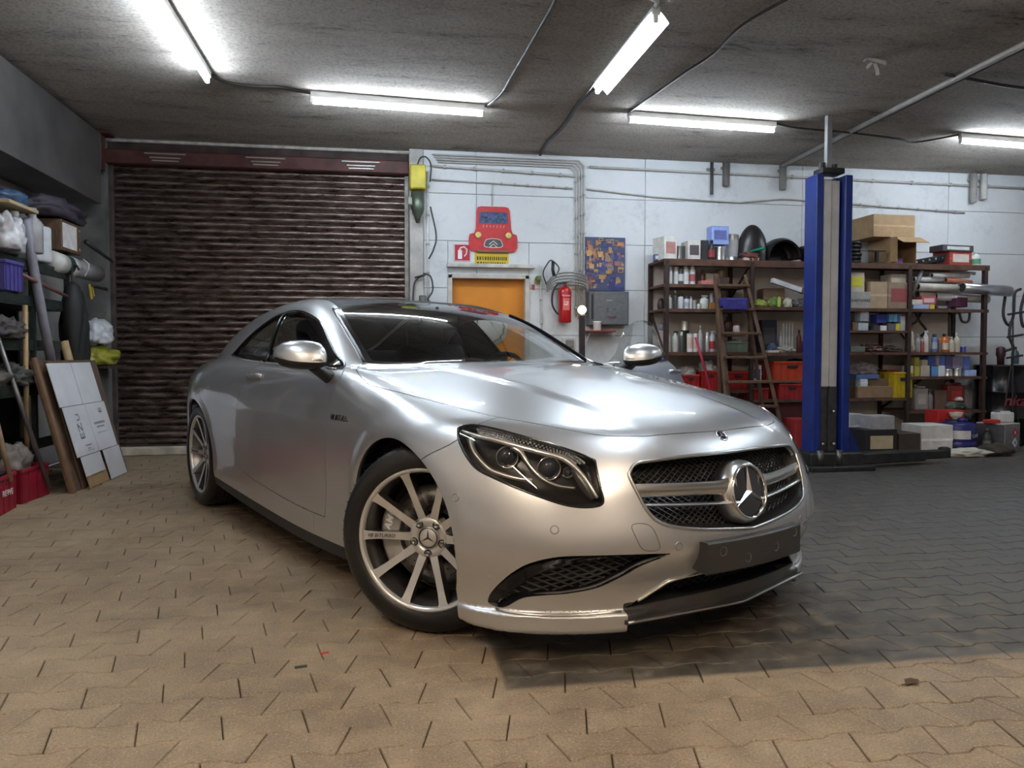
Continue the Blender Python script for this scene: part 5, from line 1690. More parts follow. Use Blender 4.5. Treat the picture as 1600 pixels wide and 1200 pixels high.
bm = bmesh.new(); add_tube(bm, [Vector((a, -.017, b_)) for a, b_ in outline([(-.085, -.18), (-.092, -.13), (-.07, -.10), (0, -.09), (.07, -.10), (.092, -.13), (.085, -.18)], 4)], .005, 5, True)
for dz in (0, -.032):
    add_tube(bm, [(-.045, -.018, -.155 + dz), (0, -.018, -.115 + dz), (.045, -.018, -.155 + dz)], .006, 5)
bm_obj('chevron_badge', bm, mat('sign_white', (.72, .68, .66), .5), red)
bm = bmesh.new(); add_box(bm, (0, -.018, -.225), (.36, .02, .028), .006); bm_obj('bumper_strip', bm, mat('sign_brown', (.25, .11, .08), .5), red)
bm = bmesh.new()
for k in range(7): add_prism(bm, [(-.115 + k * .038, .055), (-.098 + k * .038, .055), (-.104 + k * .036, .025), (-.112 + k * .036, .025)], 'y', -.014, -.012)
bm_obj('painted_louvres', bm, mat('sign_pink', (.60, .20, .20), .5), red)
# fire extinguisher pictogram
fs = box_obj('fire_sign', (.845, WY - .004, 2.135), (.18, .008, .185), mat('fire_red', (.42, .012, .03), .4)); tag(fs, 'small red fire extinguisher sign left of the red car sign', 'sign')
bm = bmesh.new(); add_box(bm, (-.025, -.006, -.02), (.045, .003, .095)); add_box(bm, (-.025, -.006, .035), (.018, .003, .02)); add_tube(bm, [(-.025, -.006, .05), (.02, -.006, .062), (.05, -.006, .035), (.045, -.006, -.01), (.02, -.006, -.04)], .008, 5)
bm_obj('pictogram', bm, mat('sign_paper', (.85, .80, .82), .5), fs)
bm = bmesh.new()
for c, s in (((0, -.006, .088), (.176, .002, .006)), ((0, -.006, -.088), (.176, .002, .006)), ((-.085, -.006, 0), (.006, .002, .18)), ((.085, -.006, 0), (.006, .002, .18))): add_box(bm, c, s)
bm_obj('white_edge', bm, MATS['sign_paper'], fs)
ys = box_obj('yellow_sign', (1.165, WY - .004, 2.075), (.37, .006, .125), mat('sign_yel', (.60, .44, .02), .5)); tag(ys, 'narrow yellow lettered sign under the red car sign', 'sign')
bm = bmesh.new()       # two lines of print, too small to read
rp = random.Random(2)
for zz, hh, lo, hi in ((.004, .040, .012, .024), (-.042, .016, .008, .03)):
    xx = -.165
    while xx < .16:
        w_ = rp.uniform(lo, hi); add_box(bm, (xx + w_ / 2, -.0035, zz), (w_ * .7, .001, hh)); xx += w_ + .004
bm_obj('lettering', bm, mat('ink', (.04, .035, .02), .6), ys)
# round laurel sign on the orange door
rs = empty('round_sign', (1.155, 8.372, 1.33)); tag(rs, 'round white sign with a green laurel wreath on the orange door', 'sign')
bm = bmesh.new(); add_lathe(bm, [(.20, 0), (.20, .006), (0, .006)], 40, Matrix.Rotation(PI / 2, 4, 'X')); bm_obj('disc', bm, mat('disc_white', (.78, .76, .72), .5), rs, 40)
for k in range(22):
    a = -PI / 2 + (k - 10.5) / 10.5 * 2.5
    bm = bmesh.new(); add_prism(bm, [(0, -.028), (.010, 0), (0, .030), (-.010, 0)], 'y', -.0075, -.006)
    bm_obj('laurel_leaf', bm, mat('laurel', (.17, .22, .07), .6), rs, None, (.155 * math.cos(a), 0, .155 * math.sin(a)), (0, -a + (.5 if k % 2 else -.5), 0))
bm = bmesh.new(); add_tube(bm, [(.155 * math.cos(a), -.007, .155 * math.sin(a)) for a in np.linspace(-PI / 2 - 2.4, -PI / 2 + 2.4, 30)], .002, 4); bm_obj('laurel_stem', bm, MATS['laurel'], rs)
# fire extinguisher
fx = empty('fire_extinguisher', (1.955, 8.20, 1.385)); tag(fx, 'red fire extinguisher hanging on the wall below a cable coil', 'extinguisher')
bm = bmesh.new(); add_lathe(bm, [(.066, 0), (.072, .012), (.072, .335), (.066, .362), (.045, .385), (.022, .395), (.02, .41)], 28); bm_obj('cylinder', bm, mat('ext_red', (.42, .010, .012), .25, coat=.6), fx, 40)
bm = bmesh.new(); add_lathe(bm, [(.022, .405), (.024, .44), (.012, .445), (0, .445)], 14); add_box(bm, (.035, 0, .45), (.10, .02, .014), .003, (0, -.2, 0)); add_box(bm, (.035, 0, .425), (.09, .018, .012), .003, (0, .15, 0)); bm_obj('valve', bm, PLASTIC, fx)
bm = bmesh.new(); add_tube(bm, catmull([(-.02, -.01, .42), (-.08, -.01, .42), (-.135, -.01, .33), (-.14, -.01, .20), (-.10, -.01, .12), (-.065, -.01, .09)], 6), .011, 8); bm_obj('hose', bm, PLASTIC, fx, 50)
bm = bmesh.new(); add_box(bm, (0, -.0735, .29), (.072, .002, .022)); add_box(bm, (0, -.0735, .20), (.075, .002, .13)); bm_obj('printed_label', bm, mat('ext_print', (.55, .10, .10), .5), fx)
bm = bmesh.new(); text_mesh(bm, 'FEUERLÖSCHER', .013, Matrix.Translation((0, -.0750, .287)) @ Matrix.Rotation(PI / 2, 4, 'X'), .0004, align='CENTER'); text_mesh(bm, '6 kg\nABC', .028, Matrix.Translation((0, -.0750, .215)) @ Matrix.Rotation(PI / 2, 4, 'X'), .0004, align='CENTER'); bm_obj('lettering', bm, MATS['sign_paper'], fx)
# cable coils on a hook above the extinguisher
cc = empty('cable_coil', (1.95, 8.22, 1.86)); tag(cc, 'grey coil of cables slung over wall hooks above the fire extinguisher', 'cable')
for k in range(5):
    bm = bmesh.new(); add_tube(bm, catmull([(-.20, -.02 - .006 * k, -.05 - .022 * k), (-.10, -.03, .045 - .03 * k), (.06, -.035, .07 - .032 * k), (.22, -.03, .045 - .03 * k), (.27, -.02, -.05 - .02 * k)], 6), .009, 6); bm_obj('cable_strand', bm, mat('cable_grey', (.20, .195, .19), .6), cc, 50)
bm = bmesh.new(); add_tube(bm, catmull([(-.20, -.02, -.06), (-.235, -.02, .06), (-.19, -.02, .16), (-.14, -.02, .20), (-.06, -.02, .12), (-.10, -.02, .02)], 5), .007, 6); add_tube(bm, [(-.125, -.02, .19), (-.13, -.025, .10), (-.115, -.03, .03)], .018, 8); bm_obj('cable_plug', bm, PLASTIC, cc, 50)
# abstract picture and grey control cabinet below
pc_ = empty('abstract_picture', (2.43, WY - .02, 2.04)); tag(pc_, 'tall abstract picture of blue and orange blocks above the grey cabinet', 'picture')
box_obj('canvas', (0, 0, 0), (.46, .03, .59), mat('canvas_blue', (.06, .075, .16), .7), pc_)
rp = random.Random(5)
pal = [(.50, .20, .07), (.42, .26, .10), (.05, .06, .26), (.35, .12, .12), (.09, .11, .16), (.55, .33, .14), (.03, .04, .16), (.30, .20, .16)]
for k in range(120):
    w_, h_ = rp.uniform(.02, .075), rp.uniform(.02, .075)
    cx_, cz_ = rp.uniform(-.225 + w_ / 2, .225 - w_ / 2), rp.uniform(-.29 + h_ / 2, .29 - h_ / 2)
    bm = bmesh.new()
    if k % 3 == 0:
        for c, s in (((0, 0, h_ / 2), (w_, .002, .008)), ((0, 0, -h_ / 2), (w_, .002, .008)), ((-w_ / 2, 0, 0), (.008, .002, h_)), ((w_ / 2, 0, 0), (.008, .002, h_))): add_box(bm, c, s)
    else: add_box(bm, (0, 0, 0), (w_, .002, h_))
    bm_obj('painted_block', bm, cmat(pal[k % 8], .6), pc_, None, (cx_, -.0155 - .00008 * k, cz_))
cb = empty('control_cabinet', (2.44, 8.22, 1.36)); tag(cb, 'grey steel control cabinet under the abstract picture', 'cabinet')
box_obj('body', (0, 0, .185), (.45, .15, .37), mat('cab_grey', (.12, .125, .135), .45, .2, noise=.15), cb, .004)
box_obj('door', (.02, -.08, .185), (.39, .012, .355), mat('cab_door', (.14, .145, .155), .4, .2, noise=.15), cb, .004)
box_obj('hinge_gap', (-.19, -.078, .20), (.018, .012, .27), cmat((.015, .015, .015)), cb)
for a, c, w_, h_ in ((0, .27, .07, .010), (-.11, .20, .05, .008), (-.02, .175, .03, .012), (.06, .175, .03, .008), (-.02, .15, .02, .012)):
    box_obj('small_plate', (a, -.088, c), (w_, .003, h_), cmat((.35, .35, .36) if c > .25 else (.05, .05, .055)), cb)
bm = bmesh.new(); text_mesh(bm, 'PALAR', .036, Matrix.Translation((.03, -.088, .075)) @ Matrix.Rotation(PI / 2, 4, 'X'), .0006, align='CENTER', bold=.001); bm_obj('lettering', bm, mat('rust_ink', (.14, .04, .035), .6), cb)
# red shelf with white cup, dark post with round lamp
sr = empty('small_shelf', (2.33, 8.17, 1.29)); tag(sr, 'little red wall shelf on a white bracket under the cabinet', 'shelf')
box_obj('shelf_board', (0, 0, 0), (.32, .24, .018), mat('shelf_red', (.20, .03, .03), .5), sr, .003)
bm = bmesh.new(); add_tube(bm, [(-.12, .10, -.01), (-.12, .10, -.16)], .006, 6); add_tube(bm, [(-.12, -.09, -.01), (-.12, .10, -.14)], .006, 6); bm_obj('bracket', bm, MATS['sign_paper'], sr)
cup = bmesh.new(); add_lathe(cup, [(.036, 0), (.042, .004), (.045, .098), (.047, .10), (.043, .099), (.040, .01), (0, .008)], 24); cu_ = bm_obj('white_tub', cup, mat('tub_white', (.80, .80, .80), .35), None, 40, (2.30, 8.12, 1.2995)); tag(cu_, 'white plastic tub on the little red shelf', 'tub')
bm = bmesh.new(); add_lathe(bm, [(.046, .088), (.049, .09), (.049, .098), (.046, .10)], 24, cap=False); bm_obj('tub_rim', bm, MATS['tub_white'], cu_, 40)
lp = empty('lamp_post', (1.98, 7.55, 0)); tag(lp, 'dark upright post topped by a small lit round lamp behind the windscreen', 'lamp')
box_obj('post', (0, 0, .72), (.055, .055, 1.44), mat('post_dark', (.028, .020, .022), .5), lp, .006); box_obj('foot', (0, 0, .012), (.26, .26, .024), MATS['post_dark'], lp, .004)
bm = bmesh.new(); bmesh.ops.create_uvsphere(bm, u_segments=20, v_segments=12, radius=.042); bm_obj('bulb', bm, mat('bulb_glow', (1, .9, .7), .4, emit=(1.0, .74, .40), estr=9.0), lp, 80, (0, 0, 1.49))
# shutter motor: yellow box and motor under it
mo = empty('shutter_motor', (.365, 8.17, 2.40)); tag(mo, 'yellow gearbox and green electric motor of the roller shutter', 'motor')
box_obj('gearbox', (0, 0, .485), (.165, .16, .25), mat('motor_yellow', (.52, .43, .02), .45, noise=.3, nscale=8), mo, .012)
bm = bmesh.new(); add_lathe(bm, [(.055, .34), (.07, .33), (.07, .17), (.06, .13), (.035, .08), (.02, .02), (0, .02)], 24); bm_obj('motor_body', bm, mat('motor_green', (.10, .12, .09), .35, .5), mo, 40)
bm = bmesh.new(); add_box(bm, (-.075, 0, .24), (.06, .07, .08), .01); bm_obj('terminal_box', bm, mat('motor_pale', (.30, .32, .26), .45), mo)
bm = bmesh.new(); add_tube(bm, catmull([(0, -.02, .62), (.03, -.02, .69), (.09, -.02, .70), (.14, -.01, .62), (.13, 0, .45)], 6), .008, 6); bm_obj('motor_cable', bm, PLASTIC, mo, 50)
# conduits
def conduit(pts, r, label, col=(.48, .46, .44), clips=(), group='conduits on the white wall', ncl=0):
    t = empty('conduit', pts[0]); tag(t, label, 'pipe', group)
    P = [Vector(p) - Vector(pts[0]) for p in pts]
    bm = bmesh.new(); add_tube(bm, P, r, 8); bm_obj('pipe', bm, cmat(col, .5), t, 50)
    L = [(P[i], P[i + 1]) for i in range(len(P) - 1)]
    for k in range(ncl):
        a, b = max(L, key=lambda s: (s[1] - s[0]).length)
        p = a.lerp(b, (k + .5) / ncl)
        bm = bmesh.new(); add_box(bm, p + Vector((0, .006, 0)), (.022 if abs((b - a).normalized().x) > .5 else r * 3.2, r * 2 + .012, .022 if abs((b - a).normalized().x) < .5 else r * 3.2), .002); bm_obj('clip', bm, cmat((.34, .32, .31), .6), t)
    return t
for k in range(4):
    zt = 3.165 - .026 * k; xv = 2.19 - .03 * k
    conduit([(.52 + .02 * k, 8.27, zt), (xv - .06, 8.27, zt), (xv, 8.27, zt - .06), (xv, 8.27, 1.43 + .03 * (k % 2))], .0085, 'conduit of the bundle that bends down beside the abstract picture', (.52, .50, .48), group='bundled conduits bending down the wall', ncl=8)
conduit([(.50, 8.27, 3.045), (2.08, 8.27, 2.995)], .013, 'thick pale pipe along the wall above the red car sign', (.50, .48, .46), group=None, ncl=5)
conduit([(.52, 8.27, 2.90), (1.2, 8.275, 2.885), (2.06, 8.27, 2.86)], .008, 'thin pipe with round clips running just above the red car sign', group=None, ncl=6)
conduit([(1.165, 8.27, 2.88), (1.165, 8.27, 2.64)], .007, 'short pipe dropping down to the red car sign', group=None, ncl=1)
conduit([(2.25, 8.27, 3.10), (4.4, 8.27, 3.085), (9.0, 8.27, 3.05)], .013, 'long straight pipe high on the wall above both racks', group=None, ncl=9)
conduit([(2.22, 8.275, 2.86), (3.0, 8.275, 2.80), (4.0, 8.275, 2.77), (4.55, 8.275, 2.83), (5.4, 8.275, 2.80), (6.9, 8.275, 2.74)], .009, 'sagging cable pipe across the wall above the racks', group=None, ncl=6)
conduit([(.475, 8.28, 2.98), (.475, 8.28, 1.45)], .012, 'upright white pipe beside the shutter motor', (.62, .61, .60), group=None, ncl=5)
conduit([(1.70, 8.28, 2.02), (1.72, 8.28, 1.25)], .008, 'upright pipe between the orange door and the extinguisher', (.60, .59, .58), group=None, ncl=3)
# loose cables by the door jamb
for k, P in enumerate(([(.42, 8.2, 1.90), (.50, 8.2, 1.86), (.52, 8.2, 1.72), (.47, 8.2, 1.62), (.53, 8.2, 1.55), (.46, 8.2, 1.40), (.47, 8.2, 1.2)], [(.50, 8.21, 2.6), (.56, 8.21, 2.3), (.53, 8.21, 2.15), (.48, 8.21, 2.05)], [(.33, 8.2, 1.85), (.44, 8.2, 1.88), (.33, 8.22, 1.80), (.31, 8.2, 1.5)])):
    rod('loose_cable', catmull([Vector(p) for p in P], 6), .009, (.05, .05, .05), ['black cable dangling in loops beside the orange door', 'thin black cable bowing off the upright white pipe', 'black cable hanging down the concrete jamb'][k], 'cable')
sk_ = empty('wall_socket', (.415, 8.19, 1.62)); tag(sk_, 'dark square switch box on the jamb by the loose cables', 'switch')
box_obj('back_box', (0, .04, 0), (.075, .08, .09), cmat((.10, .10, .10)), sk_, .006); box_obj('rocker', (0, -.004, 0), (.04, .012, .05), cmat((.16, .16, .16)), sk_, .004)
sw = empty('wall_socket', (2.02, 8.285, 1.16)); tag(sw, 'grey socket box with beige frame below the fire extinguisher', 'socket')
box_obj('frame', (0, 0, 0), (.15, .025, .13), cmat((.50, .47, .43)), sw, .006); box_obj('flap', (.01, -.018, 0), (.09, .02, .085), cmat((.19, .185, .18)), sw, .006)
bl_ = empty('alarm_beacon', (1.665, 8.25, 1.86)); tag(bl_, 'small green and yellow beacon at the corner of the orange door', 'beacon')
bm = bmesh.new(); add_lathe(bm, [(.03, 0), (.035, .02), (.02, .05), (0, .055)], 16, Matrix.Rotation(PI / 2, 4, 'X')); bm_obj('dome', bm, cmat((.12, .16, .06)), bl_, 40); box_obj('yellow_base', (0, .02, -.02), (.06, .03, .05), cmat((.40, .34, .06)), bl_, .005); box_obj('red_tag', (-.05, -.01, -.09), (.03, .01, .06), cmat((.35, .04, .03)), bl_, .003)
# pipe stubs under the ceiling
for k, (x, col, h, lab) in enumerate(((3.66, (.05, .05, .055), .36, 'thin dark strap hanging at the wall between picture and lift post'), (3.83, (.14, .12, .115), .26, 'short brown pipe stub hanging at the wall beside a dark strap'), (6.98, (.30, .29, .28), .34, 'grey pipe stub at the wall above the carton rack'), (7.12, (.52, .50, .48), .30, 'pale pipe stub beside a grey stub above the carton rack'), (4.52, (.20, .19, .18), .28, 'square drop box where the ceiling pipe meets the wall'))):
    t = empty('pipe_stub', (x, 8.24, CEIL - .02 - h)); tag(t, lab, 'pipe')
    bm = bmesh.new(); add_lathe(bm, [(.035 if k else .016, 0), (.04 if k else .018, .01), (.04 if k else .018, h)], 14); bm_obj('stub', bm, cmat(col, .5), t, 40); bm = bmesh.new(); add_box(bm, (0, .03, h * .8), (.10, .02, .03), .004); bm_obj('clamp', bm, cmat((.3, .29, .28), .5), t)
# ceiling: long pipe, cables, hook, conduit
t = empty('ceiling_pipe', (4.50, 8.2, CEIL - .03)); tag(t, 'grey pipe with cables crossing the ceiling behind the lift post', 'pipe')
bm = bmesh.new(); add_tube(bm, [(0, 0, 0), (-.10, -3.4, 0), (-.2, -8, 0)], .024, 8); bm_obj('pipe', bm, cmat((.40, .37, .34), .5), t, 50)
bm = bmesh.new(); add_tube(bm, [(.05, 0, 0), (-.03, -3.4, .005), (-.1, -8, 0)], .012, 6); bm_obj('cable', bm, cmat((.10, .09, .09), .6), t, 50)
def ccable(P, r, label, col=(.045, .04, .038)): return rod('ceiling_cable', catmull([Vector((p[0], p[1], CEIL - .012 - (p[2] if len(p) > 2 else 0))) for p in P], 6), r, col, label, 'cable')
ccable([(-1.30, 6.36), (-1.22, 6.50), (-1.0, 6.56), (-.8, 6.55), (-.58, 6.66)], .012, 'cable joining the duct-side tube light to the shutter tube light')
ccable([(.90, 6.75), (.98, 6.4), (1.0, 6.0), (1.03, 5.3), (1.05, 4.6), (1.0, 3.8)], .011, 'dark cable from the shutter tube light forward over the ceiling')
ccable([(1.70, 6.1), (1.68, 6.6), (1.70, 7.2), (1.67, 7.8), (1.69, 8.25)], .020, 'taped cable from the trough light back to the wall')
ccable([(2.18, 6.70), (2.24, 6.2), (2.30, 5.7), (2.36, 5.3), (2.35, 4.8), (2.5, 4.2), (2.6, 3.4)], .010, 'pair of thin cables wandering forward from the lift-side tube light')
ccable([(3.66, 6.80), (3.9, 6.83, .02), (4.4, 6.85, .03), (5.0, 6.9, .05), (5.3, 7.05, .03), (5.62, 6.84)], .009, 'thin cable sagging past the lift post to the far tube light')
ccable([(4.3, 5.4), (5.2, 5.5, .03), (6.4, 5.45, .02), (7.4, 5.5)], .012, 'cable crossing the ceiling beside the lift post')
ccable([(.4, 4.42), (1.0, 4.46), (1.60, 4.55), (1.69, 4.66)], .014, 'pale conduit feeding the trough light', (.45, .42, .38))
hk = empty('ceiling_hook', (3.6, 5.25, CEIL - .09)); tag(hk, 'small metal bracket hook on the bare ceiling', 'hook')
box_obj('plate', (0, 0, .075), (.16, .05, .03), cmat((.30, .26, .24), .5), hk, .004, (0, .2, 0)); bm = bmesh.new(); add_tube(bm, [(0, 0, .07), (.02, 0, .02), (.03, 0, -.02)], .012, 6); add_tube(bm, [(-.02, 0, .07), (-.05, .02, .03)], .012, 6); bm_obj('hook', bm, cmat((.40, .36, .34), .5), hk)
# ------------------------------------------------------------------ things on racks and floor
carton(2.918, 7.980, 2.050, 0.058, 0.060, 0.069, (.10, .16, .36), 'small blue and white packet at the end of the top board', print_col=(.6, .6, .6))
carton(3.009, 7.970, 2.050, 0.165, 0.220, 0.251, (.66, .64, .60), 'white picture-printed carton at the corner of the top board', tape=False, rz=.25, print_col=(.42, .20, .18))
tin(3.173, 7.958, 2.050, 0.058, 0.157, (.20, .20, .20), 'squat grey lidded pot between two white cartons')
carton(3.301, 7.960, 2.050, 0.145, 0.200, 0.212, (.60, .57, .53), 'white carton with a dark round motif on the top board', print_col=(.09, .07, .08), tape=False)
carton(3.421, 7.960, 2.050, 0.080, 0.200, 0.219, (.03, .03, .032), 'black upright box beside the white motif carton', tape=False)
bottle(3.486, 7.836, 2.050, 0.036, 0.218, (.02, .02, .022), (.02, .02, .02), 'black oil bottle with red label on the top board', band=(.30, .04, .05))
tin(3.611, 7.909, 2.050, 0.059, 0.151, (.62, .62, .62), 'shiny tin carrying the light blue box')
carton(3.582, 7.900, 2.222, 0.197, 0.140, 0.198, (.26, .34, .66), 'light blue printed box balanced on a tin', tape=False, print_col=(.12, .14, .36))
tin(3.809, 8.021, 2.050, 0.071, 0.307, (.62, .62, .62), 'tall bare metal tin next to the black fenders', band=(.42, .42, .43))
carton(3.920, 7.840, 2.050, 0.170, 0.120, 0.034, (.55, .52, .46), 'flat cream paper packet lying before the black fenders', tape=False)
can(3.013, 7.829, 1.785, 0.029, 0.196, (.62, .62, .63), (.62, .62, .62), 'white spray can with dark collar, first on the upper can shelf', band=(.68, .68, .68))
can(3.081, 7.825, 1.785, 0.025, 0.190, (.62, .62, .63), (.62, .62, .62), 'slim white spray can beside the dark-collared can')
can(3.135, 7.829, 1.785, 0.029, 0.203, (.10, .10, .11), (.03, .03, .032), 'spray can with black shoulder and white label on the upper shelf', band=(.68, .68, .68))
can(3.196, 7.832, 1.785, 0.032, 0.204, (.62, .62, .63), (.62, .62, .62), 'plain silver spray can on the upper can shelf')
can(3.268, 7.832, 1.785, 0.032, 0.204, (.62, .62, .63), (.68, .68, .68), 'white spray can with red print and banded cap', band=(.40, .10, .10))
bottle(3.405, 7.883, 1.785, 0.033, 0.171, (.12, .03, .03), (.1, .03, .03), 'dark red bottle on the upper can shelf')
carton(3.510, 7.930, 1.785, 0.132, 0.100, 0.131, (.42, .36, .28), 'small beige carton behind the pink tray')
carton(3.421, 7.810, 1.785, 0.159, 0.100, 0.041, (.48, .17, .15), 'flat pinkish tray on the upper can shelf', tape=False)
tin(3.678, 8.006, 1.865, 0.056, 0.105, (.22, .15, .08), 'woven-looking brown pot at the ladder top', metal=.1, lid=(.2, .13, .07))
carton(3.670, 8.005, 1.785, 0.141, 0.150, 0.097, (.16, .13, .12), 'dark box under the brown pot', tape=False)
can(3.008, 7.829, 1.525, 0.029, 0.149, (.60, .60, .60), (.62, .62, .62), 'white spray can at the post end of the middle shelf')
bottle(3.073, 7.821, 1.525, 0.021, 0.197, (.08, .08, .08), (.68, .68, .68), 'dark bottle with white shoulder on the middle shelf')
can(3.137, 7.829, 1.525, 0.029, 0.163, (.62, .60, .66), (.03, .03, .032), 'lilac-white spray can with black nozzle')
can(3.202, 7.829, 1.525, 0.029, 0.136, (.60, .61, .63), (.03, .04, .08), 'short white can with navy cap', band=(.40, .42, .46))
can(3.247, 7.813, 1.525, 0.013, 0.136, (.62, .62, .62), (.20, .35, .50), 'thin white tube with blue cap')
tin(3.289, 7.822, 1.525, 0.022, 0.095, (.40, .38, .36), 'small pot with black lid on the middle shelf', lid=(.02, .02, .02), metal=.2)
bottle(3.336, 7.818, 1.525, 0.018, 0.068, (.66, .64, .60), (.03, .03, .032), 'tiny white bottle next to the black-lidded pot')
bottle(3.408, 7.847, 1.525, 0.047, 0.157, (.58, .60, .58), (.62, .62, .62), 'wide white trigger bottle on the middle shelf', trigger=True)
carton(3.488, 7.850, 1.525, 0.066, 0.100, 0.068, (.34, .14, .04), 'orange-brown box at the ladder end of the middle shelf', tape=False)
can(3.493, 7.842, 1.595, 0.022, 0.103, (.30, .28, .28), (.5, .5, .5), 'short grey can on the orange-brown box')
bottle(2.998, 7.829, 1.065, 0.029, 0.245, (.62, .58, .56), (.10, .25, .05), 'white bottle with green top and red collar, lower can shelf', band=(.60, .50, .48))
bottle(3.080, 7.832, 1.065, 0.032, 0.232, (.58, .60, .56), (.03, .03, .032), 'white bottle with black trigger head, lower can shelf', trigger=True)
can(3.148, 7.822, 1.065, 0.022, 0.218, (.08, .08, .09), (.62, .62, .62), 'dark slim spray can below the chrome cylinder')
tin(3.246, 7.833, 1.065, 0.033, 0.198, (.66, .64, .62), 'white tin with blue lid and red spots', lid=(.03, .05, .22), metal=.1, band=(.62, .45, .42))
tin(3.306, 7.824, 1.065, 0.024, 0.199, (.64, .62, .60), 'white tin with red lid, lower can shelf', lid=(.35, .02, .02), metal=.1, band=(.60, .40, .36))
bottle(3.361, 7.825, 1.065, 0.025, 0.281, (.42, .42, .43), (.30, .30, .30), 'tall grey bottle, the tallest on the lower can shelf')
can(3.440, 7.824, 1.065, 0.024, 0.213, (.60, .60, .60), (.62, .62, .62), 'bright silver spray can by the red pole', metal=.8)
bottle(3.500, 7.833, 1.065, 0.033, 0.234, (.45, .45, .46), (.30, .30, .30), 'silver trigger bottle with a red foot', trigger=True, band=(.35, .03, .04))
tin(3.244, 7.968, 1.065, 0.048, 0.236, (.05, .09, .05), 'dark green can standing behind the slim cans')
tin(3.243, 7.964, 1.297, 0.044, 0.104, (.62, .62, .62), 'polished chrome cylinder stacked on the green can')
crate(3.245, 7.950, 0.660, 0.202, 0.340, 0.164, (.30, .014, .014), 'red parts bin behind the open car door')
crate(3.474, 7.950, 0.660, 0.226, 0.340, 0.206, (.32, .015, .014), 'red parts bin full of odds and ends left of the ladder')
crate(3.786, 7.950, 0.660, 0.295, 0.340, 0.194, (.31, .014, .015), 'red parts bin with yellow bottle seen through the ladder')
bottle(3.838, 7.934, 0.710, 0.034, 0.140, (.55, .42, .03), (.5, .4, .03), 'yellow bottle lying in the red bin behind the ladder')
bottle(3.898, 7.919, 0.710, 0.019, 0.134, (.66, .64, .6), (.6, .6, .6), 'white bottle in the red bin beside the yellow bottle')
blob('rag', 3.261, 7.930, 0.791, 0.174, 0.220, 0.124, (.36, .33, .31), 'grey rags heaped in the red bin by the car door', 'cloth', 3)
blob('rag', 3.486, 7.930, 0.825, 0.190, 0.220, 0.159, (.40, .38, .36), 'pale rags and scraps heaped in the bin left of the ladder', 'cloth', 5)
carton(3.999, 7.850, 0.730, 0.104, 0.140, 0.194, (.55, .57, .62), 'white and blue carton at the ladder foot rail', print_col=(.03, .07, .25))
carton(4.300, 8.070, 1.555, 0.237, 0.240, 0.219, (.17, .105, .06), 'open brown box under the slanting white batten', rz=-.2)
blob('glove', 4.049, 7.850, 1.555, 0.178, 0.140, 0.090, (.26, .33, .06), 'heap of lime green work gloves on the bench shelf', 'gloves', 7)
blob('glove', 4.214, 7.850, 1.555, 0.142, 0.120, 0.111, (.14, .22, .05), 'dark green crumpled glove beside the lime gloves', 'gloves', 9)
can(4.243, 7.779, 1.555, 0.019, 0.111, (.35, .50, .10), (.4, .5, .1), 'bright green tube standing among the gloves')
blob('spool', 4.370, 7.830, 1.555, 0.090, 0.100, 0.104, (.50, .45, .36), 'cream spool of wire on the bench shelf', 'spool', 11)
blob('scrap_heap', 4.529, 7.890, 1.555, 0.190, 0.180, 0.098, (.09, .085, .09), 'small heap of grey metal parts by the lift post', 'parts', 13, crumple=.4, freq=11)
carton(4.199, 8.050, 1.060, 0.182, 0.300, 0.359, (.022, .022, .035), 'large dark blue case on the lower bench shelf', tape=False, print_col=(.05, .045, .05))
can(4.354, 7.934, 1.060, 0.014, 0.234, (.42, .40, .37), (.45, .43, .4), 'slim white rod container in the upright row', group='white rod containers on the bench shelf', name='rod_container')
can(4.388, 7.934, 1.060, 0.014, 0.326, (.42, .40, .37), (.45, .43, .4), 'slim white rod container in the upright row', group='white rod containers on the bench shelf', name='rod_container')
can(4.423, 7.934, 1.060, 0.014, 0.326, (.42, .40, .37), (.45, .43, .4), 'slim white rod container in the upright row', group='white rod containers on the bench shelf', name='rod_container')
can(4.459, 7.934, 1.060, 0.014, 0.327, (.42, .40, .37), (.45, .43, .4), 'slim white rod container in the upright row', group='white rod containers on the bench shelf', name='rod_container')
can(4.494, 7.934, 1.060, 0.014, 0.327, (.42, .40, .37), (.45, .43, .4), 'slim white rod container in the upright row', group='white rod containers on the bench shelf', name='rod_container')
bottle(4.501, 7.807, 1.060, 0.027, 0.252, (.08, .015, .02), (.06, .02, .02), 'tall dark red bottle by the lift post')
blob('rag', 4.188, 7.820, 1.060, 0.097, 0.100, 0.111, (.05, .08, .16), 'crumpled blue rag on the lower bench shelf', 'cloth', 17)
blob('parts_heap', 4.357, 7.840, 1.060, 0.196, 0.140, 0.070, (.34, .31, .27), 'heap of pale small fittings on the lower bench shelf', 'parts', 19, crumple=.45, freq=12)
carton(4.176, 7.785, 1.060, 0.134, 0.060, 0.024, (.55, .50, .42), 'flat cream leaflet lying at the shelf edge', tape=False)
blob('parts_heap', 4.591, 7.850, 1.060, 0.099, 0.120, 0.133, (.13, .14, .20), 'small bluish bits piled against the lift post', 'parts', 23, crumple=.4, freq=12)
bottle(3.701, 7.872, 1.275, 0.052, 0.173, (.05, .02, .02), (.03, .03, .03), 'squat dark brown flask behind the ladder')
can(3.771, 7.817, 1.275, 0.037, 0.096, (.66, .64, .60), (.40, .03, .04), 'white can with red top behind the ladder')
carton(3.730, 7.870, 1.235, 0.264, 0.200, 0.027, (.13, .07, .045), 'narrow wooden plank shelf piece behind the ladder', tape=False, name='plank', cat='plank')
crate(3.777, 7.880, 1.065, 0.243, 0.200, 0.117, (.16, .21, .17), 'pale green tray of small parts behind the ladder', holes=False)
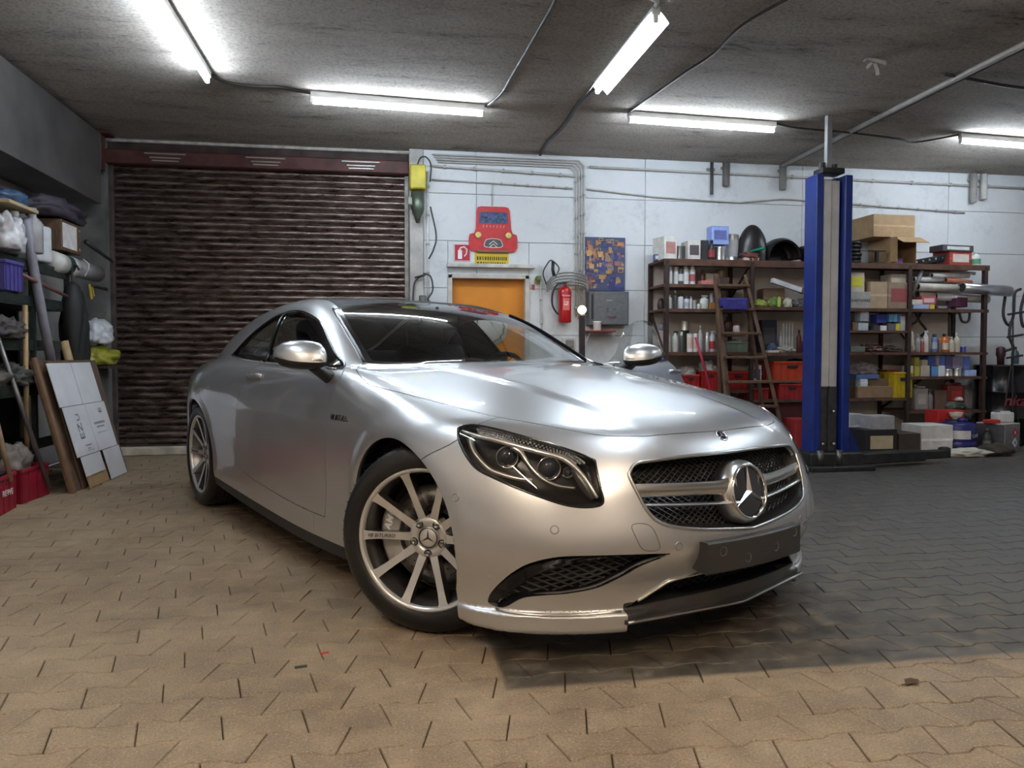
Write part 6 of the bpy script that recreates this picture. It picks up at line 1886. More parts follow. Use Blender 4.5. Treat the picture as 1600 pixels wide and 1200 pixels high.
blob('parts_heap', 3.796, 7.890, 1.095, 0.185, 0.140, 0.111, (.45, .40, .32), 'light fittings heaped in the pale green tray', 'parts', 29, crumple=.4, freq=11)
crate(4.027, 7.920, 0.550, 0.223, 0.300, 0.125, (.30, .015, .015), 'low red bin at the shelf edge beside the ladder foot')
crate(4.413, 7.940, 0.550, 0.325, 0.340, 0.168, (.30, .015, .018), 'red bin with a grey packet in it below the large orange-red crate')
carton(4.373, 7.900, 0.600, 0.129, 0.100, 0.127, (.42, .46, .52), 'grey-blue packet standing in the red bin')
carton(4.395, 7.935, 0.730, 0.476, 0.340, 0.028, (.15, .08, .05), 'board carrying the large orange-red crate', tape=False, name='plank', cat='plank')
crate(4.411, 7.940, 0.755, 0.446, 0.340, 0.210, (.46, .045, .016), 'large orange-red crate with hand hole beside the lift post')
blob('bag', 4.549, 7.950, 0.911, 0.230, 0.200, 0.085, (.03, .026, .028), 'black cloth in the large orange-red crate', 'bag', 31)
carton(4.482, 8.010, 0.120, 0.429, 0.300, 0.413, (.12, .03, .03), 'dark red chest on the lowest board by the lift', tape=False)
carton(4.303, 7.475, 0.000, 0.180, 0.250, 0.367, (.30, .02, .02), 'plain red box on the floor beside the lift post', tape=False)
# open front carton follows by hand
carton(5.657, 7.780, 2.050, 0.102, 0.050, 0.064, (.30, .06, .06), 'tiny red and blue packet in the mouth of the open carton', tape=False, print_col=(.05, .08, .3))
carton(6.539, 8.025, 2.050, 0.314, 0.250, 0.183, (.36, .05, .035), 'red and white printed carton leaning on the carton rack top', print_col=(.62, .55, .52), rz=.1)
carton(6.491, 7.980, 2.218, 0.436, 0.200, 0.073, (.07, .055, .06), 'flat black carton with white end on the red carton', tape=False, print_col=(.6, .6, .6), rz=.1)
bottle(6.745, 7.900, 2.050, 0.050, 0.175, (.62, .64, .64), (.5, .6, .6), 'white bottle with green label at the end of the rack top', band=(.10, .28, .16))
carton(5.207, 7.930, 1.550, 0.272, 0.300, 0.184, (.34, .33, .31), 'grey lettered tray box beside the lift post', text="KRAFTWARE", tcol=(.08, .08, .08), tape=False)
carton(5.178, 7.930, 1.732, 0.194, 0.260, 0.219, (.50, .45, .36), 'cream carton with yellow dot on the grey lettered box', print_col=(.60, .55, .05), tape=False)
carton(5.440, 7.920, 1.550, 0.212, 0.280, 0.298, (.38, .28, .18), 'upright brown carton in the middle of the carton shelf')
carton(5.687, 7.920, 1.550, 0.289, 0.300, 0.292, (.24, .17, .12), 'grubby brown carton with red print on the carton shelf', print_col=(.28, .07, .07))
carton(5.721, 7.920, 1.840, 0.207, 0.200, 0.100, (.48, .42, .33), 'cream box lying on the grubby brown carton', tape=False)
carton(6.076, 7.870, 1.600, 0.185, 0.140, 0.094, (.42, .08, .10), 'red and white checked box on the crowded shelf', print_col=(.62, .45, .46), tape=False)
carton(5.916, 7.840, 1.600, 0.136, 0.120, 0.057, (.55, .48, .42), 'small cream box at the left of the checked box', tape=False)
carton(5.954, 7.815, 1.550, 0.200, 0.100, 0.050, (.30, .38, .58), 'flat pale blue packet at the shelf edge', tape=False)
carton(6.094, 7.805, 1.550, 0.064, 0.080, 0.050, (.52, .42, .05), 'little yellow packet at the shelf edge', tape=False)
carton(6.219, 7.815, 1.550, 0.153, 0.100, 0.043, (.05, .045, .045), 'flat black packet with a grey stripe', tape=False, print_col=(.3, .28, .25))
carton(6.469, 7.850, 1.580, 0.179, 0.140, 0.108, (.10, .03, .07), 'dark purple box tilted at the shelf end', tape=False, rz=.25)
carton(6.455, 7.850, 1.675, 0.187, 0.140, 0.029, (.60, .60, .60), 'white flat lid on the purple box', tape=False, rz=.25)
carton(5.286, 7.860, 1.410, 0.102, 0.120, 0.114, (.50, .54, .60), 'white and blue box, upper of the pair by the divider', tape=False)
carton(5.269, 7.860, 1.305, 0.125, 0.120, 0.085, (.45, .50, .55), 'white and blue box, lower of the pair by the divider', tape=False)
carton(5.167, 7.860, 1.305, 0.062, 0.120, 0.092, (.22, .13, .07), 'small brown box at the lift end of the small-box shelf', tape=False)
carton(5.491, 7.860, 1.390, 0.118, 0.120, 0.100, (.03, .035, .22), 'dark blue box on the small-box shelf', tape=False)
carton(5.520, 7.860, 1.305, 0.079, 0.120, 0.057, (.62, .60, .60), 'white box under the dark blue box', tape=False)
carton(5.440, 7.860, 1.305, 0.075, 0.120, 0.057, (.05, .05, .06), 'black box beside the small white box', tape=False)
carton(5.617, 7.860, 1.405, 0.055, 0.120, 0.086, (.12, .28, .52), 'blue box, first of three in a row', tape=False)
carton(5.666, 7.860, 1.405, 0.037, 0.120, 0.086, (.20, .48, .55), 'cyan box, second of three in a row', tape=False)
carton(5.705, 7.860, 1.405, 0.037, 0.120, 0.086, (.08, .18, .50), 'deep blue box, third of three in a row', tape=False)
carton(5.763, 7.860, 1.305, 0.068, 0.120, 0.165, (.58, .56, .54), 'tall white box at the post of the small-box shelf', tape=False)
carton(5.698, 7.860, 1.305, 0.056, 0.120, 0.079, (.52, .48, .05), 'yellow-green box below the row of three blue boxes', tape=False)
carton(5.621, 7.860, 1.305, 0.091, 0.120, 0.079, (.10, .09, .12), 'dark grey box below the row of three blue boxes', tape=False)
carton(5.207, 7.900, 1.065, 0.180, 0.200, 0.064, (.11, .14, .12), 'long green case on the shelf of bent parts', tape=False)
blob('parts_heap', 5.431, 7.900, 1.065, 0.252, 0.200, 0.086, (.10, .05, .04), 'rusty brackets heaped on the shelf of bent parts', 'parts', 37, crumple=.5, freq=10)
blob('parts_heap', 5.676, 7.900, 1.065, 0.223, 0.200, 0.072, (.08, .06, .055), 'dark bolts and clips heaped on the shelf of bent parts', 'parts', 41, crumple=.5, freq=10)
blob('paper_bag', 5.885, 7.860, 1.065, 0.088, 0.120, 0.259, (.52, .46, .38), 'tall crumpled cream bag on the bottle shelf', 'bag', 43)
bottle(5.966, 7.828, 1.065, 0.028, 0.202, (.36, .37, .40), (.4, .4, .4), 'clear grey bottle on the bottle shelf')
can(6.015, 7.820, 1.065, 0.020, 0.152, (.42, .08, .07), (.5, .5, .5), 'small red can on the bottle shelf')
bottle(6.066, 7.832, 1.065, 0.032, 0.253, (.60, .60, .60), (.55, .55, .58), 'white trigger bottle on the bottle shelf', trigger=True)
can(6.180, 7.832, 1.065, 0.032, 0.210, (.12, .20, .40), (.04, .05, .10), 'blue spray can on the bottle shelf', band=(.4, .45, .55))
can(6.239, 7.822, 1.065, 0.022, 0.160, (.16, .10, .09), (.45, .12, .03), 'dark can with orange ring on the bottle shelf')
bottle(6.314, 7.845, 1.065, 0.045, 0.211, (.58, .15, .03), (.03, .03, .03), 'orange bottle with white label and black cap', band=(.6, .57, .52))
bottle(6.395, 7.829, 1.065, 0.029, 0.175, (.60, .54, .42), (.6, .55, .45), 'cream bottle on the bottle shelf')
bottle(6.469, 7.837, 1.065, 0.037, 0.218, (.50, .46, .38), (.55, .53, .48), 'milky wide bottle on the bottle shelf')
tin(6.548, 7.833, 1.065, 0.033, 0.066, (.05, .06, .30), 'little blue tin at the end of the bottle shelf', metal=.1)
carton(5.869, 7.860, 0.790, 0.056, 0.120, 0.123, (.55, .53, .50), 'white tube box at the post of the parts shelf', tape=False)
carton(5.945, 7.860, 0.790, 0.064, 0.120, 0.116, (.42, .38, .06), 'yellow box, lower of two on the parts shelf', tape=False)
carton(5.942, 7.860, 0.907, 0.064, 0.120, 0.101, (.34, .32, .07), 'olive yellow box stacked on the yellow box', tape=False)
carton(6.050, 7.860, 0.790, 0.113, 0.120, 0.123, (.45, .40, .34), 'open cream carton on the parts shelf', tape=False)
carton(6.043, 7.860, 0.907, 0.073, 0.120, 0.072, (.50, .42, .30), 'small tan box on the open cream carton', tape=False)
carton(6.171, 7.860, 0.790, 0.081, 0.120, 0.116, (.10, .25, .55), 'bright blue box beside the white carton', tape=False)
carton(6.258, 7.860, 0.790, 0.085, 0.120, 0.124, (.62, .66, .70), 'white carton with pale blue print on the parts shelf', tape=False)
carton(6.132, 7.860, 0.915, 0.089, 0.120, 0.116, (.05, .10, .32), 'blue box, first in the upper row of the parts shelf', tape=False)
carton(6.202, 7.860, 0.915, 0.045, 0.120, 0.116, (.34, .22, .20), 'brown box in the upper row of the parts shelf', tape=False)
carton(6.263, 7.860, 0.915, 0.069, 0.120, 0.116, (.07, .14, .42), 'royal blue box, last in the upper row', tape=False)
carton(6.348, 7.860, 0.875, 0.082, 0.120, 0.153, (.10, .08, .20), 'dark violet box on the parts shelf', tape=False)
carton(6.462, 7.860, 0.880, 0.131, 0.120, 0.139, (.22, .20, .30), 'grey-violet striped box above the two tins', tape=False)
carton(6.577, 7.860, 0.870, 0.082, 0.120, 0.146, (.10, .16, .48), 'upright blue box above the flat packet', tape=False)
carton(6.630, 7.860, 0.790, 0.149, 0.120, 0.073, (.30, .40, .66), 'flat pale blue packet at the end of the parts shelf', tape=False)
tin(6.355, 7.833, 0.790, 0.053, 0.080, (.62, .62, .62), 'low silver tin, left of a pair on the parts shelf')
tin(6.473, 7.829, 0.790, 0.049, 0.087, (.62, .62, .62), 'low silver tin, right of a pair on the parts shelf')
canister(6.028, 7.870, 0.405, 0.170, 0.100, 0.313, (.26, .255, .25), 'grey canister with faded print on the low shelf', print_col=(.36, .34, .32))
bottle(6.138, 7.832, 0.405, 0.032, 0.240, (.16, .15, .16), (.1, .1, .1), 'grey bottle next to the faded canister')
canister(6.493, 7.910, 0.405, 0.223, 0.120, 0.354, (.20, .025, .022), 'red jug with tall neck on the low shelf', print_col=(.42, .04, .03))
carton(6.272, 7.900, 0.405, 0.155, 0.160, 0.227, (.12, .075, .055), 'rusty brown box on the low shelf', tape=False)
blob('tarp', 6.462, 7.840, 0.405, 0.270, 0.140, 0.102, (.045, .06, .045), 'dark green folded tarp on the low shelf', 'cloth', 47)
blob('rag', 6.514, 7.840, 0.510, 0.099, 0.080, 0.044, (.55, .55, .54), 'white rag lying on the dark green tarp', 'cloth', 49)
crate(5.747, 7.930, 0.555, 0.247, 0.340, 0.287, (.46, .33, .012), 'bright yellow crate with a white tag beside the cardboard tray')
carton(5.409, 7.920, 0.555, 0.432, 0.300, 0.129, (.22, .14, .08), 'long open cardboard tray left of the yellow crate', tape=False)
carton(5.509, 7.950, 0.680, 0.294, 0.200, 0.087, (.17, .11, .065), 'brown box on the long cardboard tray', tape=False)
carton(5.293, 7.850, 0.680, 0.086, 0.100, 0.086, (.50, .54, .58), 'white carton leaning on the cardboard tray')
carton(5.349, 7.930, 0.765, 0.284, 0.220, 0.050, (.08, .13, .30), 'flat blue tray on the heap of boxes', tape=False)
blob('rag', 5.370, 7.950, 0.815, 0.316, 0.240, 0.136, (.22, .19, .20), 'heap of grey rags on the blue tray', 'cloth', 53, crumple=.35, freq=9)
carton(5.757, 8.010, 0.805, 0.162, 0.120, 0.059, (.32, .03, .04), 'flat red packet behind the yellow crate', tape=False)
carton(4.974, 7.570, 0.000, 0.195, 0.260, 0.281, (.52, .53, .56), 'white plastic bin behind the lift gusset', tape=False, name='plastic_bin', cat='bin')
carton(4.953, 7.550, 0.275, 0.195, 0.180, 0.130, (.45, .45, .47), 'crumpled bright tin lying on the white plastic bin', tape=False, rz=.3, name='tin_box', cat='tin')
carton(5.024, 7.250, 0.000, 0.354, 0.300, 0.270, (.018, .016, .018), 'black plastic container with torn cream stickers', tape=False, rz=.0, name='plastic_bin', cat='bin', print_col=(.50, .42, .28))
carton(5.073, 7.250, 0.268, 0.247, 0.220, 0.139, (.34, .34, .37), 'grey metal box standing on the black container', tape=False, name='tin_box', cat='tin')
carton(5.356, 7.270, 0.000, 0.250, 0.300, 0.226, (.055, .042, .036), 'dark brown low box between black container and white carton', tape=False)
carton(5.692, 7.300, 0.000, 0.366, 0.320, 0.302, (.60, .58, .57), 'white carton on the floor beside the blue drum')
carton(6.188, 7.660, 0.280, 0.341, 0.200, 0.142, (.45, .02, .018), 'red box behind the white carton and blue drum', tape=False)
bottle(6.329, 7.202, 0.000, 0.042, 0.252, (.06, .06, .06), (.1, .06, .05), 'dark bottle between blue drum and metal cube tin', band=(.2, .2, .19))
# ------------------------------------------------------------------ larger odd things by hand
def fender(x, y, z, R, w, a0, a1, label, rx=0.0, rz=0.0, dep=.10):
    """curved wheel arch shell with a rolled edge"""
    t = empty('car_fender', (x, y, z), rz); tag(t, label, 'fender')
    bm = bmesh.new(); n = 18
    prof = [(R - .01, -w / 2 + .02), (R, -w / 2), (R + .03, -w * .30), (R + .035, 0), (R + .02, w * .35), (R - .04, w / 2), (R - dep, w / 2 + .01)]
    rows = []
    for i in range(n + 1):
        a = a0 + (a1 - a0) * i / n
        rows.append([bm.verts.new((r * math.cos(a), s, r * math.sin(a))) for r, s in prof])
    for i in range(n):
        for k in range(len(prof) - 1): bm.faces.new((rows[i][k], rows[i + 1][k], rows[i + 1][k + 1], rows[i][k + 1]))
    bmesh.ops.recalc_face_normals(bm, faces=bm.faces[:])
    m_ = mat('fender_black', (.020, .018, .019), .38, noise=.3, nscale=8)
    o = bm_obj('shell', bm, m_, t, 50); md = o.modifiers.new('s', 'SOLIDIFY'); md.thickness = .006
    bm = bmesh.new(); add_tube(bm, [Vector(((R - .01) * math.cos(a0 + (a1 - a0) * i / 20), -w / 2 + .02, (R - .01) * math.sin(a0 + (a1 - a0) * i / 20))) for i in range(21)], .007, 6); bm_obj('rolled_edge', bm, m_, t, 50)
    return t
def dome(x, y, z, w, d, h, cutx, label, rz=0.0, ry=0.0):
    """pressed wing panel: a domed shell, cut flat on one side, with a rolled rim"""
    t = empty('car_fender', (x, y, z), rz); tag(t, label, 'fender')
    m_ = mat('fender_black', (.018, .015, .016), .33, noise=.3, nscale=8)
    bm = bmesh.new(); bmesh.ops.create_uvsphere(bm, u_segments=36, v_segments=24, radius=1.0)
    for v in bm.verts: v.co = Vector((v.co.x * w / 2, v.co.y * d / 2, v.co.z * h + 0))
    bmesh.ops.bisect_plane(bm, geom=bm.verts[:] + bm.edges[:] + bm.faces[:], plane_co=(0, 0, 0), plane_no=(0, 0, -1), clear_outer=True)
    bmesh.ops.bisect_plane(bm, geom=bm.verts[:] + bm.edges[:] + bm.faces[:], plane_co=(cutx, 0, 0), plane_no=(1, 0, -.12), clear_outer=True)
    if ry:
        bmesh.ops.rotate(bm, verts=bm.verts[:], cent=(0, 0, h / 2), matrix=Matrix.Rotation(ry, 3, 'Y'))
    o = bm_obj('shell', bm, m_, t, 50); md = o.modifiers.new('s', 'SOLIDIFY'); md.thickness = .006
    bm = bmesh.new(); add_tube(bm, [(w / 2 * math.cos(a), d / 2 * math.sin(a), .008) for a in np.linspace(PI * .55, PI * 1.45, 20)], .007, 6); bm_obj('rolled_edge', bm, m_, t, 50)
    return t
dome(4.03, 7.99, 2.052, .38, .28, .42, .10, 'black car fender with a smooth rounded back on the rack top')
f2 = fender(4.37, 8.02, 2.10, .20, .26, .02, 3.12, 'black arched wheel liner beside the rounded fender', 0, .05)
bm = bmesh.new(); add_lathe(bm, [(.21, 0), (.12, .03), (.05, .10), (0, .11)], 28, Matrix.Translation((0, .12, 0)) @ Matrix.Rotation(PI / 2, 4, 'X'), cap=False, a0=0.0, a1=PI); bm_obj('liner_wall', bm, mat('fender_black', (0, 0, 0)), f2, 50)
bm = bmesh.new(); add_box(bm, (.02, -.02, -.035), (.46, .22, .022), .01, (0, .04, 0)); bm_obj('lower_lip', bm, mat('fender_black', (0, 0, 0)), f2)
fender(4.80, 8.00, 2.27, .19, .26, 3.3, 6.0, 'black hollow fender piece lying open side up by the lift post', 0, -.1)
gt = empty('paint_brush', (4.00, 7.82, 2.16)); tag(gt, 'green-handled tool lying on rusty red parts on the rack top', 'tool')
bm = bmesh.new(); add_tube(bm, catmull([(-.13, 0, -.03), (-.05, 0, .0), (.03, 0, .02), (.08, 0, .035)], 5), .02, 8, radii=[.008 + .012 * i / 15 for i in range(16)]); bm_obj('handle', bm, cmat((.01, .22, .13), .35), gt, 50)
bm = bmesh.new(); add_box(bm, (-.16, 0, -.05), (.09, .03, .03), .006, (0, -.4, 0)); bm_obj('tool_head', bm, DARKS, gt)
blob('rusty_part', 3.92, 7.83, 2.052, .22, .12, .10, (.13, .035, .028), 'rusty red cast part under the green-handled tool', 'part', 67, .5, .3, freq=7)
# open carton with flap, and carton above it
oc = empty('open_carton', (5.725, 7.97, 2.05)); tag(oc, 'open brown carton facing the room with its top flap folded out', 'box')
CM = cmat(CARD, .75); CI = cmat((.20, .11, .055), .8)
box_obj('back_wall', (0, .20, .145), (.31, .006, .29), CI, oc); box_obj('floor_sheet', (0, 0, .004), (.31, .40, .006), CI, oc)
for s in (-1, 1): box_obj('side_wall', (s * .155, 0, .145), (.006, .40, .29), CM, oc)
box_obj('top_wall', (0, .0, .29), (.31, .40, .006), CM, oc)
box_obj('flap', (.03, -.285, .255), (.32, .18, .006), CM, oc, 0, (.45, 0, 0)); box_obj('side_flap', (-.145, -.235, .15), (.006, .09, .27), CM, oc, 0, (0, 0, .25))
carton(5.615, 8.0, 2.345, .52, .42, .25, CARD, 'big closed brown carton with a tape band stacked on top of the rack', rz=.02)
# stack of black rubber rings
for k in range(6):
    bm = bmesh.new(); R_ = .085 - .004 * (k % 2); add_tube(bm, [(R_ * math.cos(t), R_ * math.sin(t), 0) for t in np.linspace(0, 2 * PI, 25)[:-1]], .021, 8, True)
    o = bm_obj('rubber_ring', bm, RUBBER, None, 60, (5.19 + .006 * ((k * 7) % 3), 7.93, 2.072 + k * .0425)); tag(o, 'black rubber ring in the stack beside the brown cartons', 'ring', 'stacked rubber rings on the carton rack')
    bm = bmesh.new(); add_tube(bm, [(.066 * math.cos(t), .066 * math.sin(t), 0) for t in np.linspace(0, 2 * PI, 25)[:-1]], .006, 6, True); bm_obj('inner_bead', bm, LINER, o, 60)
ib = empty('steel_bracket', (5.40, 7.775, 2.05)); tag(ib, 'small dark I-shaped steel stand in front of the big carton', 'bracket')
box_obj('foot', (0, 0, .006), (.17, .045, .012), DARKS, ib); box_obj('stem', (0, 0, .07), (.03, .035, .13), DARKS, ib); box_obj('cap_plate', (0, 0, .135), (.19, .04, .012), DARKS, ib)
hb = empty('exhaust_bracket', (6.12, 7.90, 2.055)); tag(hb, 'long drilled dark metal rail lying on the carton rack', 'rail')
bm = bmesh.new(); add_box(bm, (0, 0, .05), (.40, .07, .075), .012, (0, -.18, 0)); bm_obj('rail', bm, DARKS, hb)
for k in range(5):
    bm = bmesh.new(); add_tube(bm, [(-.16 + .08 * k, -.034, .030 + .0145 * k), (-.16 + .08 * k, -.042, .030 + .0145 * k)], .010, 10); bm_obj('drill_hole', bm, cmat((.45, .43, .42), .5), hb)
for k in range(3): box_obj('fin', (.10 + .04 * k, .02, .06 + .01 * k), (.006, .16, .09), DARKS, hb, 0, (0, .3, 0))
# pile of tubes and sleeves on the carton shelf
tl_ = [((5.93, 7.80, 1.80), (6.45, 7.80, 1.79), .045, (.50, .46, .42), 'cream cardboard tube with an open dark end on the crowded shelf'), ((5.88, 7.95, 1.88), (6.50, 7.92, 1.89), .035, (.46, .44, .44), 'grey wrapped tube at the back of the crowded shelf'), ((5.90, 7.83, 1.885), (6.35, 7.85, 1.90), .032, (.58, .58, .62), 'white plastic sleeve lying over the tubes'), ((6.10, 7.80, 1.93), (6.62, 7.86, 1.945), .030, (.52, .50, .50), 'pale wrapped roll on top of the tube pile'), ((6.0, 7.90, 1.72), (6.55, 7.93, 1.71), .05, (.42, .38, .35), 'thick grey-brown roll at the bottom of the tube pile'), ((6.28, 7.80, 1.88), (6.62, 7.82, 1.86), .028, (.38, .12, .07), 'orange-red tube end in the tube pile'), ((6.38, 7.88, 1.99), (6.72, 7.88, 1.97), .018, (.62, .60, .58), 'thin white strip roll near the rack end post'), ((5.86, 7.80, 1.70), (5.98, 7.80, 1.98), .022, (.15, .14, .15), 'dark stub tube leaning at the rack post')]
for a, b, r, c, l in tl_: rolled('packing_tube', a, b, r, c, l)
rolled('foil_pipe', (6.42, 7.72, 1.79), (7.10, 7.80, 1.765), .062, (.50, .50, .54), 'foil-wrapped pipe jutting out past the carton rack', 'pipe', rough=.28, metal=.85)
rolled('foil_pipe', (6.20, 7.86, 1.70), (6.86, 7.84, 1.672), .045, (.46, .44, .44), 'dull plastic-wrapped pipe under the foil pipe', 'pipe', rough=.4)
# bench: batten, ladder cloth, red pole
bt = empty('white_batten', (4.42, 7.83, 1.775)); tag(bt, 'long white cardboard batten slanting over the bench shelf', 'batten')
bm = bmesh.new(); add_box(bm, (0, 0, 0), (.50, .05, .055), .004, (0, .29, 0)); bm_obj('sleeve', bm, cmat((.60, .60, .63), .5), bt); bm = bmesh.new(); add_box(bm, (.12, -.001, -.036), (.035, .056, .060), .002, (0, .29, 0)); bm_obj('brown_band', bm, cmat((.22, .10, .06), .6), bt)
bm = bmesh.new(); add_box(bm, (0, 0, 0), (.30, .115, .10), .022, None, 3); bcl = bm_obj('shop_towel', bm, mat('towel_blue', (.030, .026, .17), .85, noise=.3, nscale=20, bump=.6, bscale=40), None, 50, (3.605, 7.565, 1.578)); tag(bcl, 'dark blue folded cloth lying on a ladder step', 'cloth')
box_obj('hanging_fold', (0, -.066, -.02), (.27, .014, .11), MATS['towel_blue'], bcl, .006)
rod('broom_stick', [(3.225, 7.62, 1.22), (3.315, 7.60, .90), (3.44, 7.58, .45), (3.56, 7.56, .0)], .013, (.34, .02, .045), 'slim red pole leaning on the can rack by the ladder', 'pole')
rb_ = blob('polish_ball', 2.975, 7.98, 1.525, .085, .085, .13, (.045, .025, .025), 'dark brown round pot at the rack corner of the middle shelf', 'pot', 63, .4, .04)
blob('glass_ball', 2.985, 7.98, 1.30, .075, .075, .09, (.16, .18, .22), 'shiny grey-blue ball at the rack corner', 'ball', 65, .12, .02)
# drums, tins and rags on the floor
dr_ = empty('oil_drum', (6.055, 7.30, 0)); tag(dr_, 'dark blue plastic oil drum with a white label on the floor', 'drum')
bm = bmesh.new(); add_lathe(bm, [(.17, 0), (.185, .02), (.185, .11), (.178, .125), (.185, .14), (.185, .27), (.175, .30), (.15, .315), (.10, .32)], 32); bm_obj('drum_body', bm, mat('drum_blue', (.018, .018, .13), .35, noise=.1), dr_, 40)
bm = bmesh.new(); add_lathe(bm, [(.05, .315), (.05, .35), (.04, .36), (0, .36)], 16, Matrix.Translation((.06, 0, 0))); bm_obj('cap', bm, MATS['drum_blue'], dr_, 40)
bm = bmesh.new(); add_lathe(bm, [(.187, .15), (.187, .24)], 12, cap=False, a0=-PI / 2 - .95, a1=-PI / 2 + .05); bm_obj('paper_label', bm, cmat((.60, .58, .58), .5), dr_, 40)
bm = bmesh.new()
for k, ch in enumerate('OMAN'):
    a = -PI / 2 + .25 + .24 * k; text_mesh(bm, ch, .055, Matrix.Translation((.188 * math.cos(a), .188 * math.sin(a), .165)) @ Matrix.Rotation(a + PI / 2, 4, 'Z') @ Matrix.Rotation(PI / 2, 4, 'X'), .001, align='CENTER')
bm_obj('lettering', bm, cmat((.40, .40, .46), .5), dr_)
bowl = bmesh.new(); add_lathe(bowl, [(.03, 0), (.055, .03), (.075, .075), (.072, .075), (.05, .03), (0, .01)], 20, cap=False)
bo = bm_obj('cream_bowl', bowl, cmat((.58, .54, .46), .4), None, 40, (6.20, 7.50, .33)); tag(bo, 'cream bowl perched behind the blue oil drum', 'bowl')
bm = bmesh.new(); add_lathe(bm, [(.073, .070), (.079, .074), (.073, .078)], 20, cap=False); bm_obj('bowl_rim', bm, cmat((.58, .54, .46), .4), bo, 40)
st_ = carton(6.20, 7.52, 0, .16, .16, .33, (.03, .028, .03), 'black stool box carrying the cream bowl', tape=False)
cu2 = empty('solvent_tin', (6.53, 7.28, 0), .35); tag(cu2, 'square grey metal tin with hazard diamonds beside the brown sack', 'tin')
TINM = mat('tin_grey', (.30, .29, .29), .32, .85, noise=.12)
box_obj('tin_body', (0, 0, .15), (.30, .30, .30), TINM, cu2, .006); box_obj('tin_seam', (-.148, -.148, .15), (.012, .012, .29), cmat((.66, .64, .6), .2, .9), cu2, .003); box_obj('tin_top', (0, 0, .302), (.30, .30, .008), cmat((.50, .40, .40), .4), cu2, .003)
for z_, c in ((.21, (.45, .02, .06)), (.10, (.60, .60, .60))):
    dm = box_obj('hazard_diamond', (.05, -.1515, z_), (.075, .002, .075), cmat(c, .5), cu2, 0, (0, PI / 4, 0)); box_obj('hazard_mark', (0, -.0015, 0), (.022, .001, .03), cmat((.66, .6, .6) if z_ > .2 else (.05, .05, .05), .5), dm, 0, (0, -PI / 4, 0))
carton(6.40, 7.22, .3065, .13, .10, .04, (.42, .03, .02), 'flat red cap box on the solvent tin', tape=False)
canister(6.60, 7.30, .3065, .20, .12, .14, (.58, .58, .58), 'white plastic canister on the solvent tin')
cl_ = blob('cloth_pile', 5.90, 6.97, 0, .58, .26, .085, (.50, .47, .42), 'crumpled pale rag spread on the floor before the blue drum', 'cloth', 71, .85, .30, freq=7)
blob('sack', 6.23, 6.98, 0, .40, .26, .13, (.045, .036, .028), 'slumped dark brown sack beside the pale rag', 'sack', 73, .85, .22, freq=5)
# black barrel with red lettering and funnel gear
ba = empty('steel_barrel', (7.15, 7.92, 0)); tag(ba, 'black steel barrel with red lettering beyond the carton rack', 'barrel')
bm = bmesh.new(); add_lathe(bm, [(.29, 0), (.30, .01), (.30, .30), (.308, .31), (.30, .32), (.30, .60), (.308, .61), (.30, .62), (.30, .90), (.305, .91), (.295, .92), (0, .905)], 40); bm_obj('barrel_body', bm, mat('barrel_black', (.012, .012, .014), .22, .3), ba, 40)
bm = bmesh.new()
for k, ch in enumerate('nkai.'):
    a = -PI / 2 - .55 + .27 * k; text_mesh(bm, ch, .17, Matrix.Translation((.303 * math.cos(a), .303 * math.sin(a), .46)) @ Matrix.Rotation(a + PI / 2, 4, 'Z') @ Matrix.Rotation(PI / 2, 4, 'X'), .001, .2, align='CENTER', bold=.003)
bm_obj('lettering', bm, cmat((.26, .02, .035), .5), ba)
bm = bmesh.new(); add_lathe(bm, [(.035, 0), (.04, .1), (.05, .12), (.05, .20), (.02, .22), (0, .22)], 16, Matrix.Translation((-.12, -.1, .91))); bm_obj('barrel_pump', bm, cmat((.05, .02, .03), .35), ba, 40)
hs = empty('hose_stand', (6.90, 7.48, 0)); tag(hs, 'thin black stand with hooks and a hose in front of the barrel', 'stand')
bm = bmesh.new(); add_tube(bm, [(0, 0, 0), (-.02, .02, 1.62)], .009, 6); bm_obj('upright', bm, PLASTIC, hs)
bm = bmesh.new(); add_tube(bm, [(-.18, .0, 0), (-.02, .02, .95)], .006, 6); bm_obj('leg', bm, PLASTIC, hs); bm = bmesh.new(); add_tube(bm, [(.16, .05, 0), (-.02, .02, .95)], .006, 6); bm_obj('leg', bm, PLASTIC, hs)
for z_ in (1.02, 1.25, 1.50):
    bm = bmesh.new(); add_tube(bm, [(-.10, 0, z_ - .02), (.10, 0, z_ + .01)], .012, 6); bm_obj('hook_arm', bm, PLASTIC, hs)
for k, P in enumerate(([(7.10, 7.85, 1.74), (7.05, 7.82, 1.5), (7.12, 7.82, 1.38), (7.20, 7.84, 1.48), (7.22, 7.85, 1.74), (7.30, 7.85, 1.80)], [(7.32, 7.8, 1.78), (7.26, 7.8, 1.55), (7.30, 7.8, 1.36), (7.38, 7.8, 1.5)], [(7.15, 7.82, 1.42), (7.12, 7.80, 1.25), (7.15, 7.78, 1.12), (7.02, 7.75, 1.08)])):
    rod('rubber_hose', catmull([Vector(p) for p in P], 6), .016, (.03, .028, .028), ['black hose loop hanging by the foil pipe', 'black belt hanging at the wall edge', 'black hose running from the loop to the barrel pump'][k], 'hose')
bottle(7.20, 7.80, .93, .04, .20, (.05, .09, .12), (.04, .05, .05), 'dark blue-green bottle standing on the black barrel')
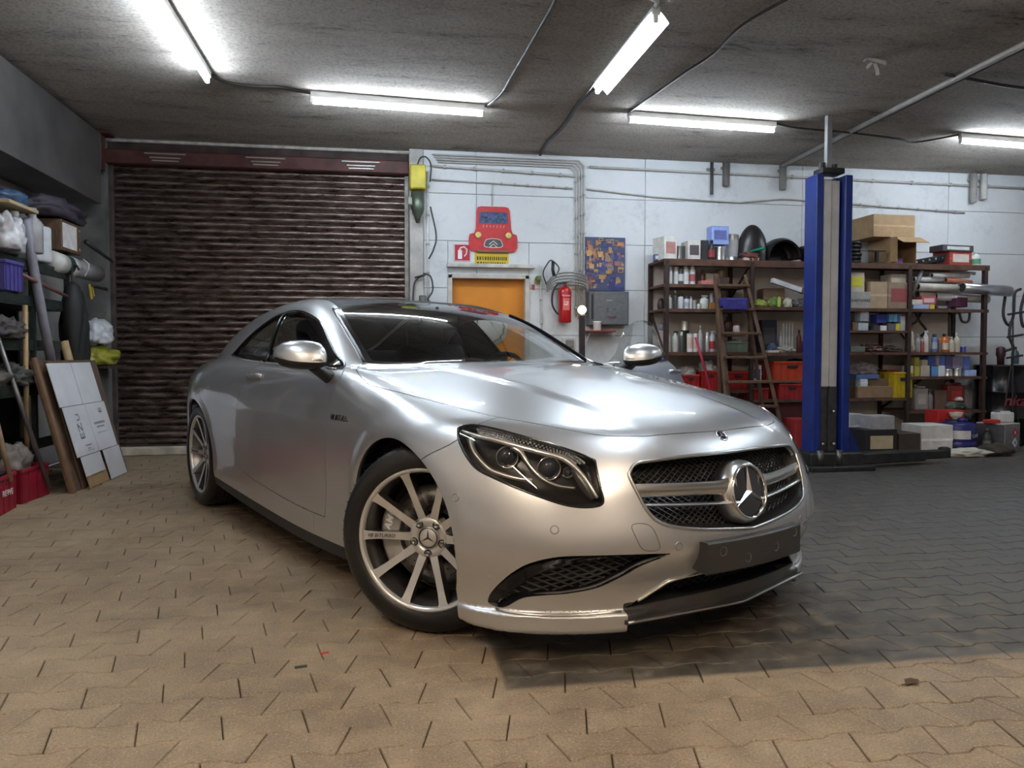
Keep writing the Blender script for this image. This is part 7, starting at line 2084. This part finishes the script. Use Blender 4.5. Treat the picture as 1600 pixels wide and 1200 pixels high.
# hanging straps under the carton shelf
for k, P in enumerate(([(6.02, 7.95, 1.53), (6.08, 7.95, 1.42), (6.16, 7.95, 1.32), (6.10, 7.95, 1.25)], [(6.10, 7.95, 1.53), (6.04, 7.95, 1.42), (5.92, 7.95, 1.36)], [(6.42, 7.9, 1.53), (6.42, 7.9, 1.25)], [(6.46, 7.8, 1.53), (6.50, 7.8, 1.42), (6.58, 7.8, 1.42), (6.60, 7.8, 1.53)])):
    rod('rubber_belt', catmull([Vector(p) for p in P], 6), .014, (.035, .025, .022), ['dark strap dangling below the carton shelf', 'second dark strap crossing the dangling strap', 'straight dark rod hanging below the carton shelf', 'black loop hanging below the tilted purple box'][k], 'strap')

# ------------------------------------------------------------------ left wall: rack, boards, tools
GRN = mat('rack_green', (.022, .032, .028), .5, .3, noise=.4, nscale=10)
lr = empty('tool_rack', (-2.84, 6.0, 0)); tag(lr, 'dark green steel rack along the left wall full of odds and ends', 'shelf rack')
for y_ in (4.75, 5.715, 6.40, 7.06):
    for x_ in (-.20, .20): box_obj('post', (x_, y_ - 6, .95), (.035, .035, 1.62 + .28), GRN, lr)
for z_ in (.36, .78, 1.12, 1.45, 1.70): box_obj('rail', (.20, -.095, z_), (.02, 2.34, .06), GRN, lr)
for z_ in (.36, .78, 1.12, 1.45, 1.78): box_obj('shelf_board', (0, -.095, z_ - .04), (.42, 2.34, .018), GRN, lr)
box_obj('back_panel', (-.225, -.095, .95), (.01, 2.34, 1.86), mat('rack_back', (.012, .012, .013), .8), lr)
# leaning boards and cardboard
def lean(name, y0, y1, xt, xb, zt, th, m_, label, cat, parts=None, skew=.0):
    """sheet leaning to the left wall: foot at xb on the floor, top at xt"""
    t = empty(name, (xb, (y0 + y1) / 2, 0)); tag(t, label, cat)
    L = math.hypot(xb - xt, zt); ang = math.atan2(xb - xt, zt)
    return t, L, ang
def leaf(t, ang, y, w, s0, s1, off, th, m_, name, shear=0.0):
    """rectangle on the leaning plane: y centre, width w, from s0 to s1 up the slope"""
    bm = bmesh.new()
    nx, nz = math.cos(ang), math.sin(ang)     # outward normal
    def P(yy, s, o): return (-math.sin(ang) * s + nx * o, yy + shear * s, math.cos(ang) * s + nz * o)
    v = [bm.verts.new(P(yy, s, o)) for o in (off, off + th) for yy, s in ((y - w / 2, s0), (y + w / 2, s0), (y + w / 2, s1), (y - w / 2, s1))]
    for q in ((0, 1, 2, 3), (7, 6, 5, 4), (0, 4, 5, 1), (1, 5, 6, 2), (2, 6, 7, 3), (3, 7, 4, 0)): bm.faces.new([v[i] for i in q])
    bmesh.ops.recalc_face_normals(bm, faces=bm.faces[:])
    return bm_obj(name, bm, m_, t)
t, L, ang = lean('wooden_board', 6.15, 7.35, -2.52, -2.27, 1.0, .02, None, 'brown wooden boards leaning on the rack behind white cardboard', 'board')
leaf(t, ang, -.02, 1.14, 0, L, -.05, .022, WOODM, 'board'); leaf(t, ang, -.57, .05, 0, L * 1.02, -.03, .018, cmat((.17, .10, .06), .7), 'edge_strip'); leaf(t, ang, .10, 1.0, .01, L * .99, -.022, .012, cmat((.10, .065, .045), .8), 'board')
t, L, ang = lean('cardboard_sheet', 6.3, 7.2, -2.50, -2.24, .97, .01, None, 'white printed cardboard unfolded and leaning on the wooden boards', 'cardboard')
WC = mat('white_card', (.60, .60, .64), .7, noise=.06, nscale=5)
leaf(t, ang, -.28, .44, .66, L, 0.004, .006, WC, 'upper_flap'); leaf(t, ang, .16, .42, .66, L, 0.004, .006, WC, 'upper_flap')
leaf(t, ang, -.25, .44, .26, .655, .006, .006, WC, 'panel'); leaf(t, ang, .19, .43, .26, .655, .006, .006, WC, 'panel')
leaf(t, ang, -.22, .40, .10, .255, .008, .006, WC, 'lower_flap'); leaf(t, ang, .24, .38, .005, .255, .008, .006, WC, 'lower_flap')
leaf(t, ang, -.18, .42, .005, .16, -.004, .006, cmat(CARD, .75), 'brown_flap')
def card_text(txt, y, s, size, rot, nm='print'):
    bm = bmesh.new()
    nx, nz = math.cos(ang), math.sin(ang)
    o = .0135
    M = Matrix(((0, -math.sin(ang), nx, -math.sin(ang) * s + nx * o), (1, 0, 0, y), (0, math.cos(ang), nz, math.cos(ang) * s + nz * o), (0, 0, 0, 1)))
    text_mesh(bm, txt, size, M @ Matrix.Rotation(rot, 4, 'Z'), .0004); bm_obj(nm, bm, cmat((.12, .12, .13), .6), t)
card_text('EZ', -.22, .38, .12, PI / 2); card_text('U', -.22, .53, .09, PI / 2); card_text('E', .28, .56, .10, PI / 2)
def card_bar(y, s, w, h): leaf(t, ang, y, w, s, s + h, .0125, .0006, cmat((.25, .25, .27), .6), 'printed_line')
for y_, s_, w_, h_ in ((.16, .475, .24, .02), (.16, .445, .17, .014), (.17, .40, .22, .006), (-.20, .325, .12, .012), (-.20, .30, .06, .008), (-.18, .285, .14, .005)): card_bar(y_, s_, w_, h_)
# red shopping baskets
crate(-2.60, 5.42, 0, .34, .46, .25, (.30, .012, .03), 'red shopping basket standing on the paving in front of the rack', holes=False, name='shopping_basket', rz=.12)
bm = bmesh.new(); text_mesh(bm, 'REWE', .055, Matrix(((0, 0, 1, -2.424), (1, 0, 0, 5.46), (0, 1, 0, .12), (0, 0, 0, 1))) @ Matrix.Rotation(.0, 4, 'Z'), .001, align='CENTER', bold=.001)
bk = [o for o in bpy.data.objects if o.name.startswith('shopping_basket')][0]
lt_ = bm_obj('lettering', bm, cmat((.62, .55, .55), .5), bk); lt_.matrix_parent_inverse = (Matrix.Translation((-2.60, 5.42, 0)) @ Matrix.Rotation(.12, 4, 'Z')).inverted()
crate(-2.62, 5.98, 0, .32, .40, .24, (.26, .012, .03), 'second red basket pushed back behind the first one', holes=False, name='shopping_basket', rz=-.05)
blob('tool_bag', -2.60, 5.42, .16, .30, .40, .14, (.022, .018, .018), 'dark tools heaped in the front red basket', 'tools', 81, .6, .35, freq=8)
blob('grey_gearbox', -2.62, 5.98, .18, .20, .26, .22, (.20, .17, .15), 'greasy pale mechanical part in the rear red basket', 'part', 83, .6, .3, freq=7)
# poles and handles leaning at the rack
rod('drain_pipe', [(-2.62, 6.26, 2.05), (-2.60, 6.30, 1.80), (-2.58, 6.42, 1.35), (-2.56, 6.52, .98)], .040, (.21, .20, .24), 'grey plastic pipe leaning upright at the rack', 'pipe', radii=[.05, .036, .034, .036])
rod('wooden_shaft', [(-2.58, 6.14, 1.40), (-2.60, 6.16, .30)], .018, (.34, .22, .11), 'pale wooden tool handle standing upright at the rack', 'handle')
rod('steel_bar', [(-2.62, 5.78, 1.20), (-2.40, 6.02, .08)], .017, (.16, .15, .15), 'grey steel bar slanting down to the red baskets', 'bar', .4, .7)
rod('wooden_shaft', [(-2.50, 5.40, .85), (-2.44, 5.54, .20)], .016, (.30, .22, .15), 'short wooden handle stuck in the front red basket', 'handle')
carton(-2.52, 5.36, .62, .05, .05, .16, (.55, .08, .02), 'orange plastic tool end above the front red basket', tape=False, name='tool_end', cat='tool')
rod('timber_offcut', [(-2.62, 6.92, 1.15), (-2.56, 6.98, .80)], .035, (.36, .25, .13), 'pale timber offcut poking up behind the cardboard', 'timber')
# top of the rack
canister(-2.70, 6.62, 1.765, .20, .16, .36, (.56, .57, .60), 'white plastic canister on top of the green rack', rz=1.35, cap=(.4, .4, .4))
fb = empty('wooden_box', (-2.70, 7.02, 1.90)); tag(fb, 'brown wooden box with a white sheet pinned to its front', 'box')
box_obj('box_body', (0, 0, .12), (.24, .40, .25), WOODM, fb, .006); box_obj('white_sheet', (.1225, -.04, .12), (.003, .29, .20), cmat((.64, .60, .60), .6), fb)
for s in (-.08, .08): box_obj('stud', (.124, .165, .12 + s), (.006, .018, .018), cmat((.5, .36, .2), .4, .6), fb)
rl = empty('mat_roll', (-2.66, 6.80, 1.80)); tag(rl, 'rolled white mat with dark bands wrapped in clear film on the rack', 'roll')
for k, (a, b, c) in enumerate(((0, .16, (.55, .54, .51)), (.16, .27, (.03, .05, .045)), (.27, .38, (.55, .54, .51)), (.38, .95, (.20, .20, .20)))):
    bm = bmesh.new(); add_tube(bm, [(0, a, 0), (.02, b, -.01)], .085 if k < 3 else .078, 18); bm_obj('roll_section', bm, cmat(c, .4), rl, 50)
bm = bmesh.new(); add_tube(bm, catmull([(.06, .55, -.07), (.085, .58, .03), (.03, .60, .085)], 5), .008, 6); bm_obj('strap', bm, cmat((.5, .48, .48), .5), rl, 50)
blob('dark_bag', -2.72, 7.05, 2.155, .36, .80, .20, (.035, .028, .042), 'dark folded tarpaulin lying over the wooden box', 'tarpaulin', 91, .6, .2, freq=6)
blob('blue_bag', -2.70, 6.18, 2.12, .26, .30, .13, (.03, .06, .12), 'blue padded bag on a cardboard sheet at the rack top', 'bag', 93, .5, .15)
carton(-2.70, 6.05, 2.085, .34, .46, .025, (.34, .25, .14), 'bent sheet of brown cardboard under the blue bag', tape=False)
bottle(-2.60, 6.06, 1.765, .062, .30, (.34, .34, .38), (.4, .4, .42), 'clear plastic bottle on the rack top beside crumpled film')
bottle(-2.60, 6.34, 1.80, .07, .34, (.28, .27, .28), (.30, .28, .28), 'cloudy plastic bottle upended over the grey pipe')
blob('film_bundle', -2.60, 5.90, 1.765, .24, .22, .26, (.44, .43, .45), 'crumpled clear film beside the plastic bottle', 'film', 95, .25, .3, freq=7)
crate(-2.60, 5.70, 1.47, .30, .26, .20, (.06, .05, .22), 'violet slotted basket hung below the rack top', name='slotted_basket')
for k, (y_, z_) in enumerate(((5.62, 1.20), (6.0, 1.20), (5.7, .86), (6.1, .86), (6.6, .86))):
    blob('scrap_bundle', -2.68, y_, z_ - .05, .26, .34, .16, [(.08, .06, .09), (.06, .05, .05), (.07, .055, .045), (.05, .05, .045), (.06, .045, .05)][k], ['dark bundle of cables on the third rack board, end of the row', 'dark bundle of fittings on the third rack board by the grey pipe', 'brownish heap of iron on the second rack board', 'grey-green heap of iron behind the wooden handle', 'dark heap of iron behind the leaning boards'][k], 'scrap', 100 + k, .6, .4, freq=9)
rod('iron_rod', [(-2.58, 6.08, 1.62), (-2.58, 6.90, 1.52)], .014, (.17, .07, .06), 'rust-red rod lying across the rack behind the grey pipe', 'rod')
# umbrella, coats, gun, bags near the shutter
um = empty('umbrella', (-2.58, 7.02, .95)); tag(um, 'black folded umbrella hanging at the end of the green rack', 'umbrella')
bm = bmesh.new(); add_lathe(bm, [(.012, -.02), (.03, .05), (.07, .30), (.09, .50), (.06, .66), (.015, .70)], 12); bm_obj('folded_cloth', bm, mat('umb_black', (.012, .013, .014), .6), um, 60)
bm = bmesh.new(); add_tube(bm, catmull([(0, 0, .68), (0, 0, .80), (.03, 0, .84), (.055, 0, .80)], 5), .009, 6); bm_obj('handle', bm, PLASTIC, um, 50)
bm = bmesh.new(); add_tube(bm, [(0, 0, -.02), (0, 0, -.08)], .005, 6); bm_obj('tip', bm, STEEL, um)
blob('hanging_coat', -2.66, 7.28, .96, .22, .34, .66, (.016, .018, .017), 'black work coat hanging at the rack end', 'coat', 111, .8, .18, freq=5)
gn = empty('caulking_gun', (-2.58, 7.55, 1.66)); tag(gn, 'caulking gun with yellow grip hung at the rack end', 'tool')
bm = bmesh.new(); add_tube(bm, [(0, -.10, 0), (0, .28, -.005)], .016, 8); bm_obj('barrel', bm, PLASTIC, gn, 50); bm = bmesh.new(); add_box(bm, (0, -.13, -.06), (.02, .035, .14), .006, (.35, 0, 0)); add_box(bm, (0, -.07, -.05), (.016, .02, .10), .004, (.5, 0, 0)); bm_obj('grip', bm, cmat((.38, .28, .05), .5), gn)
lg = box_obj('wall_bracket_shelf', (-2.72, 8.02, .92), (.34, .52, .03), mat('bracket_dark', (.05, .035, .032), .6), None, .004); tag(lg, 'small dark ledge by the shutter carrying two bags', 'shelf'); box_obj('ledge_support', (-.10, 0, -.12), (.03, .03, .22), MATS['bracket_dark'], lg)
blob('plastic_bag', -2.68, 7.80, 1.135, .30, .42, .24, (.52, .53, .57), 'crumpled white plastic bag above the yellow bag', 'bag', 121, .35, .25, freq=6)
blob('plastic_bag', -2.68, 7.90, .937, .32, .46, .20, (.27, .27, .03), 'crumpled yellow plastic bag on the dark ledge', 'bag', 123, .35, .25, freq=6)
rod('folded_umbrella_pole', [(-2.60, 7.40, 2.04), (-2.56, 7.95, 1.93)], .016, (.03, .028, .03), 'black pole end sticking out from the rack top', 'pole', radii=[.022, .012])
blob('bin_bag', -2.70, 7.80, 0, .30, .44, .26, (.012, .012, .013), 'black bin bag on the floor beside the shutter', 'bag', 131, .4, .2)
# drum bracket beside the shutter top
bk_ = empty('shutter_bracket', (-2.74, 8.16, 2.90)); tag(bk_, 'brown steel bracket holding the shutter drum under the ceiling', 'bracket')
box_obj('upright', (0, 0, .12), (.09, .12, .36), BRN, bk_, .006); box_obj('top_plate', (0, 0, .295), (.26, .18, .03), BRN, bk_, .004); box_obj('groove', (0, -.062, .12), (.045, .01, .30), cmat((.06, .03, .03), .6), bk_)

# ------------------------------------------------------------------ litter on the paving
lf = empty('dry_leaf', (1.641, 2.147, .002), .4); tag(lf, 'curled brown leaf lying on the paving in front of the darker patch', 'leaf')
bm = bmesh.new()
pts = [(-.035, 0), (-.015, .018), (.012, .016), (.036, .002), (.014, -.016), (-.012, -.018)]
v = [bm.verts.new((x_, y_, .003 + .006 * abs(y_) / .018)) for x_, y_ in pts] + [bm.verts.new((-.03, 0, .001)), bm.verts.new((.03, 0, .004))]
for q in ((0, 6, 1), (1, 6, 7, 2), (2, 7, 3), (0, 5, 6), (5, 4, 7, 6), (4, 3, 7)): bm.faces.new([v[i] for i in q])
bm_obj('blade', bm, cmat((.09, .055, .03), .8), lf); bm = bmesh.new(); add_tube(bm, [(-.03, 0, .003), (-.05, .006, .004)], .0015, 4); bm_obj('stalk', bm, cmat((.09, .055, .03), .8), lf)
carton(-.209, 2.704, 0, .030, .008, .004, (.55, .05, .03), 'tiny red plastic scrap on the paving beside the front wheel', rz=.3, tape=False, name='plastic_scrap', cat='scrap')
carton(-.277, 2.594, 0, .040, .010, .006, (.05, .045, .04), 'small dark twig on the paving near the red scrap', rz=.2, tape=False, name='twig', cat='twig')
